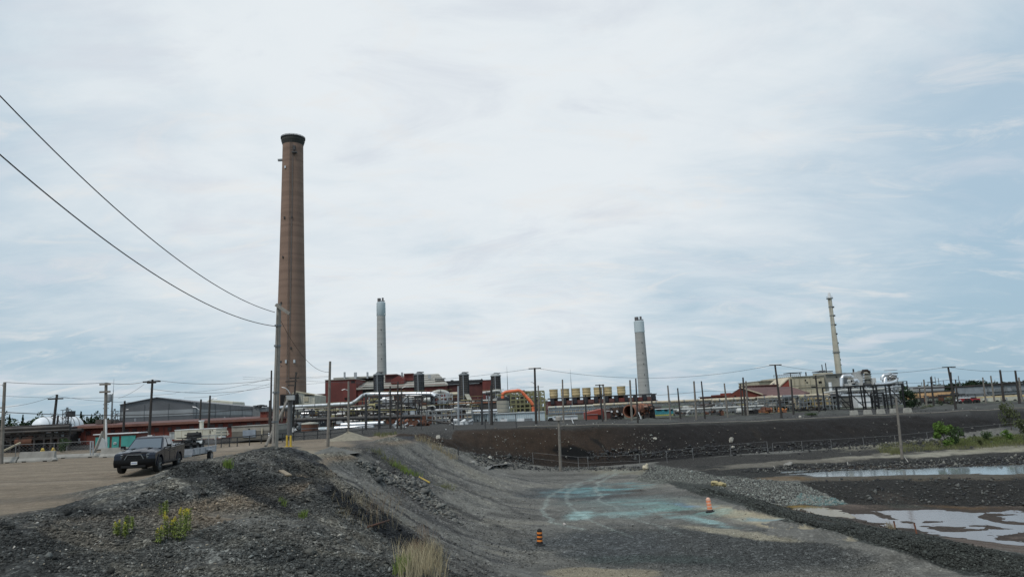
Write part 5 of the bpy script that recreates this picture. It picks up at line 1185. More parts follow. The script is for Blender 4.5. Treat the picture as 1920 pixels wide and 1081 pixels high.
# pipe galleries
def gallery(label, px0, px1, ytop, ybot, Y, m_pipe, m_frame, step=4, rpx=2.0, name='pipe_gallery'):
    a, b = P(px0, ytop, Y), P(px1, ytop - .046 * (px1 - px0), Y); b[2] = a[2]
    t = thing(name, label, 'pipe bridge', (a[0], Y, gz(a[0], Y))); r = rpx * Y / FPX
    MB().tube([a, b], r, 12).build('top_pipe', m_pipe, t, True)
    zb = P(px0, ybot, Y)[2]; n = int((px1 - px0) / step)
    for k in range(n + 1):
        x = a[0] + (b[0] - a[0]) * k / n; g = gz(x, Y)
        MB().box((x, Y - .8, (a[2] + (zb if k % 4 else g)) / 2), (.16, .16, a[2] - (zb if k % 4 else g))).build('post', m_frame, t)
        if k % 2 and k < n: MB().bar((x, Y - .85, zb), (x + (b[0] - a[0]) / n, Y - .85, a[2] - r), .12).build('brace', m_frame, t)
    for z in (zb, (zb + a[2]) / 2): MB().bar((a[0], Y - .9, z), (b[0], Y - .9, z), .2).build('beam', m_frame, t)
    for k in range(3): z = zb + (a[2] - zb) * (.2 + .27 * k); MB().tube([(a[0], Y + .3, z), (b[0], Y + .3, z)], .28, 8).build('inner_pipe', random.choice((SILVER, PIPEW, PIPEB, STEELG)), t, True)
    for k in range(int((px1 - px0) / 25)): p = a + (b - a) * (k + .5) / max(1, int((px1 - px0) / 25)); MB().cyl(p - np.array([.15, 0, 0]), p + np.array([.15, 0, 0]), r * 1.12, n=12).build('flange', m_frame, t)
    return t
gallery('pale blue-grey trussed gallery under the left fans', 1028, 1112, 763.5, 775, 170, CREAM, mat('blue_grey_truss', (.2, .24, .28), .6), 4, 2.0)
gallery('long beige pipeline on trestles running from the red shed to the three poles', 1112, 1400, 759, 766, 205, PIPEB, STEELG, 9, 2.4)
gallery('beige pipeline bridge under the brown-red roof', 1335, 1470, 750, 761, 185, PIPEB, STEELG, 7, 2.4)
gallery('yellowish pipeline bridge left of the black steel frame', 1420, 1572, 745.5, 765, 165, PIPEB, STEELG, 6, 2.6)
gallery('white lower pipeline in front of the open stretch right of the teal container', 1262, 1432, 768, 774, 158, PIPEW, STEELG, 9, 1.8)
gallery('upper sooty pipe bridge right of the fan hall', 1225, 1345, 753.5, 758, 240, PIPEB, STEELD, 9, 1.9)
for i, (lab, a, b, lv, pyb, Y, d, st, mm, fl, fm) in enumerate([
 ('tangle of small pipes behind the white lower pipeline', 1262, 1345, [761, 768], 778, 175, 10, 8, STEELG, 46, None),
 ('tangle of small pipes in front of the brown-red roofed building', 1345, 1440, [755, 763], 776, 170, 10, 8, STEELG, 52, None),
 ('dense yellow and grey pipework before the beige plant', 1432, 1500, [744, 752, 761], 772, 160, 9, 7, STEELG, 60, [PIPEB, STEELG, PIPEW, YELLR, SOOT]),
 ('dense pipework left of the black steel frame', 1498, 1568, [743, 752, 760], 770, 158, 9, 7, STEELG, 60, [PIPEB, STEELG, PIPEW, YELLR, TAND, SOOT]),
 ('thin steel frames and risers before the orange-tan building', 1712, 1845, [740, 751], 757, 172, 8, 14, STEELD, 18, [STEELD, STEELG, RUST, SOOT]),
 ('dark low pipe frame before the pale grey hall', 1845, 1930, [738, 748], 753, 180, 8, 14, STEELD, 14, [STEELD, STEELG, PIPEW])]):
    rack(lab, a, b, lv, pyb, Y, d, st, mm, fill=fl, fillm=fm, rails=False, w=.1 if 'thin' in lab or 'low' in lab else .17, nd=1 if 'thin' in lab else 2)
pipe('dark raised conveyor line rising to the right edge', [(1712, 728), (1800, 724.5), (1850, 721), (1935, 714)], 190, 1.3, SOOT, 8, 0, name='conveyor', cat='conveyor')
pipe('wavy dark hose bundle beside the two open poles', [(1302, 768), (1310, 763), (1322, 761.5), (1340, 758)], 172, 2.2, PIPED, 10, 3, name='hose_bundle')
# ---------------------------------------------------------------- scrap and vehicles on the plateau, right
def junk(label, px0, px1, py0, py1, Y, mats, n=14, name='scrap_pile', cat='scrap'):
    t = thing(name, label, cat, base((px0 + px1) / 2, py1, Y))
    for k in range(n):
        a = rnd(px0, px1 - 2); h = rnd(1.2, (py1 - py0) * .8); w = rnd(2, min(9, (px1 - px0) * .4)); b_ = py1 - h * rnd(.8, 1.2) + rnd(-1, .4)
        if random.random() < .6: pbox(a, a + w, b_, b_ + h, Y + rnd(-1, 1), rnd(.6, 1.6)).build('plate', random.choice(mats), t)
        else: p = P(a, b_, Y + rnd(-1, 1)); MB().cyl(p, p + np.array([w * Y / FPX, rnd(-.4, .4), rnd(-.3, .5)]), h * .35 * Y / FPX, n=10).build('pipe_piece', random.choice(mats), t, True)
SCR = [SOOT, STEELD, RUST, STEELG, PIPED]
junk('row of dark scrapped machinery right of the teal container', 1264, 1300, 770, 779, 150, SCR + [PIPEW], 18)
junk('dark scrap machinery between the two open poles and the three poles', 1318, 1358, 766, 777, 150, SCR, 22)
junk('orange-rusted steel scrap heap beside the three poles', 1424, 1452, 762, 773, 146, [RUSTL, RUST, mat('orange_rust', (.4, .17, .06), .9)], 22)
junk('low orange-rusted beams right of the rust scrap heap', 1452, 1474, 765, 772, 148, [RUSTL, mat('orange_rust', (.4, .17, .06), .9), SOOT], 14)
junk('long black low machinery before the dense yellow pipework', 1475, 1548, 762, 770, 152, [BLACK, SOOT, STEELD], 24)
junk('rusty pipes stacked left of the pale grey pole', 738, 800, 786, 798, 120, [RUSTL, RUST, SOOT, SILVER], 34)
junk('pale valves and white fittings on the track edge', 735, 760, 795, 802, 116, [WHITE, GALV, CREAM], 10)
junk('silver fittings by the pale grey pole', 840, 885, 786, 797, 120, [WHITE, GALV, STEELG, PIPED], 34)
junk('grey pump parts left of the rust-streaked tank', 546, 560, 790, 813, 116, [GALV, WHITE, STEELG, SOOT], 26)
junk('black low machinery line before the orange-tan building', 1737, 1785, 751, 756.5, 160, [BLACK, SOOT], 16)
q = thing('pale_tank_car', 'pale rounded tank car in front of the three poles', 'tank', base(1385, 776, 148))
a, b = P(1381, 770, 148), P(1391, 770, 148); MB().tube([a, a + (b - a) * .2, b - (b - a) * .2, b], [.4, .62, .62, .4], 14).build('shell', PIPEW, q, True); pbox(1380, 1392, 773, 775.5, 147.8, 1).build('chassis', STEELD, q)
q = thing('bulldozer', 'small black machine with silver cab front right of the cluster of three poles', 'vehicle', base(1413, 776, 146))
pbox(1404, 1422, 768, 775, 146, 3).build('body', BLACK, q); pbox(1404, 1411, 766, 770, 146, 2).build('cab', PIPEW, q); c = P(1418, 771, 145.5)
MB().cyl(c, c + np.array([0, .6, 0]), 4.2 * 146 / FPX, n=16).build('wheel', RUBBER, q)
# ---------------------------------------------------------------- brown-red roofed buildings
def hip_hall(label, pts_roof, wall_pts, Y, d, m_r, m_w, name='red_roof_building'):
    g = base(wall_pts[0][0], 775, Y); t = thing(name, label, 'building', g)
    return t
def red_roofs():
    Y = 230
    t = thing('red_roof_building', 'wide building with low brown-red roof and red gable wall below the beige plant', 'building', base(1430, 775, Y))
    def z(px, py, yy): return P(px, py, yy)
    # gable end on the left: apex at 1389,728
    A, B_, C_ = z(1362, 745, Y), z(1430, 741, Y), z(1389, 728, Y)
    g = gz(A[0], Y) - .5
    off = z(1482, 727.5, Y + 34) - C_; off[2] = 0; off = np.array([off[0], off[1], 0])
    MB().extr([(A[0], Y, g), (B_[0], Y, g), tuple(B_), tuple(C_), tuple(A)], off).build('wall', REDB, t)
    e = np.array([0, 0, .35]); o2 = off * 1.0
    MB().extr([C_ + e, B_ + e + (B_ - C_) * .03, B_ + e * 0 + (B_ - C_) * .03, C_], o2).build('roof_slope', ROOFR, t)
    MB().extr([C_ + e, A + e + (A - C_) * .05, A + (A - C_) * .05, C_], o2).build('roof_slope', ROOFR, t)
    MB().bar(C_ + e + np.array([0, -.3, 0]), B_ + e + np.array([0, -.3, 0]), .4).build('barge_board', PIPEB, t)
    pbox(1377, 1380, 741, 744, Y - .1, .15).build('vent', BLACK, t)
    # long hip roof in front
    x0, x1, z0, z1 = prect(1428, 1518, 733, 745, Y - 4)
    xa, xb = P(1440, 731, Y + 12)[0], P(1494, 731, Y + 12)[0]; zr = P(1470, 729, Y + 12)[2]
    MB().add([(x0, Y - 4, z0), (x1, Y - 4, z0), (x1, Y + 26, z0), (x0, Y + 26, z0), (xa, Y + 11, zr), (xb, Y + 11, zr)], [(0, 1, 5, 4), (1, 2, 5), (2, 3, 4, 5), (3, 0, 4), (3, 2, 1, 0)]).build('hip_roof', ROOFR, t)
    MB().box(((x0 + x1) / 2, Y + 11, z0 - 2), (x1 - x0 - 1, 29, 4)).build('wall', REDD, t)
    t = thing('red_building', 'red building with pale sloping roof behind the wide brown-red roof', 'building', base(1445, 775, 285))
    Y = 285; a0, a1, z0, z1 = prect(1404, 1480, 714.5, 732, Y); xr = P(1460, 722, Y)[0]
    MB().extr([(xr, Y, z0 - 4), (a1, Y, z0 - 4), (a1, Y, z1 + .8), (xr, Y, z0 + 1.0)], (0, 14, 0)).build('wall', REDS, t)
    MB().extr([(xr - .2, Y - .3, z0 + .9), (a1 + .2, Y - .3, z1 + .8), (a1 + .2, Y - .3, z1 + 1.2), (xr - .2, Y - .3, z0 + 1.4)], (0, 15, 0)).build('roof', PIPEB, t)
    pbox(1404, 1462, 722.5, 735, Y + 2, 12).build('wall', REDD, t); pbox(1403, 1462, 721, 722.6, Y + 1.6, 13).build('roof', ROOFR, t)
    grow(t, 'wall_panel', ROOFR, [(a, a + 2, 724.5, 731, Y + 1.7, .3) for a in range(1408, 1460, 6)])
    pbox(1450, 1452.5, 718, 722, Y + 5, 1).build('roof_vent', STEELG, t)
    t = thing('red_building', 'low red sheds at the left foot of the brown-red roof', 'building', base(1345, 775, 270))
    pbox(1325.5, 1362, 743, 760, 270, 10).build('wall', REDB, t); pbox(1341, 1354, 739.5, 743, 272, 6).build('roof_block', REDB, t); pbox(1362, 1372, 736, 745, 268, 8).build('wall', REDS, t)
    pbox(1323, 1364, 742, 743, 269.5, 11).build('roof', ROOFR, t)
red_roofs()
def beige_plant():
    Y = 330; t = thing('beige_plant', 'big beige industrial block with rooftop canopies and antennas below the slim steel stack', 'building', base(1530, 770, Y))
    def pb(n, m_, *a): return pbox(*a).build(n, m_, t)
    pb('wall', BEIGE, 1485, 1548, 705, 760, Y, 40); pb('wall', BEIGE, 1423, 1486, 713, 745, Y + 8, 30); pb('roof_block', BEIGE, 1452, 1486, 709, 714, Y + 12, 20)
    pb('wall', mat('grey_beige_siding', (.27, .26, .225), .7, scale=.3, streak=.2), 1548.2, 1612, 700, 760, Y + 3, 40)
    pb('roof_edge', ROOFP, 1484, 1549, 704, 705, Y - .5, 41); pb('roof_edge', LGREY, 1548, 1613, 699.2, 700, Y + 2, 41); pb('roof_edge', ROOFP, 1422, 1487, 712.2, 713, Y + 7, 32)
    # open railing storey and canopy
    for k in range(14): pb('rail_post', STEELG, 1451 + k * 3.8, 1451.7 + k * 3.8, 702.6 - .1 * k, 708, Y + 14, .4)
    pb('handrail', STEELG, 1451, 1503, 701.9, 702.7, Y + 14, .4); pb('canopy', STEELD, 1480, 1503.5, 697.6, 699, Y + 16, 8); pb('canopy_post', STEELD, 1482, 1483, 698, 706, Y + 16, .5); pb('canopy_post', STEELD, 1500, 1501, 698, 706, Y + 16, .5)
    pb('canopy', STEELD, 1535, 1562, 695, 696.6, Y + 10, 8); pb('roof_hut', BEIGE, 1537, 1562, 698, 704, Y + 10, 8); pb('roof_hut', STEELG, 1541, 1548, 693.5, 697, Y + 11, 3)
    for px, tp in ((1542.5, 683), (1549.5, 680), (1511.5, 697)): pb('antenna', STEELD, px - (.5 if tp < 690 else .9), px + (.5 if tp < 690 else .9), tp, 704, Y + 12, .5)
    pb('roof_pipe', STEELD, 1600, 1601.8, 691, 700, Y + 10, .8)
    grow(t, 'louvre', BLACK, [(1509, 1511.5, 711, 713.5, Y - .2, .4), (1512, 1515, 715.5, 717.5, Y - .2, .4), (1535, 1541, 714, 718, Y - .2, .4), (1521, 1530, 723.5, 726, Y - .2, .4), (1568, 1570, 705, 707, Y + 2.6, .4)])
    grow(t, 'wall_seam', ROOFP, [(1485, 1548, 721, 721.5, Y - .15, .3), (1485, 1548, 727.5, 728, Y - .15, .3)]); grow(t, 'wall_band', mat('brown_band', (.17, .15, .11), .8), [(1497, 1548, 724.5, 726.2, Y - .12, .3)])
    for k in range(6): pb('wall_rib', mat('rib_beige', (.30, .27, .2), .7), 1490 + k * 10, 1490.7 + k * 10, 706, 740, Y - .2, .3)
beige_plant()
# ---------------------------------------------------------------- scrubber plant (silver) and black frame
def scrubbers():
    Y = 200; PG2 = mat('scrubber_grey', (.50, .50, .48), .55, metal=.0, scale=.4, streak=.45, stain=(.2, .19, .17)); TN = mat('scrubber_tan', (.34, .32, .26), .6, scale=.4, streak=.3)
    t = thing('scrubber_vessel', 'tall grey-tan scrubber drum with ring platforms, left of the two silver scrubbers', 'scrubber', base(1628, 765, Y))
    def ring(cx_, cy_, z, r): 
        MB().lathe((cx_, cy_, z), [(r * .98, 0), (r * 1.15, 0), (r * 1.15, .2), (r * .98, .2)], 22, False).build('ring_platform', STEELD, t)
        MB().lathe((cx_, cy_, z + 1.0), [(r * 1.13, 0), (r * 1.15, 0), (r * 1.15, .1), (r * 1.13, .1)], 22, False).build('ring_rail', GALV, t)
    x0, x1, z0, z1 = prect(1618, 1638, 699, 725, Y); c = (x0 + x1) / 2; r = (x1 - x0) / 2; g = gz(c, Y)
    MB().lathe((c, Y + r, g), [(r, 0), (r, z1 - g), (r * .6, z1 - g + .9)], 26).build('shell', TN, t, True)
    for py in (701, 712, 722, 735): ring(c, Y + r, P(1628, py, Y)[2], r)
    pbox(1611, 1620, 696, 760, Y - 1, 3).build('riser_duct', PG2, t); pbox(1617, 1630, 694, 699, Y + 2, 3).build('top_hood', BRIGHT, t); pbox(1636, 1643, 708, 722, Y - 1, 3).build('side_cabin', PG2, t)
    for k in range(9): p = P(1617.5, 702 + k * 4.6, Y - 1.2); MB().cyl(p, p + np.array([.4, 0, 0]), .32, n=10).build('nozzle', BRIGHT, t)
    MB().tube([P(1616, 700, Y - 1.4), P(1618, 694.5, Y - 1.4), P(1626, 694, Y - 1.4), P(1631, 698, Y - 1.4)], .38, 8).build('top_duct', SOOT, t, True)
    t = thing('scrubber_vessel', 'right silver scrubber with looping white ducts beside the dark tree', 'scrubber', base(1675, 765, Y))
    x0, x1, z0, z1 = prect(1668, 1688, 700, 730, Y); c = (x0 + x1) / 2; r = (x1 - x0) / 2; g = gz(c, Y)
    MB().lathe((c, Y + r, g), [(r, 0), (r, z1 - g - 2), (r * .75, z1 - g)], 26).build('shell', PG2, t, True)
    for py in (700, 709, 722, 738): ring(c, Y + r, P(1678, py, Y)[2], r)
    q = lambda a, b, dy=-1.2: P(a, b, Y + dy)
    MB().tube([q(1654, 712), q(1654, 707), q(1658, 702.5), q(1664, 702), q(1670, 699.5)], .5, 10).build('loop_duct', BRIGHT, t, True)
    MB().tube([q(1659, 719), q(1659, 710), q(1661, 706)], [.8, .65, .35], 10).build('cone_duct', BRIGHT, t, True)
    MB().tube([q(1669, 716), q(1668, 706), q(1672, 702), q(1680, 703), q(1682, 709), q(1680, 718)], .36, 10).build('loop_duct', BRIGHT, t, True)
    MB().tube([q(1640, 720.5, -2), q(1656, 719.5, -2), q(1671, 717.5, -2), q(1680, 714.5, -2)], .55, 12).build('cross_duct', BRIGHT, t, True)
    MB().tube([q(1680, 718, -2), q(1682, 732, -2), q(1683, 748, -2), q(1681, 760, -2)], .5, 10).build('drop_pipe', BRIGHT, t, True)
    pbox(1686, 1694, 714, 745, Y, 4).build('stair_tower', GALV, t)
    for k in range(10): a, b_ = rnd(1652, 1690), rnd(700, 742); pbox(a, a + rnd(1.5, 5), b_, b_ + rnd(1, 4), Y - rnd(.2, 1.5), 1).build('duct_box', random.choice((PG2, BRIGHT, STEELG, TN)), t)
    t = thing('duct_arch', 'white square arch duct left of the tall grey-tan scrubber drum', 'duct', base(1588, 765, 195))
    MB().tube([P(1579, 740, 195), P(1578, 709, 195), P(1581, 704.5, 195), P(1595, 703.5, 195), P(1598, 707, 195)], .5, 12).build('duct', BRIGHT, t, True)
    pbox(1584, 1591, 706, 740, 196, 3).build('column_box', STEELG, t); pbox(1582, 1583.4, 706, 745, 195.5, .4).build('leg', BRIGHT, t)
    t = thing('fan_casing', 'bright silver fan casings and elbows between the arch duct and the drum', 'machine', base(1603, 765, 192))
    for a, b_, rr in ((1600, 716, 5), (1606, 714, 3.4), (1596, 713.5, 2.6)): p = P(a, b_, 192); MB().cyl(p, p + np.array([0, 1.6, 0]), rr * 192 / FPX, n=16).build('casing', PG2, t, True)
    MB().tube([P(1601, 714, 191), P(1606, 712.5, 191), P(1609, 717, 191)], .5, 10).build('elbow', BRIGHT, t, True); pbox(1592, 1612, 718, 724, 192, 4).build('deck_box', PG2, t); pbox(1598, 1606, 720.5, 721.5, 191.5, .5).build('rail', BRIGHT, t)
    t = thing('filter_house', 'square brown-grey filter house behind the left half of the black steel frame', 'building', base(1588, 768, 175))
    pbox(1571, 1608, 743, 768, 175, 8).build('wall', mat('filter_grey', (.13, .128, .115), .75, scale=.4), t); pbox(1570, 1609, 741.5, 743, 174.8, 8.5).build('roof', STEELG, t)
    grow(t, 'panel_seam', STEELD, [(1571, 1608, 752, 752.5, 174.8, .3), (1571, 1608, 762, 762.4, 174.8, .3)])
    t = thing('filter_house', 'square white filter house behind the middle of the black steel frame', 'building', base(1622, 766, 172))
    pbox(1608.5, 1635, 740.5, 765, 172, 7).build('wall', WHITE, t); grow(t, 'panel_seam', LGREY, [(1608.5, 1635, 752, 752.6, 171.8, .3), (1621, 1621.6, 741, 765, 171.8, .3)]); pbox(1607, 1636, 739.5, 740.5, 171.7, 7.5).build('roof', PGREY, t)
    pipe('white horizontal duct across the top of the black steel frame', [(1545, 736), (1580, 731), (1640, 729.5), (1660, 728)], 178, 1.9, PIPEW, 12, 6)
    pipe('lower white duct crossing behind the black steel frame', [(1560, 742), (1610, 739.5), (1690, 737)], 180, 1.8, SILVER, 12, 6)
    pipe('short fat white stub stack left of the black steel frame', [(1558.5, 737), (1556, 716)], 185, 2.8, WHITE, 12, 0, name='stub_stack', cat='stack')
    rack('grey crowd of small pipes behind the right half of the black steel frame', 1636, 1692, [727, 737, 748, 757], 765, 182, 10, 8, STEELG, fill=70, fillm=[PIPEW, SILVER, STEELG, STEELD, BRIGHT], rails=False)
    rack('grey pipe deck behind the left half of the black steel frame', 1565, 1640, [724, 733], 765, 190, 8, 10, STEELG, fill=40, fillm=[PIPEW, SILVER, STEELG, STEELD], rails=False)
scrubbers()
def black_frame():
    Y = 132; t = thing('braced_gantry', 'open black steel frame with diagonal braces standing before the silver scrubbers', 'steel structure', base(1632, 770, Y))
    BK = mat('black_steel', (.008, .008, .009), .6); tops = [1568, 1594, 1618.5, 1642, 1666.5, 1690.5]; bots = [1574, 1599.5, 1624, 1649, 1673, 1697]
    ty = lambda px: 724.3 - .046 * (px - 1568) + .8; by = lambda px: 770 - .046 * (px - 1574)
    for a, b in zip(tops, bots):
        p, q = P(a, ty(a), Y), P(b, by(b), Y); q[2] = gz(q[0], q[1]) - .2; MB().bar(p, (q[0], Y, q[2]), .24).build('post', BK, t)
    for f0, f1 in ((0, 1),):
        MB().bar(P(1567, ty(1567), Y), P(1691.5, ty(1691.5), Y), .22).build('top_beam', BK, t)
    MB().bar(P(1571, 743.5, Y + .02), P(1694, 738.5, Y + .02), .14).build('mid_beam', BK, t); MB().bar(P(1573, 767, Y + .02), P(1640, 766, Y + .02), .14).build('bottom_beam', BK, t)
    for a, b, c, d in ((1571, 740, 1599, 765), (1597, 740, 1623, 765), (1621, 730, 1648, 765), (1668, 727, 1694, 755), (1576, 750, 1588, 765), (1669, 740, 1690, 756)):
        MB().bar(P(a, b, Y + .3), P(c, d, Y + .3), .13).build('brace', BK, t)
    for k in range(6): p = P(tops[k], ty(tops[k]), Y); MB().bar(p, p + np.array([0, 6, 0]), .2).build('cross_beam', BK, t); MB().bar(p + np.array([0, 6, 0]), (P(bots[k], by(bots[k]), Y)[0], Y + 6, gz(p[0], Y + 6)), .2).build('rear_post', BK, t)
    t = thing('braced_gantry', 'smaller black steel frame nested inside the right half of the large black frame', 'steel structure', base(1645, 768, Y + 2))
    for a, b in ((1632.5, 1636), (1656, 1660)): MB().bar(P(a, 737.5, Y + 2), P(b, 765, Y + 2), .26).build('post', BK, t)
    MB().bar(P(1632, 737.5, Y + 2), P(1656.5, 736.5, Y + 2), .24).build('top_beam', BK, t); MB().bar(P(1634, 762, Y + 2), P(1648, 761, Y + 2), .1).build('rail', BK, t)
    for k in range(5): MB().bar(P(1636 + k * 3, 742, Y + 2.2), P(1637 + k * 3, 764, Y + 2.2), .07).build('baluster', BK, t)
    t = thing('gate_post_frame', 'thin black ladder-like frame right of the right silver scrubber', 'steel structure', base(1700, 762, 150))
    for a, b in ((1693, 1695), (1700, 1703)): MB().bar(P(a, 714, 150), P(b, 745, 150), .16).build('post', BK, t)
    for y_ in (714.5, 719, 724, 730): MB().bar(P(1693, y_, 150), P(1701, y_ - .3, 150), .12).build('rung', BK, t)
black_frame()
BLK = mat('white_concrete_block', (.40, .385, .34), .9, scale=2.5, stain=(.18, .17, .15), st_amt=.4, streak=.4)
for k, px in enumerate((1603, 1629, 1653.5, 1678.5, 1704)):
    Y = 112; lab = ['leftmost of the five pale concrete blocks on the embankment edge', 'second pale concrete block from the left on the embankment edge', 'middle one of the five pale concrete blocks on the embankment edge', 'fourth pale concrete block, behind the thin grey pole', 'rightmost pale concrete block, in front of the dark tree'][k]
    x0, x1, z0, z1 = prect(px - 6.5, px + 6.5, 768.8 - .046 * (px - 1603), 776 - .046 * (px - 1603), Y)
    a = (x0, Y, z0 - .3); h = z1 - z0 + .3; w_ = x1 - x0
    MB().extr([(x0, Y, gz((x0+x1)/2, Y) - .1), (x1, Y, gz((x0+x1)/2, Y) - .1), (x1 - .12, Y, max(z1, gz(x0, Y) + .55)), (x0 + .12, Y, max(z1, gz(x0, Y) + .55))], (0, .8, 0)).build('concrete_block', BLK, None, label=lab, cat='concrete block', group='pale concrete blocks on the edge')
# ---------------------------------------------------------------- far right
def far_right():
    Y = 320; t = thing('long_shed', 'long orange-tan building with dark openings below the distant trees', 'building', base(1780, 757, Y))
    for a, b, y0 in ((1705, 1760, 736.5), (1760.3, 1845, 733)): pbox(a, b, y0, 760, Y, 14).build('wall', ORANGET, t)
    pbox(1704, 1846, 730.5 + 1, 733.5, Y + .5, 15).build('roof', ROOFD, t)
    grow(t, 'opening', SOOT, [(1714, 1776, 744, 747, Y - .2, .4), (1824, 1828, 735, 741, Y - .2, .4), (1801, 1838, 741, 746, Y - .3, .4)]); grow(t, 'wall_band', RUST, [(1740, 1800, 741.5, 742.6, Y - .15, .3)])
    grow(t, 'wall_rib', mat('rib_orange', (.45, .3, .17), .7), [(x, x + .8, 735.5, 744, Y - .1, .25) for x in range(1765, 1844, 9)])
    t = thing('grey_hall', 'pale grey hall with darker bays at the right edge of the picture', 'building', base(1890, 755, 260))
    Y = 260; pbox(1848, 1960, 721, 752, Y, 18).build('wall', mat('hall_grey', (.27, .29, .31), .7, scale=.4, streak=.3), t); pbox(1846, 1962, 718.5, 721, Y - .5, 19).build('roof', ROOFD, t)
    grow(t, 'bay', STEELG, [(1851, 1855, 723, 738, Y - .2, .4), (1884, 1889, 721, 738, Y - .2, .4), (1866, 1878, 728, 738, Y - .2, .4), (1897, 1905, 724, 730, Y - .2, .4)]); grow(t, 'eave_pipe', STEELD, [(1850, 1960, 732, 733, Y - .4, .3)])
    for a, b, lab, mm in ((1843, 1876, 'cream box trailer right of the red truck', CREAM), (1880, 1909, 'pale box trailer near the right edge', CREAM), (1912, 1940, 'yellow and white trailer cut by the right edge', YELL)):
        t = thing('box_trailer', lab, 'trailer', base((a + b) / 2, 752, 170)); sl = -.046 * ((a + b) / 2 - 1860)
        pbox(a, b, 744.5 + sl, 752 + sl, 170, 3).build('body', mm, t); pbox(a, b, 742.3 + sl, 744.4 + sl, 170, 3).build('top_stripe', TAND, t)
        grow(t, 'door', LGREY, [(a + 6, a + 9, 746 + sl, 751 + sl, 169.85, .1)])
        for px in (a + 4, b - 5): c = P(px, 752.5 + sl, 169.8); MB().cyl(c, c + np.array([0, .4, 0]), .4, n=12).build('wheel', RUBBER, t)
    RED = mat('red_truck_paint', (.36, .025, .03), .4, scale=2, coat=.3)
    t = thing('red_truck', 'red flatbed truck with white cab roof parked before the orange-tan building', 'truck', base(1820, 754, 158)); Y = 158
    pbox(1808.5, 1822, 746, 752, Y, 2.4).build('cab', RED, t); pbox(1808, 1820, 744.6, 746, Y - .1, 2.5).build('cab_roof', WHITE, t); pbox(1822.4, 1838, 746.5, 751, Y, 2.4).build('bed', RED, t); pbox(1822, 1831, 744.5, 746.4, Y + .2, 2).build('load', BLACK, t)
    pbox(1809.5, 1812.5, 746.8, 748.6, Y - .06, .05).build('window', GLASSD, t); pbox(1814, 1818.5, 746.6, 748.6, Y - .06, .05).build('window', GLASSD, t)
    for px in (1812, 1819, 1829, 1834.5): c = P(px, 752.2, Y - .1); MB().cyl(c, c + np.array([0, .35, 0]), .48, n=14).build('wheel', RUBBER, t)
    t = thing('white_pickup', 'small white pickup left of the red truck', 'truck', base(1799, 754, 158))
    pbox(1795, 1803, 750, 753.6, Y, 1.9).build('body', WHITE, t); pbox(1797, 1801, 748, 750, Y + .1, 1.7).build('cab', WHITE, t); pbox(1797.5, 1800.5, 748.4, 749.6, Y + .05, .1).build('window', GLASSD, t)
    for px in (1796.5, 1801.5): c = P(px, 753.6, Y - .05); MB().cyl(c, c + np.array([0, .3, 0]), .36, n=12).build('wheel', RUBBER, t)
    t = thing('substation_mast_row', 'far pale building under thin masts right of the silver scrubbers', 'building', base(1760, 750, 420)); Y = 420
    pbox(1722, 1770, 722.5, 735, Y, 12).build('wall', LGREY, t)
    for k, (px, tp) in enumerate(((1729, 716), (1741, 715), (1749, 704), (1755, 706), (1761, 708), (1770, 712), (1799, 704), (1801, 714), (1867, 712))): pbox(px - .35, px + .35, tp, 730, Y + 4, .4).build('mast', STEELG, t)
    pipe('pale far pipeline left of the orange-tan building', [(1690, 733), (1720, 730), (1735, 729)], 300, 1.4, PIPEW, 8)
far_right()
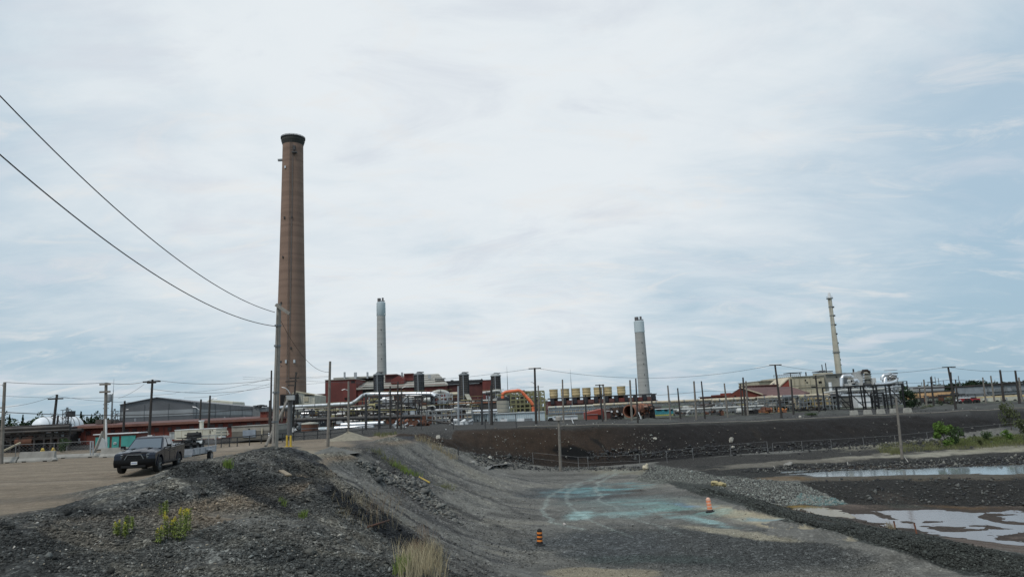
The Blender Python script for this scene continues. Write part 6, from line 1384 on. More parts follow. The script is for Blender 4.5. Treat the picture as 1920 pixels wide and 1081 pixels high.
# ---------------------------------------------------------------- left: warehouse, brick building, yard edge
def warehouse():
    Y = 150; g = -.2
    t = thing('grey_warehouse', 'large two-tone grey gabled warehouse with pale band behind the red brick building', 'building', (-76, 150, g))
    FR = np.array(P(362, 770, Y)); FR[2] = g; d1 = np.array([-.97, -.24, 0]); wd = 14.2; FL = FR + d1 * wd; RR = np.array(P(512, 770, 300)); RR[2] = g
    back = RR - FR; zE = P(362, 753, Y)[2]; zL = P(228, 759.5, FL[1])[2]; zE = (zE + zL) / 2; ap = FR + d1 * wd * .5; zA = P(296, 745, ap[1])[2]
    L0 = 4.25; L1 = 5.5      # pale band between these heights
    def face(a, b, z0, z1, za=None, zb=None):
        return [(a[0], a[1], z0), (b[0], b[1], z0), (b[0], b[1], z1), (a[0], a[1], z1)]
    dk = mat('dark_grey_cladding', (.125, .128, .135), .6, scale=.3, streak=.12)
    MB().extr([(FL[0], FL[1], g), (FR[0], FR[1], g), (FR[0], FR[1], zE), (ap[0], ap[1], zA), (FL[0], FL[1], zE)], back).build('wall', dk, t)
    o = np.array([0, -.06, 0])
    MB().extr([np.array(v) + o for v in face(FL, FR, L0, L1)], (0, .03, 0)).build('pale_band', LGREY, t)
    n_ = np.array([back[1], -back[0], 0]); n_ = n_ / np.linalg.norm(n_) * .06
    e2 = FR + back
    MB().extr([np.array(v) + n_ for v in face(FR, e2, L0, L1)], n_ * -.5).build('pale_band', LGREY, t)
    for s in np.linspace(.02, 1, 8): 
        p = FR + back * s + n_ * 1.2; MB().box((p[0], p[1], (g + zE) / 2), (.12, .5, zE - g)).build('wall_rib', dk, t)
    for s in (.33, .66):
        p = FL + (FR - FL) * s + o * 1.4; MB().box((p[0], p[1], (g + zE) / 2), (.06, .05, zE - g)).build('wall_rib', dk, t)
    up = np.array([0, 0, .15])
    rf = mat('roof_grey', (.2, .2, .21), .5, metal=.2, scale=.2)
    for a, b in ((FL, ap), (ap, FR)):
        za, zb = (zE, zA) if a is FL else (zA, zE)
        A_ = np.array([a[0], a[1] - .3, za]) ; B_ = np.array([b[0], b[1] - .3, zb]); MB().extr([A_, B_, B_ + up, A_ + up], back).build('roof', rf, t)
    pbox(1.6 + 226, 230, 770, 778, 150, 1).build('downpipe', PGREY, t)
    t = thing('roof_house', 'small pale building just above the long grey roof of the warehouse', 'building', base(408, 780, 340))
    a, b, c, d = P(382, 756, 340), P(392, 749, 340), P(436, 753, 340), P(437, 760, 340)
    MB().extr([a - np.array([0, 0, 6]), a, b, c, d, d - np.array([0, 0, 6])][::-1], (0, 15, 0)).build('wall', CREAM, t)
    q = thing('rubble_hopper', 'dark broken pile-shaped conveyor head right of the warehouse roof end', 'machine', base(485, 780, 190))
    for k in range(20): a = rnd(474, 494); y_ = 760 - .06 * (a - 474) * 0 + rnd(-1, 3) - (a - 474) * .08; pbox(a, a + rnd(1.5, 5), y_, y_ + rnd(1, 3), 190 + rnd(0, 2), 1.4).build('plate', random.choice((SOOT, STEELD, STEELG)), q)
    pbox(474, 500, 763, 780, 191, 3).build('support', STEELG, q)
warehouse()
def brick_building():
    Y = 94; 
    x0, x1 = P(130, 820, Y)[0], P(500, 800, Y)[0]; g = -.6; ze = P(320, 793.5, Y)[2]; zr = P(320, 788.6, Y + 4)[2]
    t = thing('brick_building', 'long low red brick building with brown roof behind the pickup truck', 'building', ((x0 + x1) / 2, Y, g))
    MB().box(((x0 + x1) / 2, Y + 4, (g + ze) / 2), (x1 - x0, 8, ze - g)).build('wall', REDB, t)
    MB().extr([(x0 - .5, Y - .5, ze), (x0 - .5, Y + 4, zr + .1), (x0 - .5, Y + 8.5, ze)], (x1 - x0 + 1, 0, 0)).build('roof', ROOFR, t)
    MB().box(((x0 + x1) / 2, Y - .55, ze + .02), (x1 - x0 + 1.2, .12, .32)).build('fascia', mat('fascia_brown', (.20, .09, .065), .7, streak=.3), t)
    for px, w_ in ((148, 8), (165.5, 8), (211, 7), (237, 8), (252, 8), (277, 6), (293.5, 8), (318, 7), (334, 8), (359, 8), (398, 9), (413, 9), (432, 8), (468, 10), (483, 9)):
        py = 811.5 - .046 * (px - 148) - (1.5 if px > 380 else 0); f = pbox(px - w_ / 2, px + w_ / 2, py - 3.5, py + 4, Y - .06, .1).build('window', mat('brown_glass', (.055, .03, .028), .3), t)
        pbox(px - w_ / 2 - .3, px + w_ / 2 + .3, py - 4.8, py - 3.6, Y - .12, .12).build('lintel', mat('lintel_grey', (.33, .30, .27), .8), f)
    for px in (160, 196, 226, 264, 306, 350, 388, 450): pbox(px, px + .7, 800 - .046 * (px - 148) , 840, Y - .08, .1).build('downpipe', ROOFR, t)
    for a, b, y0, y1 in ((179, 191, 786, 794), (199, 208, 786.5, 793), (213, 216, 788, 793)): 
        v = pbox(a, b, y0, y1, Y + 3, 2).build('roof_unit', mat('roof_unit_brown', (.09, .075, .065), .8), t); pbox(a - .5, b + .5, y0 - .8, y0, Y + 2.8, 2.3).build('unit_lid', STEELD, v)
    for px in (252, 516 - 200 + 200, 420, 457): pbox(px, px + 1, 784 - .02 * (px - 250), 789 - .02 * (px - 250), Y + 6, .3).build('vent_pipe', GALV, t)
    pbox(146.6, 149.6, 821, 824.8, Y - .15, .08).build('wall_sign', WHITE, t); pbox(143.8, 150.4, 826.5, 831.5, Y - .15, .08).build('wall_sign', WHITE, t); pbox(130.5, 137.5, 827, 831.5, Y - .15, .08).build('wall_sign', mat('sign_blue_white', (.45, .5, .6), .6), t)
    grow(t, 'sign_text_line', STEELD, [(144.5, 149.6, 828 + k * 1.1, 828.4 + k * 1.1, Y - .2, .04) for k in range(3)])
    pbox(488, 500, 772, 784, Y + 2, 3).build('roof_tower', REDB, t); pbox(487, 501, 771, 772, Y + 1.8, 3.4).build('tower_roof', ROOFR, t)
    # teal door annex
    Y = 84; t = thing('door_annex', 'low brick annex with three teal doors and a white roof edge', 'building', base(217, 842, Y))
    pbox(177, 259, 813, 846, Y, 2.2).build('wall', mat('annex_brick', (.16, .055, .04), .85, scale=.8, streak=.3), t); pbox(174.5, 259.5, 811.6, 813.3, Y - .3, 2.6).build('roof_edge', WHITE, t)
    for a, b, y0 in ((178.5, 192, 819), (193, 205, 818.6), (209.5, 222.5, 817.6), (227, 253.5, 816)):
        d = pbox(a, b, y0, 842, Y - .1, .12).build('teal_door', TEAL, t)
        if b - a > 20: pbox((a + b) / 2 - .15, (a + b) / 2 + .15, y0 + .4, 841.5, Y - .13, .03).build('door_seam', STEELD, d)
        else: pbox(b - 2, b - 1.4, 829, 831, Y - .16, .05).build('handle', STEELG, d)
    pbox(213, 218, 828.5, 832.5, Y - .17, .05).build('door_notice', WHITE, t); pbox(198.5, 201, 828.5, 832.5, Y - .17, .05).build('door_notice', WHITE, t)
    grow(t, 'sign_text_line', STEELD, [(213.6, 217.4, 829.4 + k * 1.0, 829.8 + k * 1.0, Y - .19, .02) for k in range(3)])
brick_building()
def service_things():
    Y = 82
    t = thing('cream_trailer', 'cream box trailer with roof vent pipe and railed landing behind the quad bikes', 'trailer', base(366, 825, Y))
    pbox(327.5, 405, 804.5, 822.5, Y, 3).build('body', CREAM, t); pbox(327, 405.6, 803.6, 804.6, Y - .06, 3.1).build('roof_edge', WHITE, t)
    grow(t, 'panel_seam', BEIGE, [(x, x + .4, 805, 822, Y - .03, .05) for x in (340, 353, 379, 392)]); grow(t, 'wall_vent', STEELD, [(368, 370.5, 808, 811, Y - .06, .05), (397, 398.5, 805.5, 807, Y - .06, .05), (393.5, 394.2, 806, 815, Y - .06, .05)])
    MB().cyl(P(378, 805, Y + 1), P(378, 788, Y + 1), .22, n=12).build('vent_pipe', CREAM, t); MB().cyl(P(378, 789, Y + 1), P(378, 787.4, Y + 1), .32, n=12).build('pipe_cap', WHITE, t)
    for a, b, c, d in ((378, 813.5, 430, 812.5), (400, 808, 427, 807)): MB().bar(P(a, b, Y - 1), P(c, d, Y - 1), .07).build('handrail', CREAM, t)
    for px, y0, y1 in ((379, 813, 823), (391, 813, 823), (403, 808, 823), (415, 807, 823), (427, 807, 816)): MB().bar(P(px, y0, Y - 1), P(px, y1, Y - 1), .07).build('rail_post', CREAM, t)
    MB().cyl(P(416, 820, Y - .5), P(416, 817, Y - .5), .4, n=14).build('propane_cap', WHITE, t)
    t = thing('grey_cabinet', 'small grey cabinet left of the cream trailer', 'cabinet', base(322, 823, Y)); pbox(317.5, 327, 810, 823, Y + .5, 1.6).build('body', PGREY, t); pbox(317, 327.4, 809.5, 810.1, Y + .4, 1.8).build('lid', LGREY, t); pbox(322, 322.4, 811, 822, Y + .46, .05).build('door_seam', STEELG, t)
    Y = 84; t = thing('service_building', 'low concrete building with pale top band and blue-grey double door', 'building', base(472, 822, Y))
    mt = mat('taupe_wall', (.15, .14, .12), .85, scale=.8, streak=.2)
    pbox(434.5, 511, 798, 808, Y, 7).build('upper_wall', mat('upper_concrete', (.31, .29, .25), .85, scale=.8, streak=.2), t); pbox(434.5, 511, 807.6, 825, Y, 7).build('lower_wall', mt, t); pbox(434, 511.5, 796.8, 797.9, Y - .1, 7.2).build('roof_edge', CONC, t)
    d = pbox(455, 479, 805.5, 819, Y - .1, .12).build('double_door', mat('door_bluegrey', (.24, .28, .33), .6), t); pbox(466.8, 467.2, 806, 819, Y - .14, .05).build('door_seam', STEELG, d); pbox(470, 474, 811.5, 815, Y - .15, .05).build('door_window', BLACK, d)
    pbox(490, 492, 802, 816, Y - .15, .1).build('yellow_pipe', BEIGE, t); pbox(465, 467.5, 803, 804.5, Y - .15, .2).build('door_lamp', STEELD, t); pbox(503, 511.5, 811, 816.5, Y - 1.5, .6).build('white_box', WHITE, t)
    # dark road barrier / pipe line in front of it all
    t = thing('guard_rail', 'long black pipe guard rail on posts running from the trailers towards the embankment', 'guard rail', base(520, 820, 76))
    pr = None; i = 0
    for px, py, yy in ((415, 828, 72), (445, 822.5, 74), (490, 819.5, 77), (530, 817, 80), (570, 814.5, 83), (620, 811, 86), (680, 806.5, 89), (740, 802, 91)):
        a = P(px, py, yy); g = gz(a[0], a[1]); a[2] = g + .95
        if pr is not None:
            MB().tube([pr, a], .06, 6).build('top_rail', STEELD, t); MB().tube([pr - np.array([0, 0, .45]), a - np.array([0, 0, .45])], .04, 6).build('mid_rail', STEELD, t)
            for s in (0, .5): q = pr + (a - pr) * s; MB().box((q[0], q[1], (q[2] + gz(q[0], q[1])) / 2), (.08, .08, q[2] - gz(q[0], q[1]))).build('rail_post', STEELD, t)
        pr = a
    for px, lab in ((538, 'left yellow bollard at the foot of the thick grey pole'), (545, 'right yellow bollard at the foot of the thick grey pole')):
        B = base(px, 831, 66); t = thing('bollard', lab, 'bollard', B); MB().cyl(B, (B[0], B[1], P(px, 815.5, 66)[2]), .1, n=10).build('post', YELL, t, True); MB().box((B[0], B[1], B[2] + .03), (.35, .35, .06)).build('base_plate', YELL, t)
service_things()
# dome tent
def dome_tent():
    Y = 200; t = thing('dome_tent', 'white fabric arched storage tent on the left horizon', 'tent', base(105, 805, Y))
    a = P(80, 802, Y); b = P(136, 800, Y + 8); r = 33 * Y / FPX * 1.0; ax = (b - a); ax[2] = 0; L = np.linalg.norm(ax); ax /= L; sd_ = np.array([ax[1], -ax[0], 0]); h = P(105, 781, Y + 6)[2] - a[2]
    n = 18; vs = []; rings = 12
    for k in range(rings + 1):
        c = a + ax * L * k / rings; w_ = r * .62 * (1.0 - .015 * (k % 2))
        for i in range(n + 1):
            th = math.pi * i / n; vs.append((c[0] + sd_[0] * w_ * math.cos(th), c[1] + sd_[1] * w_ * math.cos(th), a[2] - 1 + (h + 1) * math.sin(th) ** .8))
    fs = [(k * (n + 1) + i, k * (n + 1) + i + 1, (k + 1) * (n + 1) + i + 1, (k + 1) * (n + 1) + i) for k in range(rings) for i in range(n)]
    MB().add(vs, fs).build('canopy', TENT, t, True)
    for s, c in ((0, a), (1, a + ax * L)):
        v = []; m = 6
        for j in range(m + 1):
            ph = math.pi / 2 * j / m
            for i in range(n + 1):
                th = math.pi * i / n; w_ = r * .62 * math.cos(ph); e = c + ax * (1 if s else -1) * r * .55 * math.sin(ph) * 1
                v.append((e[0] + sd_[0] * w_ * math.cos(th), e[1] + sd_[1] * w_ * math.cos(th), a[2] - 1 + (h + 1) * (math.sin(th) ** .8) * math.cos(ph) ** .7))
        MB().add(v, [(k * (n + 1) + i, k * (n + 1) + i + 1, (k + 1) * (n + 1) + i + 1, (k + 1) * (n + 1) + i) for k in range(m) for i in range(n)]).build('rounded_end', TENT, t, True)
    for k in range(0, rings + 1, 2):
        c = a + ax * L * k / rings; pts = [(c[0] + sd_[0] * r * .625 * math.cos(th), c[1] + sd_[1] * r * .625 * math.cos(th), a[2] - 1 + (h + 1.08) * math.sin(th) ** .8) for th in np.linspace(.05, math.pi - .05, 16)]
        MB().tube(pts, .12, 5).build('rib_seam', LGREY, t)
dome_tent()
def trestle():
    Y = 84; t = rack('dark pipe trestle full of dark pipework along the left edge of the yard', -45, 131, [806, 815, 823], 846, Y, 7, 20, mat('brown_black_steel', (.035, .03, .028), .8), fill=70, fillm=[SOOT, STEELD, PIPED, RUST, STEELG, SOOT], rails=False, w=.2, nd=2)
    for yy, rr, mm in ((802.5, 3.2, PIPED), (806, 2.0, SOOT), (809, 2.4, PIPED), (798.5, 1.4, SOOT)):
        a, b = P(-45, yy + 4, Y - .4), P(131, yy - 2, Y - .4); b[2] = a[2]; MB().tube([a, b], rr * Y / FPX, 10).build('main_pipe', mm, t, True)
    t = thing('trestle_shed', 'dark brown shed behind the pipe trestle', 'building', base(60, 845, 92)); pbox(-45, 129, 806, 846, 92, 6).build('wall', mat('dark_brown_wall', (.028, .024, .022), .9, scale=.5), t); pbox(-46, 130, 804, 806, 91.8, 7).build('roof', ROOFD, t)  # shed wall in a plain dark brown
    grow(t, 'grey_panel', STEELG, [(6, 20, 822, 829, 91.9, .1), (48, 60, 826, 836, 91.9, .1)]); grow(t, 'blue_panel', mat('navy_panel', (.03, .04, .08), .7), [(52, 92, 826, 843, 91.8, .1)])
    t = thing('low_grey_building', 'flat dark grey roof box in front of the dome tent', 'building', base(68, 805, 110)); pbox(47, 89, 797, 806, 110, 6).build('wall', MGREY, t); pbox(46.5, 89.5, 796.4, 797.2, 109.8, 6.4).build('roof', STEELG, t)
    # timber with guy
    t = thing('leaning_timber', 'pale timber leaning against the foot of the trestle at the far left', 'timber', base(10, 844, 66)); MB().bar(P(8, 844, 66), P(38, 829.5, 68), .14).build('beam', mat('pale_timber', (.42, .36, .25), .9), t)
    # pole brace with sheet panel
    Y = 64; t = thing('brace_frame', 'pale A-shaped timber brace with grey panel beside the teal doors', 'brace', base(185, 855, Y))
    MB().bar(P(174.5, 854.5, Y), P(193.5, 808, Y + .5), .3, .2).build('brace_timber', WOODL, t); MB().extr([P(183, 841, Y + .1), P(198.5, 841, Y + .1), P(196, 824, Y + .1), P(191, 820, Y + .1)], (0, .1, 0)).build('grey_panel', PGREY, t)
    MB().tube([P(182, 843, Y - .1), P(191, 843, Y - .1), P(190, 851, Y - .1), P(186, 856, Y - .1)], .07, 6).build('hose', STEELD, t); pbox(181, 199.5, 840.5, 842.3, Y - .2, .6).build('shelf', CONC, t); MB().bar(P(198.5, 785, Y + 1), P(199.5, 842, Y + 1), .12).build('white_conduit', WHITE, t)
    t = thing('metal_gate', 'narrow grey mesh gate at the right end of the yard fence', 'gate', base(170, 856, 62)); 
    for px in (169.5, 174.5): MB().bar(P(px, 826, 62), P(px, 853, 62), .07).build('gate_post', GALV, t)
    for y_ in (827, 840, 852): MB().bar(P(169.5, y_, 62), P(174.5, y_, 62), .04).build('gate_rail', GALV, t)
    # sign beside the third pole (white board with a dark chevron shield)
    Y = 70; t = thing('sign_board', 'small white square sign with a black symbol seen just above the pickup roof', 'sign', base(281, 830, Y))
    MB().cyl(base(281, 840, Y), P(281, 817, Y), .05, n=8).build('sign_post', WHITE, t); b = pbox(276.5, 285, 815.2, 821.8, Y - .1, .05).build('board', WHITE, t)
    MB().extr([P(278.6, 816.6, Y - .11), P(280.6, 817.6, Y - .11), P(282.6, 816.5, Y - .11), P(283, 819, Y - .11), P(280.8, 821, Y - .11), P(278.4, 819, Y - .11)], (0, -.01, 0)).build('black_symbol', BLACK, b)
    # lattice structures
    def lattice(px0, px1, py0, py1, Y, label, n=4):
        x0, x1, z0, z1 = prect(px0, px1, py0, py1, Y); g = gz(x0, Y); t = thing('lattice_tower', label, 'lattice tower', ((x0 + x1) / 2, Y, g)); dd = x1 - x0
        for x in (x0, x1):
            for y in (Y, Y + dd): MB().box((x, y, (g + z1) / 2), (.08, .08, z1 - g)).build('post', STEELD, t)
        for k in range(n + 1):
            z = z0 + (z1 - z0) * k / n
            MB().bar((x0 - .4, Y, z), (x1 + .4, Y, z), .08).build('beam', STEELD, t); MB().box((rnd(x0, x1), Y - .1, z + .25), (.28, .2, .35)).build('insulator_box', STEELG, t)
            if k < n: MB().bar((x0, Y, z), (x1, Y, z + (z1 - z0) / n), .05).build('brace', STEELD, t)
        return t
    lattice(117, 127, 768, 800, 120, 'dark lattice substation frame in front of the dome tent')
    lattice(211, 221, 770, 790, 130, 'dark lattice frame left of the grey warehouse')
    t = thing('switch_box', 'black transformer box on the lattice frame above the dome tent', 'transformer', base(127, 800, 122)); pbox(124, 132, 770, 781, 122, 1.4).build('tank', STEELD, t); MB().box(P(128, 790, 122.5), (.12, .12, 3)).build('leg', STEELD, t); pbox(121, 130, 766.5, 768, 121.8, .4).build('bushing_bar', STEELD, t)
    t = thing('water_tower', 'small round-bottomed tank on a thin mast left of the warehouse', 'tank', base(206, 790, 185)); x, y, z = P(203.5, 752, 185)
    MB().lathe((x, y, z), [(.2, -.3), (.7, 0), (.75, 1.6), (.55, 1.9)], 14).build('tank', LGREY, t, True)
    MB().box((x + .9, y, z - 3), (.15, .15, 10)).build('mast', STEELG, t); MB().bar((x, y, z), (x + .9, y, z), .1).build('bracket', STEELG, t)
    for (px, py, lab) in ((80, 842, 'left one of two small yellow hydrants behind the yard fence'), (100, 840, 'right one of two small yellow hydrants behind the yard fence')):
        B = base(px, py, 74); t = thing('hydrant', lab, 'hydrant', B); MB().lathe(B, [(.18, 0), (.18, .1), (.12, .12), (.12, .5), (.16, .52), (.1, .66), (.02, .7)], 12).build('body', YELL, t, True); MB().cyl((B[0] - .22, B[1], B[2] + .38), (B[0] + .22, B[1], B[2] + .38), .06, n=8).build('outlet', YELL, t)
trestle()
# yard fence
def chain_fence(label, pts, hgt, spacing, mesh=True, m_=GALV, toprail=True, name='chain_link_fence', midrail=False, pr=.03, rr=.022, meshr=.006, mstep=.28):
    t = thing(name, label, 'fence', (pts[0][0], pts[0][1], gz(pts[0][0], pts[0][1])))
    tops = []
    for a, b in zip(pts[:-1], pts[1:]):
        a = np.array(a); b = np.array(b); L = np.linalg.norm(b - a); n = max(1, int(round(L / spacing)))
        for k in range(n + (1 if b is pts[-1] else 0)):
            q = a + (b - a) * k / n; tops.append((q[0], q[1], gz(q[0], q[1])))
    tops.append((pts[-1][0], pts[-1][1], gz(*pts[-1])))
    for p in tops: MB().cyl(p, (p[0], p[1], p[2] + hgt), pr, n=6).build('fence_post', m_, t)
    for p, q in zip(tops[:-1], tops[1:]):
        if toprail: MB().tube([(p[0], p[1], p[2] + hgt), (q[0], q[1], q[2] + hgt)], rr, 5).build('top_rail', m_, t)
        if midrail: MB().tube([(p[0], p[1], p[2] + hgt * .5), (q[0], q[1], q[2] + hgt * .5)], rr * .8, 5).build('mid_rail', m_, t)
        if mesh:
            m1 = MB(); P_ = np.array(p); Q_ = np.array(q); L = np.linalg.norm(Q_ - P_); n = int(L / mstep); s = L / n; k2 = int(hgt / s) + 1
            for i in range(-k2, n):
                for sg in (1, -1):
                    u0 = i if sg > 0 else i + k2; u1 = i + k2 if sg > 0 else i
                    # clip to the panel
                    a0, a1, z0, z1 = u0 * s, u1 * s, 0.0, hgt
                    def clip(a0, z0, a1, z1):
                        for _ in range(2):
                            if a0 < 0: z0 = z0 + (z1 - z0) * (0 - a0) / (a1 - a0); a0 = 0
                            if a0 > L: z0 = z0 + (z1 - z0) * (L - a0) / (a1 - a0); a0 = L
                            a0, z0, a1, z1 = a1, z1, a0, z0
                        return a0, z0, a1, z1
                    if max(a0, a1) <= 0 or min(a0, a1) >= L: continue
                    a0, z0, a1, z1 = clip(a0, z0, a1, z1); d = (Q_ - P_) / L
                    A_ = P_ + d * a0 + np.array([0, 0, z0]); B_ = P_ + d * a1 + np.array([0, 0, z1])
                    if np.linalg.norm(A_ - B_) > .05: m1.cyl(A_, B_, meshr, n=3, caps=False)
            m1.build('mesh_panel', m_, t)
    return t
f0 = G(-60, 868, 0)[:2]; f1 = G(28, 862, 0)[:2]; f2 = G(170, 854, 0)[:2]
chain_fence('chain-link fence along the far left side of the yard', [tuple(f0), tuple(f1), tuple(f2)], 1.35, 3.0, meshr=.004, m_=mat('dull_galvanised', (.2, .2, .2), .6))
# fence in the pit
pA = [G(a, b, -4.5)[:2] for a, b in ((1000, 876), (1085, 877), (1103, 876.5), (1200, 873))]; pA += [G(1300, 862, -4.4)[:2], G(1440, 848, -4.1)[:2]]
chain_fence('sagging wire fence with galvanised rails across the far side of the pit', [tuple(p) for p in pA], 1.35, 4.2, mesh=False, midrail=True, pr=.03, rr=.013, m_=mat('dull_galvanised', (.2, .2, .2), .6))
pB = [G(a, b, -4.0)[:2] for a, b in ((1450, 850), (1560, 845), (1680, 838), (1800, 830), (1960, 824))]
chain_fence('long thin wire fence at the foot of the dark embankment on the right', [tuple(p) for p in pB], 1.3, 4.5, mesh=False, pr=.025, rr=.012, m_=mat('dull_galvanised', (.2, .2, .2), .6))
# black posts with strand wire along the plateau edge
pC = [P(px, 800, yy)[:2] for px, yy in ((758, 97), (790, 95), (850, 93), (910, 92), (968, 91.5))]
chain_fence('black post and wire fence on the brown end of the embankment', [tuple(p) for p in pC], 1.75, 5.5, mesh=False, m_=STEELD, midrail=True, pr=.05, rr=.02)
pD = [P(px, 780, yy)[:2] for px, yy in ((970, 92.5), (1100, 95), (1250, 97.5), (1400, 101), (1600, 103), (1800, 104), (1940, 105))]
def edge_cable():
    t = thing('edge_pipe', 'thin pale pipeline lying along the rim of the embankment', 'pipe', (pD[0][0], pD[0][1], gz(*pD[0])))
    for (a, b) in zip(pD[:-1], pD[1:]):
        a = np.array(a); b = np.array(b); pts = []
        for s in np.linspace(0, 1, 8): q = a + (b - a) * s; pts.append((q[0], q[1], gz(q[0], q[1]) + .12))
        MB().tube(pts, .08, 6).build('pipe_length', mat('rim_pipe', (.22, .2, .17), .8), t, True)
edge_cable()
# jersey barriers
def barrier(px0, px1, py, label, z=0.0, h=.82):
    a, b = G(px0, py + .02 * (px1 - px0), z), G(px1, py - .02 * (px1 - px0), z); L = np.linalg.norm(b - a); ang = math.atan2(b[1] - a[1], b[0] - a[0])
    c = (a + b) / 2; g = gz(c[0], c[1]); t = thing('concrete_barrier', label, 'barrier', (c[0], c[1], g), 'concrete barriers at the back of the yard', ang); t['_w'] = [0, 0, 0]
    pr_ = [(-.3, -.05), (.3, -.05), (.3, .12), (.14, .32), (.09, h), (-.09, h), (-.14, .32), (-.3, .12)]
    MB().extr([(-L / 2, p, q) for p, q in pr_], (L, 0, 0)).build('barrier_block', CONC, t, local=True)
    for s in (-.3, .3): MB().box((s * L, -.3, .03), (.35, .06, .08)).build('lifting_slot', BLACK, t, local=True)
barrier(37, 103, 865, 'long pale concrete barrier in front of the yard fence at the left'); barrier(-40, 34, 868, 'concrete barrier cut off by the left edge of the picture', h=.5)
barrier(106, 190, 857.5, 'low flat concrete slab barrier in the middle of the yard back edge', h=.36); barrier(190, 246, 856.5, 'pale concrete barrier partly behind the pickup bonnet', h=.8)
p = G(100.5, 865, 0); rk = None

# ---------------------------------------------------------------- pickup truck
TRUCK = mat('dark_grey_car_paint', (.013, .017, .029), .18, var=.05, scale=4, spec=.36)
TRIM = mat('black_trim', (.007, .007, .008), .45, spec=.2)
def loft(mb, secs):
    """secs: list of closed rings (same count) -> skin with end caps"""
    n = len(secs[0]); vs = [p for s in secs for p in s]
    return mb.add(vs, [(k * n + i, k * n + (i + 1) % n, (k + 1) * n + (i + 1) % n, (k + 1) * n + i) for k in range(len(secs) - 1) for i in range(n)] + [tuple(range(n - 1, -1, -1)), tuple(range((len(secs) - 1) * n, len(secs) * n))])
def pickup():
    # local frame: +x forward, y left, z up. length 5.9 m
    F = G(251, 892, 0); az = R(-11); hd = math.atan2(-math.cos(az), -math.sin(az))      # nose points back towards the camera side
    c = np.array([F[0] + math.sin(az) * 2.75, F[1] + math.cos(az) * 2.75]); g = gz(c[0], c[1])
    t = thing('pickup_truck', 'dark grey crew-cab pickup truck with black grille parked on the dirt yard', 'pickup truck', (c[0], c[1], g), None, hd); t['_w'] = [0, 0, 0]; t.scale = (.98, .98, .95)
    B = lambda mb, n, m_, par=t, sm=False: mb.build(n, m_, par, sm, local=True)
    def arch(xc, r=.52, zc=.44, n=9): return [(xc + r * math.cos(a), zc + r * math.sin(a)) for a in np.linspace(math.pi * 1.02, -math.pi * .02, n)]
    fx, rx = 1.92, -1.78
    low = .46
    prof = [(-2.92, .62), (-2.9, low + .08)] + [(rx - .52, low)] + arch(rx)[1:-1] + [(rx + .52, low)] + [(fx - .54, low - .02)] + arch(fx, .54)[1:-1] + [(fx + .54, low)]
    top = [(2.78, .52), (2.86, .78), (2.84, 1.02), (2.70, 1.13), (2.2, 1.20), (1.28, 1.27), (.9, 1.30), (-1.02, 1.33), (-1.04, 1.36), (-2.86, 1.40), (-2.94, 1.34), (-2.95, 1.0)]
    poly = prof + top
    secs = []
    for y, k, dz in ((-1.02, .985, -.05), (-.99, .995, -.015), (-.9, 1.0, 0), (.9, 1.0, 0), (.99, .995, -.015), (1.02, .985, -.05)):
        secs.append([(x * k, y, z + (dz if z > 1.1 else 0)) for x, z in poly])
    B(loft(MB(), secs), 'body', TRUCK)
    # bulging shoulders over the wheels
    for xc, r in ((fx, .60), (rx, .58)):
        for s in (-1, 1):
            m1 = MB(); ring = []
            for a in np.linspace(math.pi * 1.04, -math.pi * .04, 14): ring.append((xc + r * math.cos(a), .44 + r * math.sin(a)))
            vs = []
            for (x, z) in ring: vs += [(x, s * .98, z), (x, s * 1.055, z - .0), (xc + (x - xc) * .88, s * 1.05, .44 + (z - .44) * .88), (xc + (x - xc) * .86, s * .9, .44 + (z - .44) * .86)]
            n = len(ring); m1.add(vs, [(i * 4 + j, i * 4 + (j + 1), (i + 1) * 4 + (j + 1), (i + 1) * 4 + j) for i in range(n - 1) for j in range(3)]); B(m1, 'wheel_arch_flare', TRUCK, sm=True)
            B(MB().box((xc, s * .62, .62), (.95, .5, .5)), 'wheel_well', BLACK)
    # hood
    hood = [[(x, y, z) for y, z in ((-.86, z0), (-.62, z0 + .07), (-.3, z0 + .085), (-.24, z0 + .12), (.24, z0 + .12), (.3, z0 + .085), (.62, z0 + .07), (.86, z0), (.86, z0 - .1), (-.86, z0 - .1))] for x, z0 in ((1.05, 1.27), (1.9, 1.22), (2.45, 1.155), (2.72, 1.08))]
    B(loft(MB(), hood), 'hood', TRUCK, sm=True)
    B(MB().box((1.7, -.42, 1.335), (.5, .12, .03)), 'hood_scoop', TRIM); B(MB().box((1.7, .42, 1.335), (.5, .12, .03)), 'hood_scoop', TRIM)
    # cab
    cb = [(1.30, .93, 1.26), (-1.02, .93, 1.30)]; zt = 1.93
    def ring(x0, x1, hw, z): return [(x0, -hw, z), (x0, hw, z), (x1, hw, z), (x1, -hw, z)]
    cabm = MB(); loft(cabm, [ring(1.32, -1.04, .93, 1.24), ring(.52, -.86, .755, 1.84), ring(.36, -.74, .69, 1.93), ring(.2, -.6, .5, 1.955)]); B(cabm, 'cab', TRUCK, sm=True)
    GL = mat('truck_glass', (.10, .125, .15), .06, var=.05, spec=.9)
    def lerp3(a, b, s): return tuple(a[i] + (b[i] - a[i]) * s for i in range(3))
    def panel(p, q, r_, s_, off, n, m_):   # quad panel with outward offset
        pts = [np.array(v) + np.array(off) for v in (p, q, r_, s_)]; return B(MB().extr(pts, np.array(off) * -.8), n, m_)
    # windscreen
    panel((1.26, -.84, 1.29), (1.26, .84, 1.29), (.58, .68, 1.81), (.58, -.68, 1.81), (.02, 0, .02), 'windshield', GL)
    panel((-1.03, .78, 1.36), (-1.03, -.78, 1.36), (-.88, -.64, 1.8), (-.88, .64, 1.8), (-.02, 0, .01), 'rear_window', GL)
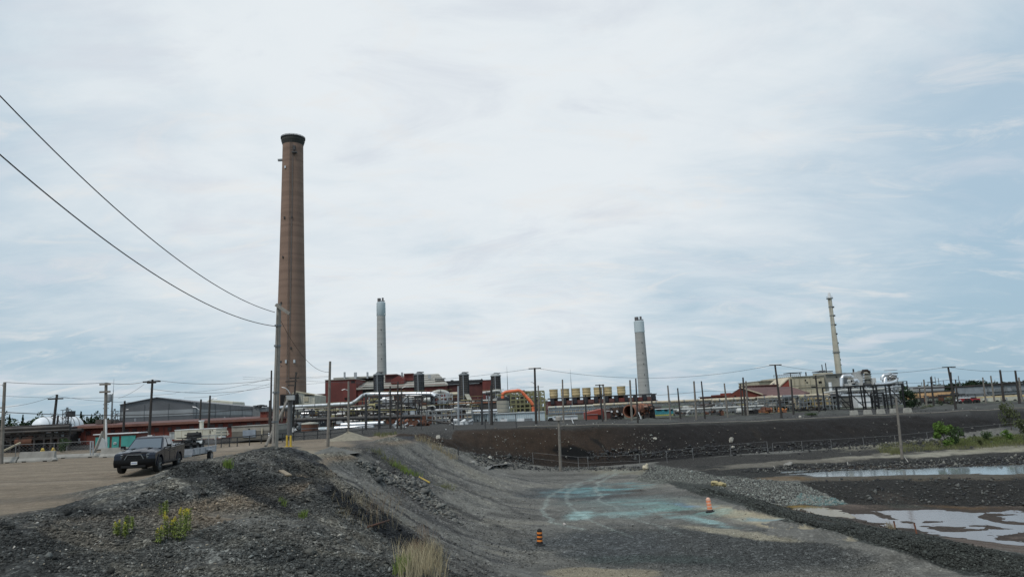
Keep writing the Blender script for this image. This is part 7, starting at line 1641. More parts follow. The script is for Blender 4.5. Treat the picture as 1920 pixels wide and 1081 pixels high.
    for s in (-1, 1):
        def W(x, z): u = (z - 1.24) / .6; return (x, s * (.93 - u * .175 + .012), z)
        for n_, q in (('side_window', [(1.04, 1.33), (.22, 1.33), (.22, 1.79), (.50, 1.79)]), ('side_window', [(.13, 1.33), (-.66, 1.33), (-.62, 1.78), (.13, 1.79)]), ('quarter_window', [(-.7, 1.35), (-.93, 1.38), (-.82, 1.72), (-.68, 1.74)])):
            B(MB().extr([W(*v) for v in q], (0, -s * .01, 0)), n_, GL)
        B(MB().bar(W(.17, 1.3), W(.17, 1.82), .05, .03), 'door_pillar', TRIM)
        for xa, xb in ((1.12, .2), (.14, -.85)):     # door seams + handles
            for x in (xa, xb): B(MB().box((x, s * 1.0215, .92), (.012, .008, .72)), 'door_seam', BLACK)
            B(MB().box((xb + .14, s * 1.035, 1.10), (.2, .03, .035)), 'door_handle', TRUCK)
        B(MB().box((-.1, s * 1.01, .48), (2.7, .10, .10)), 'sill_step', TRIM)
        m1 = MB().box((.98, s * 1.19, 1.38), (.14, .22, .2)); o = B(m1, 'side_mirror', TRIM); B(MB().bar((1.0, s * .95, 1.3), (.98, s * 1.12, 1.34), .06), 'mirror_arm', TRIM, o); B(MB().box((.9, s * 1.19, 1.38), (.02, .18, .16)), 'mirror_glass', CHROME, o); B(MB().box((1.06, s * 1.2, 1.335), (.015, .16, .03)), 'turn_signal', CHROME, o)
        B(MB().bar((-1.1, s * .97, 1.375), (-2.88, s * .97, 1.41), .08, .04), 'bed_rail', TRIM)
        # lamps
        h = B(MB().extr([(2.71, s * .96, .90), (2.82, s * .60, .90), (2.82, s * .58, 1.07), (2.62, s * .97, 1.08)], (.03, 0, 0)), 'headlight', mat('headlamp_lens', (.22, .23, .24), .15, spec=.8))
        B(MB().extr([(2.745, s * .955, .905), (2.86, s * .60, .905), (2.86, s * .6, .95), (2.74, s * .955, .95)], (.012, 0, 0)), 'lamp_reflector', CHROME, h)
        B(MB().extr([(2.70, s * .99, .845), (2.84, s * .60, .845), (2.84, s * .60, .885), (2.70, s * .99, .885)], (.03, 0, 0)), 'running_lamp', mat('lamp_grey', (.4, .41, .42), .3), h)
        B(MB().box((2.78, s * .80, .52), (.12, .26, .14)), 'fog_light_housing', TRIM)
        B(MB().box((-2.96, s * .9, 1.12), (.03, .18, .38)), 'tail_light', mat('tail_red', (.25, .01, .01), .3))
    B(MB().box((-1.95, 0, 1.1), (1.72, 1.7, .5)), 'bed_interior', BLACK)
    # nose
    g1 = B(MB().extr([(2.84, -.62, .78), (2.84, .62, .78), (2.82, .66, 1.0), (2.76, .6, 1.115), (2.76, -.6, 1.115), (2.82, -.66, 1.0)], (.04, 0, 0)), 'grille', TRIM)
    B(MB().bar((2.90, -.56, 1.06), (2.90, .56, 1.06), .03, .05), 'grille_bar', TRUCK, g1)
    for s in (-1, 1): B(MB().bar((2.905, s * .34, 1.04), (2.915, s * .47, .80), .03, .035), 'grille_bar', STEELG, g1)
    B(MB().bar((2.905, -.34, 1.04), (2.905, .34, 1.04), .03, .035), 'grille_bar', STEELG, g1)
    for k in range(4): B(MB().box((2.888, 0, .82 + k * .055), (.015, 1.1, .012)), 'grille_slat', STEELD, g1)
    bm = [[(x, y, z) for x, y, z in ((2.98 - abs(y) ** 3 * .16, y, .5), (3.02 - abs(y) ** 3 * .16, y, .62), (2.99 - abs(y) ** 3 * .16, y, .80), (2.7, y, .80), (2.6, y, .38), (2.9 - abs(y) ** 3 * .16, y, .38))] for y in np.linspace(-1.03, 1.03, 13)]
    B(loft(MB(), bm), 'front_bumper', TRIM, sm=True); B(MB().box((2.97, 0, .42), (.06, 1.2, .12)), 'air_dam', BLACK)
    pl = B(MB().box((3.035, .05, .60), (.012, .31, .155)), 'licence_plate', WHITE)
    for k in range(6): B(MB().box((3.043, .05 - .11 + k * .044, .60), (.004, .026, .06)), 'plate_character', mat('plate_blue', (.12, .16, .35), .6), pl)
    B(MB().box((-3.0, 0, .6), (.16, 1.9, .2)), 'rear_bumper', TRIM); B(MB().box((-2.955, 0, 1.1), (.02, 1.5, .45)), 'tailgate', TRUCK)
    B(MB().box((0, 0, .40), (5.2, 1.1, .2)), 'chassis', BLACK)
    B(MB().cyl((-.3, 0, 1.95), (-.36, 0, 2.06), .03, .015, 6), 'shark_fin_antenna', TRUCK)
    for xc in (fx, rx):
        for s in (-1, 1):
            y0 = s * .74; y1 = s * 1.03; m1 = MB(); n = 28; pr_ = [(.20, y0), (.36, y0), (.415, y0 + s * .04), (.42, y1 - s * .06), (.385, y1 - s * .005), (.25, y1), (.235, y1 - s * .05)]
            vs = [(xc + r * math.cos(2 * math.pi * i / n), y, .42 + r * math.sin(2 * math.pi * i / n)) for r, y in pr_ for i in range(n)]; m = len(pr_)
            m1.add(vs, [(k * n + i, k * n + (i + 1) % n, (k + 1) * n + (i + 1) % n, (k + 1) * n + i) for k in range(m - 1) for i in range(n)])
            w_ = B(m1, 'wheel', RUBBER, sm=True)
            B(MB().cyl((xc, y1 - s * .10, .42), (xc, y1 - s * .05, .42), .245, n=20), 'rim', STEELD, w_)
            for k in range(5):
                a = 2 * math.pi * k / 5 + .3; B(MB().bar((xc + .04 * math.cos(a), y1 - s * .035, .42 + .04 * math.sin(a)), (xc + .235 * math.cos(a), y1 - s * .02, .42 + .235 * math.sin(a)), .03, .055), 'spoke', STEELG, w_)
            B(MB().cyl((xc, y1 - s * .05, .42), (xc, y1 - s * .005, .42), .05, n=12), 'hub_cap', STEELG, w_)
    # utility trailer behind
    ta = R(-5); hd2 = math.atan2(-math.cos(ta), -math.sin(ta)); back = np.array([-math.cos(hd), -math.sin(hd)])
    hitch = c + back * 3.1; d2 = np.array([-math.cos(hd2), -math.sin(hd2)]); tc = hitch + d2 * 3.45; g = gz(tc[0], tc[1])
    t2 = thing('utility_trailer', 'pale aluminium utility trailer with mesh ramp hitched behind the pickup', 'trailer', (tc[0], tc[1], g), None, hd2); t2['_w'] = [0, 0, 0]
    AL = mat('trailer_aluminium', (.42, .44, .47), .45, metal=.35, scale=3)
    B(MB().box((0, 0, .58), (4.2, 1.95, .06)), 'deck', mat('deck_grey', (.2, .2, .2), .8), t2)
    for s in (-1, 1):
        B(MB().box((0, s * 1.0, .72), (4.2, .05, .34)), 'side_panel', AL, t2); B(MB().box((0, s * 1.0, .92), (4.3, .07, .06)), 'side_rail', AL, t2)
        for x in (-2.0, -1, 0, 1, 2.0): B(MB().box((x, s * 1.035, .72), (.05, .03, .36)), 'side_stake', GALV, t2)
        B(MB().box((-.6, s * 1.12, .74), (1.0, .26, .05)), 'mudguard', AL, t2)
        wv = B(MB().cyl((-.6, s * 1.02, .32), (-.6, s * 1.22, .32), .32, n=20), 'wheel', RUBBER, t2); B(MB().cyl((-.6, s * 1.21, .32), (-.6, s * 1.235, .32), .19, n=14), 'rim', CHROME, wv)
        B(MB().bar((2.1, s * .9, .5), (3.5, 0, .5), .08), 'tongue', GALV, t2)
    B(MB().box((2.1, 0, .74), (.05, 1.95, .38)), 'front_panel', AL, t2); B(MB().box((-.1, 0, .46), (4, .9, .12)), 'frame', STEELD, t2)
    rp = B(MB().box((-2.15, 0, 1.62), (.05, 1.95, .05)), 'ramp_gate', GALV, t2)
    for y in (-.96, -.48, 0, .48, .96): B(MB().box((-2.15, y, 1.14), (.04, .04, 1.0)), 'ramp_bar', GALV, rp)
    for k in range(11): B(MB().box((-2.15, 0, .72 + k * .085), (.014, 1.9, .014)), 'ramp_wire', GALV, rp)
    for k in range(22): B(MB().box((-2.152, -.92 + k * .088, 1.14), (.012, .012, .96)), 'ramp_wire', GALV, rp)
    # quad bikes on the trailer
    for j, (lx, ly, lab, sz) in enumerate(((.95, .1, 'black quad bike riding at the front of the utility trailer', 1.0), (-.85, -.1, 'black quad bike with pale grey fender next to the mesh ramp', 1.12))):
        wx = tc[0] + math.cos(hd2) * lx - math.sin(hd2) * ly; wy = tc[1] + math.sin(hd2) * lx + math.cos(hd2) * ly
        q = thing('quad_bike', lab, 'quad bike', (wx, wy, g + .61), 'quad bikes on the trailer', hd2 + (.25 if j else 0)); q['_w'] = [0, 0, 0]; q.scale = (sz,) * 3
        for xx in (-.6, .6):
            for s in (-1, 1):
                wv = B(MB().cyl((xx, s * .32, .29), (xx, s * .55, .29), .29, n=16), 'wheel', RUBBER, q, True); B(MB().cyl((xx, s * .54, .29), (xx, s * .565, .29), .13, n=12), 'rim', STEELG, wv)
        bod = [[(x, y, z) for y, z in ((-w_, zl), (-w_ * .9, zh), (w_ * .9, zh), (w_, zl))] for x, w_, zl, zh in ((-.8, .2, .45, .6), (-.4, .24, .35, .72), (.1, .16, .3, .68), (.4, .26, .35, .82), (.8, .2, .45, .68))]
        B(loft(MB(), bod), 'body', TRIM, q, True)
        for xx, mm in ((.6, PGREY if j else TRIM), (-.6, TRIM)):
            for s in (-1, 1):
                pts = [(xx - .36, .50), (xx - .2, .66), (xx + .2, .68), (xx + .38, .52), (xx + .36, .48), (xx + .18, .62), (xx - .18, .60), (xx - .32, .46)]
                B(MB().extr([(x, s * .25, z) for x, z in pts], (0, s * .32, 0)), 'fender', mm, q)
        B(loft(MB(), [[(x, y, z) for y, z in ((-w_, z0), (-w_ * .8, z0 + .12), (w_ * .8, z0 + .12), (w_, z0))] for x, w_, z0 in ((-.75, .14, .78), (-.3, .2, .74), (.12, .14, .72))]), 'seat', RUBBER, q, True)
        B(MB().tube([(.42, -.42, 1.02), (.45, -.2, 1.0), (.5, 0, .98), (.45, .2, 1.0), (.42, .42, 1.02)], .025, 8), 'handlebar', TRIM, q, True); B(MB().bar((.5, 0, .98), (.62, 0, .7), .05), 'steering_column', TRIM, q)
        for xx in (.68, -.68): 
            rk = B(MB().box((xx, 0, .82), (.42, .76, .025)), 'cargo_rack', TRIM, q)
            for k in range(4): B(MB().box((xx - .18 + k * .12, 0, .845), (.02, .76, .02)), 'rack_bar', STEELD, rk)
        if j: B(loft(MB(), [[(x, y, z) for y, z in ((-w_, .86), (-w_ * .9, .86 + h_), (w_ * .9, .86 + h_), (w_, .86))] for x, w_, h_ in ((-.95, .3, .12), (-.8, .42, .26), (-.5, .42, .28), (-.38, .3, .14))]), 'cargo_bag', RUBBER, q, True)
        B(MB().cyl((.82, 0, .66), (.9, 0, .66), .09, n=12), 'lamp', CHROME, q)
    return c
pickup()

# ---------------------------------------------------------------- traffic markers, stones, debris
def marker(px, pyb, pyt, label, tilt, mats, dirty=False):
    c = ground_at(px, pyb); z0 = gz(c[0], c[1]); c = np.array([c[0], c[1], z0]); H = ztop(c[0], c[1], pyt) - z0; r = H * .175
    t = thing('traffic_marker', label, 'traffic marker', c, None)
    ax = np.array([tilt, 0, 1.0]); ax /= np.linalg.norm(ax)
    MB().lathe(c + np.array([0, 0, -.02]), [(r * 2.0, 0), (r * 2.0, .05), (r * 1.3, .09), (r * 1.15, .16)], 8).build('rubber_base', RUBBER, t)
    n = 7; b0 = .10; hh = (H - b0 - .07) / n
    for k in range(n):
        a = c + ax * (b0 + hh * k); b = c + ax * (b0 + hh * (k + 1)); rr = r * (1.04 - .02 * k)
        MB().cyl(a, b, rr, rr * .985, 18).build('orange_band' if k % 2 else 'dark_band', mats[k % 2], t, True)
    MB().cyl(c + ax * (H - .07), c + ax * H, r * .8, r * .45, 14).build('cap', mats[0], t, True)
ORM = mat('marker_orange', (.80, .24, .04), .55, scale=6, streak=.3); ORP = mat('faded_marker_orange', (.85, .25, .11), .6, scale=6); WHP = mat('marker_white', (.78, .45, .33), .6, scale=6)
marker(1012, 1021, 990, 'upright orange and black striped traffic marker on the pit floor', .03, (RUBBER, ORM))
marker(1332, 960, 932, 'leaning faded orange and white traffic marker beside the blue stain', -.1, (WHP, ORP))

ROCKM = {}
def rock_mesh(seed, sub=2):
    import bmesh
    bm = bmesh.new(); bmesh.ops.create_icosphere(bm, subdivisions=sub, radius=.5); rs = np.random.RandomState(seed); off = rs.rand(3) * 20
    from mathutils import noise as mn
    for v in bm.verts:
        n_ = mn.noise(v.co * 2.2 + Vector(off)); v.co *= 1 + .75 * n_ + .25 * mn.noise(v.co * 5 + Vector(off)); v.co.z *= .8
    me = bpy.data.meshes.new('rock'); bm.to_mesh(me); bm.free(); return me
RMESH = [rock_mesh(k) for k in range(4)]
def rock(px, py, size, m_, label, group=None, z=None, name='boulder', cat='rock', sc=(1, 1, 1), sink=.25):
    c = ground_at(px, py); size *= .62; me = RMESH[random.randint(0, 3)].copy(); me.materials.append(m_)
    o = bpy.data.objects.new(name, me); col.objects.link(o); o.location = (c[0], c[1], gz(c[0], c[1]) + size * (.5 - sink) * sc[2] * .72)
    o.scale = (size * sc[0], size * sc[1], size * sc[2]); o.rotation_euler = (rnd(-.3, .3), rnd(-.3, .3), rnd(0, 6)); tag(o, label, cat, group)
WROCK = mat('white_rock', (.46, .43, .37), .9, scale=3, stain=(.25, .22, .18), st_amt=.5, bump=.6, bscale=8); YROCK = mat('yellow_rock', (.40, .33, .17), .9, scale=3, bump=.6, bscale=8)
DROCK = mat('dark_rock', (.05, .048, .045), .9, scale=3, bump=.6, bscale=8)
rock(1211, 881, 1.3, mat('cream_rock', (.45, .40, .30), .9, scale=2, bump=.6, bscale=8), 'blocky cream boulder standing alone at the far end of the pit floor', sc=(1, .8, 1.1), sink=.05)
rock(1340, 911, 1.0, YROCK, 'yellowish boulder left of the dark culvert gap on the berm', 'yellow boulders at the culvert gap', sink=.1); rock(1355, 913, .95, YROCK, 'yellowish boulder right of the dark culvert gap on the berm', 'yellow boulders at the culvert gap', sink=.1)
rock(1347, 908, .9, DROCK, 'black rock filling the gap between the two yellowish boulders', sink=.0)
rock(102, 864, .75, CONC, 'rounded grey boulder at the end of the long concrete barrier', sink=.1)
rock(1371, 829, 1.15, WROCK, 'elongated white rock high on the dark embankment face', sc=(.6, .8, 1.6)); rock(1374, 840, .7, WROCK, 'small white rock below the elongated white rock')
rock(919, 861, 1.0, WROCK, 'white rock low on the brown end of the embankment', sc=(.7, 1, 1.1)); rock(948, 870, .6, WROCK, 'pale rock near the pale puddle at the foot of the brown embankment')
rock(1478, 873, 1.1, CONC, 'grey angular slab on the rubble bank below the path', sc=(1.3, .8, .8)); rock(1228, 822, .8, WROCK, 'white rock in the middle of the white rubble patch')
rock(822, 823, 1.0, WROCK, 'white rock at the top of the brown embankment end', sc=(.7, .7, 1.2)); rock(1500, 783, .8, WROCK, 'pale stone on the rim beside the green bush')
rock(744, 899, .4, WROCK, 'white scrap stone on the grey slope'); rock(1058, 985, .0 + .35, mat('pink_white', (.5, .45, .42), .8), 'pinkish white stone below the bright blue stain')
rock(886, 871, .9, CONC, 'pale stone at the mouth of the culvert')
def bits():
    a = ground_at(786, 902); b = ground_at(806, 911); t = thing('yellow_pipe_piece', 'short yellow pipe lying on the grey slope', 'pipe', (a[0], a[1], gz(a[0], a[1])))
    MB().tube([(a[0], a[1], gz(*a[:2]) + .06), (b[0], b[1], gz(*b[:2]) + .06)], .07, 8).build('pipe', mat('bright_yellow', (.42, .31, .07), .7), t)
    a = ground_at(690, 990); b = ground_at(730, 984); a[2] = gz(a[0], a[1]) + .1; b[2] = gz(b[0], b[1]) + .3
    t = thing('rusty_pipe', 'thin rusty pipe sticking out of the dark gully', 'pipe', a); MB().cyl(a, b, .035, n=8).build('pipe', RUST, t, True)
    a = ground_at(527, 888); b = ground_at(542, 899); t = thing('plank', 'pale plank half buried on the dark heap', 'plank', (a[0], a[1], gz(a[0], a[1])))
    MB().bar((a[0], a[1], gz(*a[:2]) + .06), (b[0], b[1], gz(*b[:2]) + .06), .2, .05).build('board', mat('plank_tan', (.24, .19, .13), .9), t)
    # culvert box
    Y = 80; c = G(880, 874, -4.4); t = thing('culvert', 'rusty brown box culvert with square black mouth at the end of the grey slope', 'culvert', (c[0], c[1], -4.5))
    x0, x1, z0, z1 = prect(874, 889, 858, 877, c[1]); y = c[1]
    for (a, b, d, e) in ((x0, x1, z1 - .25, z1), (x0, x0 + .2, z0, z1 - .25), (x1 - .2, x1, z0, z1 - .25)): MB().box(((a + b) / 2, y + 1.2, (d + e) / 2), (b - a, 2.4, e - d)).build('culvert_wall', mat('culvert_rust', (.12, .075, .05), .9, scale=2), t)
    MB().box(((x0 + x1) / 2, y + 2.2, (z0 + z1) / 2 - .1), (x1 - x0 - .42, .1, z1 - z0 - .3)).build('dark_mouth', BLACK, t)
    MB().extr([(x0, y, z0 - .5), (x0, y, z1), (x0 - 2.6, y + .6, z1 + .2), (x0 - 2.6, y + .6, z0 - .5)], (0, .3, 0)).build('wing_wall', mat('culvert_rust', (.12, .075, .05), .9), t)
    t = thing('marker_post', 'thin black post standing beside the box culvert', 'post', base(859, 862, 74)); MB().bar(P(859, 838, 74), P(860, 866, 74), .12).build('post', STEELD, t)
    for a0, b0, lab in (((1676, 977), (1680, 992), 'left of two thin rusty rods standing at the pond edge'), ((1714, 980), (1720, 1000), 'right of two thin rusty rods standing at the pond edge')):
        c = ground_at(b0[0], b0[1]); T = P(a0[0], a0[1], c[1]); t = thing('rebar_stake', lab, 'stake', c, None); MB().cyl(c - np.array([0, 0, .3]), T, .045, n=6).build('rod', RUSTL, t); MB().cyl(T, T + np.array([0, 0, .03]), .06, n=6).build('tip', RUST, t)
    # sticks on the rubble bank
    for k, (a0, b0) in enumerate((((1696, 858), (1703, 866)), ((1589, 868), (1591, 877)), ((1451, 876), (1455, 882)))):
        a = ground_at(*a0); b = ground_at(*b0); t = thing('driftwood', ['pale stick beside the foot of the grey pole above the channel', 'pale stick standing in the rubble bank', 'small pale stick at the left end of the rubble bank'][k], 'stick', b); MB().cyl(b, a + np.array([0, 0, .15]), .05, .03, 6).build('branch', mat('drift_grey', (.35, .33, .3), .9), t)
    a = P(906, 806, 95)
    t = thing('angle_stand', 'small white angle frame on the dark track bank left of the brown embankment', 'frame', base(834, 812, 92)); 
    for a0, b0 in (((829, 810), (836, 809)), ((836, 803), (836.5, 810)), ((829, 810), (833, 807))): MB().bar(P(*a0, 92), P(*b0, 92), .1).build('bar', WHITE, t)
    for (a0, b0, lab) in (((1071, 782), (1075, 793), 'thin white stake leaning on the rim below the white site trailer'), ((1197, 772), (1202, 785), 'thin white stake leaning on the rim right of the rusty drum')):
        t = thing('leaning_stake', lab, 'stake', base(b0[0], b0[1], 104)); MB().bar(P(*a0, 104), P(*b0, 104), .12).build('stake', WHITE, t)
bits()
# ---------------------------------------------------------------- water
def water_mat(name, c, rough, ripple=0.3):
    m = bpy.data.materials.new(name); m.use_nodes = True; t = m.node_tree; L = t.links.new; b = t.nodes['Principled BSDF']
    b.inputs['Base Color'].default_value = (*c, 1); b.inputs['Roughness'].default_value = rough; b.inputs['IOR'].default_value = 1.33; b.inputs['Specular IOR Level'].default_value = .38
    geo = t.nodes.new('ShaderNodeNewGeometry'); n = t.nodes.new('ShaderNodeTexNoise'); n.inputs['Scale'].default_value = 3.0; n.inputs['Detail'].default_value = 3
    L(geo.outputs['Position'], n.inputs['Vector']); bn = t.nodes.new('ShaderNodeBump'); bn.inputs['Strength'].default_value = ripple; bn.inputs['Distance'].default_value = .01
    L(n.outputs[0], bn.inputs['Height']); L(bn.outputs[0], b.inputs['Normal']); return m
def sheet(name, pts, z, m_, y0=None):
    me = bpy.data.meshes.new(name); me.from_pydata([(a, b, z) for a, b in pts], [], [tuple(range(len(pts)))]); me.materials.append(m_)
    if me.polygons[0].normal.z < 0: me.flip_normals()
    o = bpy.data.objects.new(name, me); col.objects.link(o); o['kind'] = 'structure'; return o
a = [G(p, q, W_NEAR)[:2] for p, q in ((1440, 940), (1600, 948), (1990, 944), (1990, 1075), (1860, 1050), (1700, 1008), (1560, 976), (1470, 956))]
sheet('pond_water', a, W_NEAR + .0, water_mat('pale_silty_water', (.20, .18, .18), .14, .9))
a = [G(p, q, W_FAR)[:2] for p, q in ((1450, 898), (1990, 896), (1990, 862), (1700, 872), (1450, 884))]
sheet('channel_water', a, W_FAR, water_mat('milky_channel_water', (.22, .25, .26), .06, .3))
p_ = [G(p, q, W_NEAR + .015)[:2] for p, q in ((1462, 944), (1520, 947), (1580, 955), (1606, 970), (1570, 975), (1510, 965))]
sheet('brown_pond_water', p_, W_NEAR + .012, water_mat('ochre_water', (.16, .10, .02), .08, .2))
# the small pale puddle at the foot of the brown embankment
def puddle():
    a = [G(p, q, -4.45)[:2] for p, q in ((896, 873), (930, 872), (965, 873), (958, 876), (930, 879), (902, 879))]
    a = [ground_at(p, q)[:2] for p, q in ((898, 873), (930, 872.5), (962, 873.5), (950, 877), (925, 879), (902, 878))]; z = np.mean([gz(*q) for q in a]) + .06
    sheet('puddle', a, z, water_mat('puddle_water', (.3, .3, .29), .15, .2))
puddle()

# ---------------------------------------------------------------- loose stones (one mesh per kind of heap, uncountable)
def scatter(name, pxs, pys, sizes, m_s, tri=8):
    """low-poly angular stones lying on the ground at the given pixels"""
    n = len(pxs); d = np.stack([RT[i] * 0 for i in range(3)]) if False else None
    D = (pxs - CX)[:, None] * RT[None] + (CY - pys)[:, None] * UP[None] + FPX * FW[None]; D = D / D[:, 1:2]
    ys = np.geomspace(8.5, 125, 700); hit = np.full(n, -1.0); gprev = None
    for k in range(len(ys)):
        pass
    # coarse then fine march, vectorised
    act = np.arange(n); res = np.zeros((n, 3)); ok = np.zeros(n, bool)
    for y0, y1 in zip(ys[:-1:7], ys[7::7]):
        if not len(act): break
        p = CAM[None] + D[act] * y1; g = terrain(p[:, 0], p[:, 1], False)
        h = p[:, 2] < g + .02
        ii = act[h]; lo = np.full(len(ii), y0); hi = np.full(len(ii), y1)
        for _ in range(7):
            mi = (lo + hi) / 2; q = CAM[None] + D[ii] * mi[:, None]; b = q[:, 2] < terrain(q[:, 0], q[:, 1], False); hi = np.where(b, mi, hi); lo = np.where(b, lo, mi)
        res[ii] = CAM[None] + D[ii] * hi[:, None]; ok[ii] = True; act = act[~h]
    res = res[ok]; sizes = sizes[ok]; n = len(res); res[:, 2] = terrain(res[:, 0], res[:, 1])
    dist = res[:, 1]
    rs = np.random.RandomState(11)
    base_v = np.array([(1, 0, 0), (-1, 0, 0), (0, 1, 0), (0, -1, 0), (0, 0, 1), (0, 0, -.6)]) * .5
    base_f = np.array([(0, 2, 4), (2, 1, 4), (1, 3, 4), (3, 0, 4), (2, 0, 5), (1, 2, 5), (3, 1, 5), (0, 3, 5)])
    ang = rs.rand(n) * 6.28; ca, sa = np.cos(ang), np.sin(ang)
    V = base_v[None] * (1 + .8 * (rs.rand(n, 6, 1) - .5)) * (.7 + .7 * rs.rand(n, 1, 3)) * sizes[:, None, None]; V[:, :, 2] *= .75
    V = V + (rs.rand(n, 6, 3) - .5) * sizes[:, None, None] * .35
    X = V[:, :, 0] * ca[:, None] - V[:, :, 1] * sa[:, None]; Y_ = V[:, :, 0] * sa[:, None] + V[:, :, 1] * ca[:, None]
    V = np.stack([X, Y_, V[:, :, 2]], -1) + res[:, None, :] + np.array([0, 0, 1.0]) * (sizes[:, None, None] * .12)
    F = base_f[None] + (np.arange(n) * 6)[:, None, None]
    me = bpy.data.meshes.new(name); me.vertices.add(n * 6); me.vertices.foreach_set('co', V.ravel().astype(np.float32))
    me.loops.add(n * 24); me.loops.foreach_set('vertex_index', F.ravel().astype(np.int32)); me.polygons.add(n * 8)
    me.polygons.foreach_set('loop_start', (np.arange(n * 8) * 3).astype(np.int32)); me.update(calc_edges=True)
    if m_s is None:      # stones of the same stuff as the soil they lie on
        C, _g = ground_colors(res[:, 0], res[:, 1], res[:, 2]); C = np.clip(C * (rs.lognormal(.0, .42, n) * 1.05)[:, None], 0, .6); Cc = np.ones((n * 6, 4), np.float32); Cc[:, :3] = np.repeat(C, 6, 0)
        a_ = me.attributes.new('Col', 'FLOAT_COLOR', 'POINT'); a_.data.foreach_set('color', Cc.ravel()); me.materials.append(STONE_SOIL)
    else:
        for m_ in m_s: me.materials.append(m_)
        mi = np.repeat(rs.randint(0, len(m_s), n), 8).astype(np.int32); me.polygons.foreach_set('material_index', mi)
    o = bpy.data.objects.new(name, me); col.objects.link(o); o['kind'] = 'stuff'; o['label'] = name.replace('_', ' '); return o
rs = np.random.RandomState(5)
STONE_SOIL = bpy.data.materials['ground_soil']
def stone_m(n, c): return mat(n, c, .9, var=.3, scale=9)
SD = [stone_m('slag_black', (.03, .03, .032)), stone_m('slag_dark', (.055, .057, .055)), stone_m('stone_grey', (.12, .12, .11)), stone_m('stone_mid', (.18, .175, .155))]
SL = [stone_m('stone_light', (.33, .33, .30)), stone_m('stone_grey', (.12, .12, .11)), stone_m('stone_pale', (.24, .25, .225)), stone_m('stone_light', (.33, .33, .30))]
SW = [stone_m('stone_white', (.42, .40, .36)), stone_m('stone_tan', (.3, .26, .2))]
def polyrand(poly, n, r=rs):
    xs = [p[0] for p in poly]; ys = [p[1] for p in poly]; ox = []; oy = []; c = 0
    while c < n:
        a = r.uniform(min(xs), max(xs), n); b = r.uniform(min(ys), max(ys), n); k = inpoly(a, b, poly); ox.append(a[k]); oy.append(b[k]); c += k.sum()
    return np.concatenate(ox)[:n], np.concatenate(oy)[:n]
bank = [(0,975),(250,935),(330,872),(400,862),(470,845),(545,838),(600,865),(660,905),(760,985),(880,1081),(0,1081)]
a, b = polyrand(bank, 60000); k = fbm(a / 60, b / 35, 4) > -.3; a, b = a[k], b[k]
scatter('loose_slag_gravel_of_the_foreground_bank', a, b, rs.lognormal(-3.65, .55, len(a)) * np.interp(b, [840, 1081], [1.7, .85]), None)
a, b = polyrand(bank, 900); scatter('pale_chips_in_the_foreground_gravel', a, b, rs.lognormal(-3.4, .4, len(a)), SW)
sl = [(600,850),(760,822),(880,880),(1000,905),(1010,1060),(880,1081),(700,945)]
a, b = polyrand(sl, 7000); st = fbm(a / 90 - b / 60, (b - a * .75) / 16, 4); k = st > .12; a, b = a[k], b[k]; scatter('dark_stones_in_the_rills_of_the_grey_slope', a, b, rs.lognormal(-3.0, .5, len(a)), SD)
a, b = polyrand(sl, 16000); scatter('loose_grit_of_the_grey_slope', a, b, rs.lognormal(-3.3, .45, len(a)), None)
a, b = polyrand([(660,865),(700,868),(790,905),(830,950),(870,985),(810,965),(740,915)], 900); scatter('row_of_coarse_rubble_on_the_grey_slope', a, b, rs.lognormal(-1.7, .4, len(a)), SD[1:] + SD[2:])
fl = [(1000,1000),(1300,985),(1560,1020),(1720,1081),(1010,1081)]
a, b = polyrand(fl, 16000); scatter('fine_gravel_of_the_pit_floor', a, b, rs.lognormal(-3.5, .4, len(a)), None)
a, b = polyrand([(960,890),(1200,880),(1440,975),(1000,1000)], 2500); scatter('scattered_grit_of_the_stained_floor', a, b, rs.lognormal(-3.3, .4, len(a)), None)
bmz = [(1290,908),(1430,938),(1560,968),(1750,1006),(1925,1042),(1925,1081),(1800,1068),(1660,1022),(1450,965)]
a, b = polyrand(bmz, 14000); scatter('dark_gravel_of_the_long_berm', a, b, rs.lognormal(-3.0, .5, len(a)), None)
rp = [(1232,870),(1300,882),(1345,893),(1420,897),(1500,905),(1562,932),(1540,946),(1470,948),(1400,930),(1335,910),(1290,903),(1240,900),(1195,895)]
a, b = polyrand(rp, 11000); scatter('pale_riprap_stones_on_the_berm', a, b, rs.lognormal(-2.45, .4, len(a)), [SL[1], SL[2], SD[1], SD[2], SD[3], SL[2]])
a, b = polyrand([(1500,925),(1562,933),(1590,945),(1540,948),(1480,944)], 1500); scatter('bluish_riprap_at_the_pond', a, b, rs.lognormal(-2.2, .3, len(a)), [stone_m('stone_bluegreen', (.12, .19, .185)), SL[2]])
rb = [(1380,884),(1480,872),(1700,864),(1925,852),(1925,872),(1700,880),(1480,888)]
a, b = polyrand(rb, 2600); scatter('rubble_of_the_bank_below_the_path', a, b, rs.lognormal(-2.0, .45, len(a)), [SD[0], SD[1], SD[0], SD[3], SD[1], SD[0], SD[2]])
bk = [(1500,903),(1600,897),(1925,895),(1925,948),(1600,944)]
a, b = polyrand(bk, 700); scatter('stones_in_the_dark_bank_between_the_waters', a, b, rs.lognormal(-2.0, .4, len(a)), [SD[0], SD[1], SD[2], SD[1]])
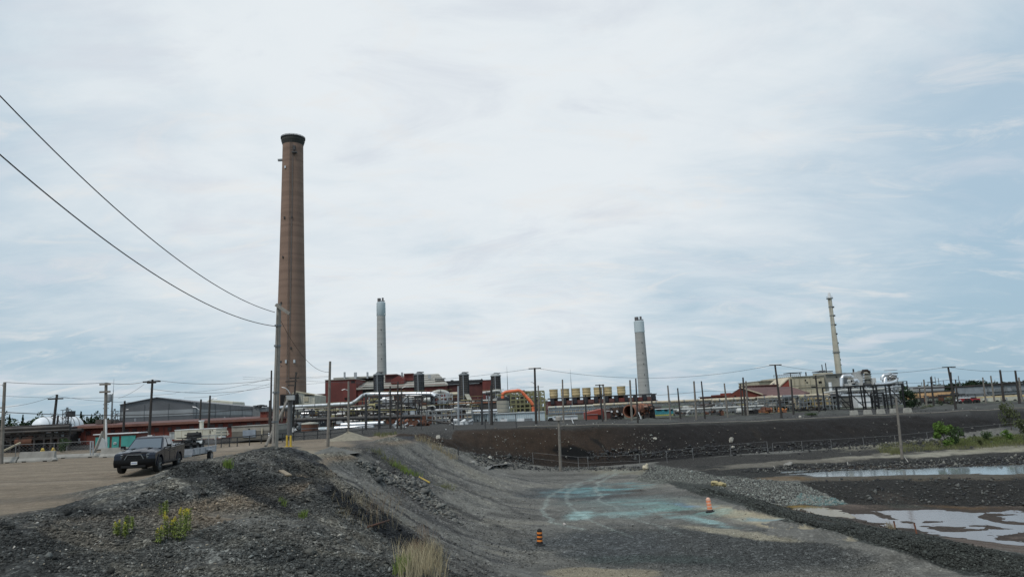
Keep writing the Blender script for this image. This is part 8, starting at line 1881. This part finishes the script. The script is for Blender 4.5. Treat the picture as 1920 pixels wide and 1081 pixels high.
# white rubble on the embankment
def emb(n, fn): 
    a, b = fn(n); scatter('white_rubble_on_the_embankment_face', a, b, rs.lognormal(-2.35, .5, len(a)), [SL[2], SD[3], SW[1], SD[3], SD[2], SW[0]])
def mixr(n):
    A, B = [], []
    for cx_, cy_, sx, sy, k in ((1213, 822, 14, 8, 90), (950, 830, 22, 9, 50), (930, 860, 45, 9, 130), (1170, 842, 40, 6, 90), (820, 826, 14, 10, 50), (1060, 830, 12, 6, 20), (1240, 848, 60, 6, 70), (1345, 812, 20, 6, 14), (1660, 805, 14, 9, 14), (1620, 812, 16, 6, 10), (1420, 845, 60, 4, 60)):
        A.append(rs.normal(cx_, sx, k)); B.append(rs.normal(cy_, sy, k))
    u = rs.uniform(1150, 1900, 260); A.append(u); B.append(846 - (u - 1250) * .035 + rs.normal(0, 3.5, 260)); u = rs.uniform(860, 1900, 160); A.append(u); B.append(rs.uniform(800, 850, 160) - (u - 1000) * .03)
    return np.concatenate(A), np.concatenate(B)
emb(0, mixr)
u = rs.uniform(1100, 1925, 1800); b = 848 - (u - 1250) * .037 + rs.normal(0, 4.5, 1800); scatter('dark_rubble_at_the_foot_of_the_embankment', u, b, rs.lognormal(-1.5, .4, 1800), [SD[0], SD[1], SD[0]])
a, b = polyrand([(880,850),(1000,858),(1000,880),(900,876)], 900); scatter('dark_rubble_near_the_culvert', a, b, rs.lognormal(-1.8, .4, 900), [SD[0], SD[1], SD[2]])
u = rs.uniform(1000, 1230, 700); scatter('rubble_ridge_behind_the_pit_fence', u, 878 + rs.normal(0, 2.0, 700), rs.lognormal(-1.9, .4, 700), [SD[0], SD[1], SD[2]])
u = rs.uniform(1000, 1900, 500); scatter('pale_litter_on_the_plateau_rim', u, 791 - (u - 1200) * .042 + rs.normal(0, 2.2, 500), rs.lognormal(-1.9, .4, 500), [SD[2], SL[0], SD[1], SD[0]])

# ---------------------------------------------------------------- heaps
def heap(px, py_b, Y, wpx, hpx, m_, label, seed=0, name='sand_heap'):
    c = base(px, py_b, Y); r = wpx / 2 * Y / FPX; h = hpx * Y / FPX; n = 30; k = 9; vs = []; fs = []
    for j in range(k + 1):
        u = j / k
        for i in range(n):
            a = 2 * math.pi * i / n; rr = r * u * (1 + .12 * math.sin(2 * a + seed) + .06 * math.sin(5 * a)); zz = h * (1 - u) ** 1.05 * (1 + .1 * math.sin(3 * a + seed)) + .12 * float(fbm(np.array([rr * math.cos(a) * .8 + seed]), np.array([rr * math.sin(a) * .8]), 3)[0]) * (1 - u)
            vs.append((c[0] + rr * math.cos(a), c[1] + rr * math.sin(a) * .8, c[2] + zz - .1))
    fs = [(j * n + i, j * n + (i + 1) % n, (j + 1) * n + (i + 1) % n, (j + 1) * n + i)[::-1] for j in range(k) for i in range(n)]
    o = MB().add(vs, fs).build(name, m_, None, True, label=label, cat='heap')
heap(652, 829, 76, 88, 17, mat('sand_heap', (.24, .215, .165), .95, var=.2, scale=2.5, bump=.8, bscale=6), 'pale sand heap behind the tall grey pole', 1)
heap(622, 850, 52, 90, 12, mat('grey_heap', (.15, .145, .13), .95, var=.2, scale=3, bump=.8, bscale=8), 'low grey gravel heap at the corner of the sandy yard', 2, 'gravel_heap')
heap(455, 846, 50, 90, 9, mat('black_heap', (.035, .036, .036), .95, var=.3, scale=3, bump=1.0, bscale=8), 'low black slag heap behind the crest left of the big pale pole', 3, 'slag_heap')
# small spoil mounds on the plateau edge
for px, w_, h_, Y, lab in ((1215, 110, 8, 116, 'dark spoil mound on the plateau below the rusty drum'), (1400, 160, 7, 120, 'long low dark spoil mound below the cluster of three poles'), (1560, 120, 8, 122, 'grey-green spoil mound left of the pale concrete blocks'), (1790, 150, 9, 124, 'grey spoil mound at the foot of the strongly leaning pole'), (1880, 130, 11, 116, 'dark spoil mound near the right edge of the plateau')):
    heap(px, 780 - .046 * (px - 1215), Y, w_, h_, mat('spoil', (.055, .056, .050), .95, var=.35, scale=1.0, bump=.8, bscale=5), lab, px, 'spoil_heap')

# ---------------------------------------------------------------- vegetation
def leaf_mat(name, c, c2): 
    m = mat(name, c, .8, var=.35, scale=2.2, spec=.2); b = m.node_tree.nodes['Principled BSDF']
    b.inputs['Subsurface Weight'].default_value = 0.0; return m
LEAFB = leaf_mat('bright_leaf', (.10, .17, .035), None); LEAFD = leaf_mat('dark_leaf', (.025, .045, .022), None); LEAFM = leaf_mat('mid_leaf', (.055, .09, .035), None); LEAFO = leaf_mat('olive_leaf', (.085, .10, .045), None)
BARK = mat('bark', (.07, .06, .05), .9)
def crown_mesh(seed, n, lumps, leaf, conifer=False):
    r = np.random.RandomState(seed); pts = []
    if conifer:
        z = r.rand(n) ** 1.3; rad = (1 - z) * .32 * (.35 + .65 * r.rand(n)) * (1 + .25 * np.sin(z * 40)); a = r.rand(n) * 6.28; pts = np.stack([rad * np.cos(a), rad * np.sin(a), .08 + z * .92], -1)
    else:
        cs = []
        for k in range(lumps):
            a = r.rand() * 6.28; h = .2 + .7 * r.rand(); d = .36 * r.rand() ** .6 * (1.15 - abs(h - .55)); cs.append((d * math.cos(a), d * math.sin(a), h, .11 + .12 * r.rand()))
        cs = np.array(cs); k = r.randint(0, lumps, n); v = r.normal(size=(n, 3)); v /= np.linalg.norm(v, axis=1)[:, None]; rr = (.45 + .55 * r.rand(n) ** .5) * cs[k, 3]; pts = cs[k, :3] + v * rr[:, None]
    s = leaf * (.6 + .8 * r.rand(n)); u = r.normal(size=(n, 3)); u /= np.linalg.norm(u, axis=1)[:, None]; w_ = np.cross(u, r.normal(size=(n, 3))); w_ /= np.linalg.norm(w_, axis=1)[:, None]
    V = np.stack([pts - u * s[:, None], pts + w_ * s[:, None] * .55, pts + u * s[:, None], pts - w_ * s[:, None] * .55], 1).reshape(-1, 3)
    me = bpy.data.meshes.new('crown'); me.from_pydata(V.tolist(), [], (np.arange(n * 4).reshape(-1, 4)).tolist()); return me
def trunk_mesh(seed, conifer=False):
    r = random.Random(seed); mb = MB(); mb.cyl((0, 0, -.03), (0, 0, .5 if not conifer else .95), .02, .008, 7)
    for k in range(6 if not conifer else 10):
        a = r.uniform(0, 6.28); h = r.uniform(.18, .5) if not conifer else .1 + .08 * k; l = r.uniform(.2, .35) if not conifer else .25 * (1 - h); mb.cyl((0, 0, h), (l * math.cos(a), l * math.sin(a), h + l * (.9 if not conifer else -.1)), .009, .003, 5)
    me = bpy.data.meshes.new('trunk'); me.from_pydata(mb.v, [], mb.f); me.materials.append(BARK); return me
CROWNS = {}
def tree(px, py_b, py_t, wpx, Y, m_, label, group=None, conifer=False, leaf=.035, n=1400, lumps=11, name='tree', cat='tree'):
    b = P(px, py_b, Y) if Y else ground_at(px, py_b); Y = b[1]; g = min(gz(b[0], b[1]), b[2] + .3); H = P(px, py_t, Y)[2] - g; W = wpx * Y / FPX; sd_ = random.randint(0, 2); key = (conifer, leaf, n, lumps, sd_, m_.name)
    if key not in CROWNS: c = crown_mesh(sd_ * 7 + lumps, n, lumps, leaf, conifer); c.materials.append(m_); CROWNS[key] = (c, trunk_mesh(sd_, conifer))
    cm, tm = CROWNS[key]; t = thing(name, label, cat, (b[0], b[1], g - .05), group, rnd(0, 6.28)); k = W / (.92 if not conifer else .62)
    for nm, me in (('crown', cm), ('trunk', tm)):
        o = bpy.data.objects.new(nm, me); col.objects.link(o); o.parent = t; o.scale = (k, k, H / 1.0)
    return t
# near and middle shrubs on the right
tree(1708, 773, 729, 38, 136, LEAFD, 'dense dark green tree at the right end of the black steel frame', leaf=.03, n=3200, lumps=16)
tree(1763, 770, 748, 14, 128, LEAFD, 'small dark pointed shrub on the grey spoil right of the blocks', name='shrub', cat='shrub', n=700)
tree(1742, 772, 758, 24, 128, LEAFO, 'pale olive bush right of the rightmost concrete block', name='shrub', cat='shrub', n=700)
tree(1522, 785, 771, 34, 112, LEAFM, 'low green bush on the rim left of the concrete blocks', name='shrub', cat='shrub', n=900)
tree(1787, 766, 742, 24, 124, LEAFO, 'sparse bush around the foot of the strongly leaning pole', name='shrub', cat='shrub', n=500, lumps=8)
tree(1773, 838, 793, 40, None, LEAFB, 'bright green young tree on the verge at the foot of the dark embankment', leaf=.04, n=1600, lumps=12)
tree(1793, 836, 796, 32, None, LEAFM, 'darker young tree just right of the bright green one', leaf=.04, n=1300, lumps=12)
tree(1855, 829, 804, 22, None, LEAFM, 'small green shrub right of the two young trees on the verge', name='shrub', cat='shrub', n=600, leaf=.05)
tree(1893, 827, 803, 26, None, LEAFB, 'bright green shrub near the right edge, above the verge', name='shrub', cat='shrub', n=700, leaf=.05)
tree(1897, 806, 753, 36, None, LEAFO, 'tall thin olive-green tree growing out of the dark embankment at the right edge', leaf=.035, n=1000, lumps=13)
tree(1914, 814, 782, 26, None, LEAFO, 'olive shrub half cut by the right edge below the tall thin tree', name='shrub', cat='shrub', leaf=.05, n=600)
tree(1838, 836, 820, 16, None, LEAFO, 'tiny olive shrub between the young trees and the small green shrub', name='shrub', cat='shrub', n=300, leaf=.07)
tree(122, 842, 818, 26, 80, LEAFM, 'green bush beside the left end of the red brick building', name='shrub', cat='shrub', n=1000)
# distant trees
FT = [(6, 768, 30, 0, 'dark tree at the extreme left of the horizon'), (16, 776, 14, 1, 'small pointed spruce beside the first dark tree at the left'), (28, 783, 36, 0, 'low bright tree behind the pipe trestle, left of the tent'), (41, 777, 14, 1, 'pointed spruce just left of the white tent'), (52, 786, 30, 0, 'low tree touching the left end of the white tent'),
      (72, 770, 26, 0, 'light green round tree over the left part of the white tent'), (97, 775, 22, 0, 'darker tree behind the leaning pole over the tent'), (127, 775, 18, 0, 'tree behind the black transformer box'), (150, 771, 18, 1, 'tall spruce at the right end of the white tent'), (137, 778, 12, 1, 'small spruce between the transformer box and the tall spruce'), (160, 778, 16, 0, 'small dark tree right of the tall spruce'), (179, 769, 28, 0, 'broad dark green tree above the left end of the brick building roof'), (170, 776, 12, 1, 'narrow spruce left of the broad dark tree over the brick building')]
for px, tp, w_, cf, lab in FT: tree(px, 806, tp, w_, 300, LEAFM if (not cf and px in (28, 72)) else LEAFD, lab, 'trees on the left horizon', conifer=bool(cf), leaf=.045, n=700, lumps=10)
for px, tp, w_, lab in ((1836, 711, 34, 'rounded dark hilltop tree above the right end of the orange-tan building'), (1818, 715, 26, 'smaller dark tree left of the rounded hilltop tree'), (1855, 716, 24, 'dark tree sloping down right of the rounded hilltop tree'), (1790, 717, 30, 'dark tree behind the strongly leaning pole'), (1770, 719, 26, 'low dark tree left of the strongly leaning pole'), (1805, 720, 24, 'dark tree right of the strongly leaning pole'), (1752, 722, 24, 'low dark tree above the far pale building'), (1735, 726, 20, 'low dark tree left of the far pale building masts')):
    tree(px, 736, tp, w_, 460, LEAFD, lab, 'trees on the right horizon', leaf=.05, n=900, lumps=12)
def far_woods():
    r = np.random.RandomState(2); n = 9000; V = []; 
    az = np.where(r.rand(n) < .45, r.uniform(-48, -27, n), r.uniform(22, 48, n)); d = r.uniform(620, 700, n); h = r.rand(n)
    base_h = 7 + 3.5 * fbm(az * 1.7, az * 0, 4) + 2.5 * fbm(az * 9, az * 0 + 3, 2); base_h = np.maximum(base_h, 1.5); base_h = base_h * np.where(az > 0, .9, 1.1)
    x = np.sin(np.radians(az)) * d; y = np.cos(np.radians(az)) * d; z = -2 + h * base_h
    s = r.uniform(1.0, 2.2, n); u = r.normal(size=(n, 3)); u /= np.linalg.norm(u, axis=1)[:, None]; w_ = np.cross(u, r.normal(size=(n, 3))); w_ /= np.linalg.norm(w_, axis=1)[:, None]; c = np.stack([x, y, z], -1)
    Vv = np.stack([c - u * s[:, None], c + w_ * s[:, None] * .7, c + u * s[:, None], c - w_ * s[:, None] * .7], 1).reshape(-1, 3)
    me = bpy.data.meshes.new('far_woods'); me.from_pydata(Vv.tolist(), [], np.arange(n * 4).reshape(-1, 4).tolist()); me.materials.append(LEAFD); o = bpy.data.objects.new('far_woods', me); col.objects.link(o); o['kind'] = 'stuff'; o['label'] = 'distant woods along the horizon'
far_woods()
# grass
def tuft_mesh(name, centers, blades, h, spread, lean=.35, wid=.008, seed=0):
    r = np.random.RandomState(seed); V = []; F = []
    for (x, y, z), n, hh, sp in zip(centers, blades, h, spread):
        a = r.rand(n) * 6.28; d = sp * r.rand(n) ** .6; bx = x + d * np.cos(a); by = y + d * np.sin(a); L = hh * (.5 + .6 * r.rand(n)); la = r.rand(n) * 6.28; ll = L * lean * r.rand(n) + d * .25; w_ = wid * (.6 + .8 * r.rand(n)); ta = r.rand(n) * 6.28
        for i in range(n):
            k = len(V); dx, dy = math.cos(ta[i]) * w_[i], math.sin(ta[i]) * w_[i]; mx, my = ll[i] * math.cos(la[i]), ll[i] * math.sin(la[i])
            V += [(bx[i] - dx, by[i] - dy, z - .03), (bx[i] + dx, by[i] + dy, z - .03), (bx[i] + mx * .4 + dx * .7, by[i] + my * .4 + dy * .7, z + L[i] * .6), (bx[i] + mx * .4 - dx * .7, by[i] + my * .4 - dy * .7, z + L[i] * .6), (bx[i] + mx, by[i] + my, z + L[i])]
            F += [(k, k + 1, k + 2, k + 3), (k + 3, k + 2, k + 4)]
    me = bpy.data.meshes.new(name); me.from_pydata(V, [], F); return me
def grass_thing(name, label, pts, blades, h, spread, m_, lean=.35, wid=.008, group=None, cat='grass', kind=None, sc=None):
    cs = [ground_at(a, b) for a, b in pts]; cs = [(c[0], c[1], gz(c[0], c[1])) for c in cs]
    me = tuft_mesh(name, cs, [blades] * len(cs), [h] * len(cs), [spread] * len(cs), lean, wid, random.randint(0, 999)); me.materials.append(m_)
    c0 = np.array(cs[0])
    if kind is None:
        v = np.zeros(len(me.vertices) * 3); me.vertices.foreach_get('co', v); me.vertices.foreach_set('co', (v.reshape(-1, 3) - c0).ravel())
    o = bpy.data.objects.new(name, me); col.objects.link(o)
    if kind is None: o.location = c0; tag(o, label, cat, group)
    else: o['kind'] = kind; o['label'] = label
    return o, cs
STRAW = mat('dry_straw', (.30, .25, .16), .85, var=.35, scale=6, spec=.2); STRAWL = mat('pale_straw', (.40, .34, .22), .85, var=.35, scale=6, spec=.2); STRAWR = mat('reddish_straw', (.22, .15, .10), .85, var=.35, scale=6, spec=.2); GRG = mat('fresh_grass', (.16, .22, .05), .8, var=.35, scale=6, spec=.2); GRO2 = mat('verge_green', (.13, .155, .055), .8, var=.35, scale=4, spec=.2); GRO = mat('olive_grass', (.15, .155, .07), .8, var=.35, scale=4, spec=.2)
grass_thing('dry_grass_clump', 'large dry straw grass clump at the bottom of the picture, right end of the bank', [(755 + rnd(0, 75), 1030 + rnd(0, 60)) for _ in range(24)], 46, .62, .3, STRAWL, .55, .005)
grass_thing('dry_grass_clump', 'reddish dry grass haze standing behind the large straw clump', [(770 + rnd(0, 40), 1000 + rnd(0, 50)) for _ in range(10)], 36, .55, .3, STRAWR, .5, .004)
grass_thing('green_grass_tuft', 'fresh green grass at the foot of the large straw clump', [(742 + rnd(0, 22), 1066 + rnd(0, 14)) for _ in range(5)], 40, .36, .14, GRG, .5, .007)
grass_thing('dry_grass_clump', 'thin dry grass on the spur right of the dark gully', [(640 + rnd(0, 100), 930 + rnd(0, 55)) for _ in range(26)], 9, .5, .5, STRAW, .5, .005)
grass_thing('dry_grass_clump', 'thin brownish grass above the rusty pipe', [(685 + rnd(0, 70), 930 + rnd(0, 35)) for _ in range(16)], 9, .5, .5, STRAWR, .5, .005)
grass_thing('green_grass_tuft', 'small yellow-green tuft on the dark bank left of the gully', [(566, 974), (571, 972)], 50, .24, .1, GRG, .7, .006)
grass_thing('green_grass_tuft', 'faint olive tuft on the left part of the dark bank', [(528, 948), (533, 950)], 34, .22, .12, GRG, .7, .006)
grass_thing('green_grass_tuft', 'line of green grass low on the middle of the grey slope', [(738 + k * 4.2, 875 + k * 2.5 + rnd(-2, 2)) for k in range(11)], 34, .36, .5, GRG, .5, .012)
grass_thing('dry_grass_clump', 'pale grass running up the grey slope above the green line', [(700 + k * 5, 848 + k * 3.4 + rnd(-2, 3)) for k in range(11)], 26, .4, .6, GRO, .5, .012)
grass_thing('dry_grass_clump', 'pale grass patch lower right on the grey slope', [(820 + rnd(0, 34), 912 + rnd(0, 8)) for _ in range(9)], 26, .36, .5, GRO, .5, .01)
grass_thing('dry_grass_clump', 'dry weeds along the crest where the slope meets the brown embankment', [(785 + k * 5.5, 826 + k * 3.3 + rnd(-2, 2)) for k in range(13)], 24, .7, .5, STRAW, .5, .016)
grass_thing('dry_grass_clump', 'yellowish grass on the track bank right of the sand heap', [(705 + k * 5, 818 + rnd(-2, 2)) for k in range(8)], 30, .5, .6, GRO, .5, .02)
grass_thing('green_grass_tuft', 'yellow-green weeds on the crest right of the pickup', [(425, 880), (428, 878), (431, 882)], 44, .38, .16, GRG, .4, .01)
pts = [(rnd(1650, 1925), 0) for _ in range(420)]; pts = [(a, rnd(834, 850) - (a - 1650) * .05) for a, _ in pts]
grass_thing('verge_grass', 'grass of the verge below the dark embankment', pts, 12, .34, .6, GRO, .5, .016, kind='stuff')
pts = [(rnd(1780, 1925), 0) for _ in range(300)]; pts = [(a, rnd(826, 838) - (a - 1780) * .05) for a, _ in pts]
grass_thing('verge_grass', 'greener grass at the right end of the verge', pts, 14, .42, .6, GRO2, .5, .018, kind='stuff')
grass_thing('dry_grass_clump', 'light straw grass tuft left of the grey pole above the channel', [(1655 + rnd(0, 30), 850 + rnd(-4, 2)) for _ in range(12)], 26, .5, .6, GRO, .5, .014)
grass_thing('green_grass_tuft', 'small weed beside the two rusty rods at the pond', [(1668, 990), (1672, 992)], 50, .4, .2, STRAW, .5, .008)
def goldenrod(label, stems, seed, bloom=True):
    r = random.Random(seed); c0 = ground_at(*stems[0][:2]); c0 = np.array([c0[0], c0[1], gz(c0[0], c0[1])]); t = thing('goldenrod', label, 'flowering plant', c0, 'yellow flowering weeds on the bank')
    st, lf, fl = MB(), MB(), MB()
    for (px, pb, hpx) in stems:
        c = ground_at(px, pb); g = gz(c[0], c[1]); H = hpx * c[1] / FPX
        for s in range(3):
            bx, by = c[0] + r.uniform(-.07, .07), c[1] + r.uniform(-.07, .07); h = H * r.uniform(.8, 1.02); tx, ty = bx + r.uniform(-.05, .05), by + r.uniform(-.05, .05)
            st.tube([(bx, by, g - .03), ((bx + tx) / 2 + .01, (by + ty) / 2, g + h * .5), (tx, ty, g + h)], .005, 5)
            for k in range(44):
                u = r.uniform(.12, .95); a = r.uniform(0, 6.28); l = r.uniform(.05, .11) * (1.15 - u * .6); x, y, z = bx + (tx - bx) * u, by + (ty - by) * u, g + h * u; dx, dy = math.cos(a), math.sin(a); w_ = .014
                lf.add([(x, y, z), (x + dx * l * .5 - dy * w_, y + dy * l * .5 + dx * w_, z + l * .35), (x + dx * l, y + dy * l, z + l * r.uniform(-.1, .6)), (x + dx * l * .5 + dy * w_, y + dy * l * .5 - dx * w_, z + l * .35)], [(0, 1, 2, 3)])
            if bloom and r.random() < bloom:
                for k in range(44):
                    a = r.uniform(0, 6.28); q = r.random(); d = .055 * (1 - q * .7) * r.random(); x, y, z = tx + d * math.cos(a), ty + d * math.sin(a), g + h - .09 + q * .12; s_ = .008
                    fl.add([(x - s_, y, z), (x, y, z + s_), (x + s_, y, z), (x, y, z - s_)], [(0, 1, 2, 3)])
    st.build('stem', mat('stem_green', (.08, .10, .03), .8), t); lf.build('leaf_spray', mat('weed_leaf', (.20, .25, .05), .8, var=.3, scale=9), t)
    if fl.v: fl.build('flower_head', mat('goldenrod_yellow', (.55, .46, .04), .7, var=.2, scale=20), t)
goldenrod('tall goldenrod with the brightest yellow heads, right of the flowering weeds in the foreground', [(341, 1014, 60), (347, 1010, 58), (352, 1002, 46), (344, 1000, 44)], 1, .9)
goldenrod('goldenrod stems left beside the brightest yellow one', [(327, 1012, 44), (318, 1010, 40), (331, 1006, 38)], 2, .45)
goldenrod('smaller yellow-green goldenrod at the left of the larger group', [(296, 1015, 30), (311, 1011, 46)], 3, .6)
goldenrod('low pale green weed with one yellow head, left of the goldenrod group', [(225, 1004, 30), (238, 1002, 34), (232, 1006, 28), (250, 996, 26), (218, 1002, 24)], 4, .12)
goldenrod('faint thin weed behind the goldenrod group', [(305, 970, 30), (312, 968, 28)], 5, 0)
print('total', time.time() - _t)
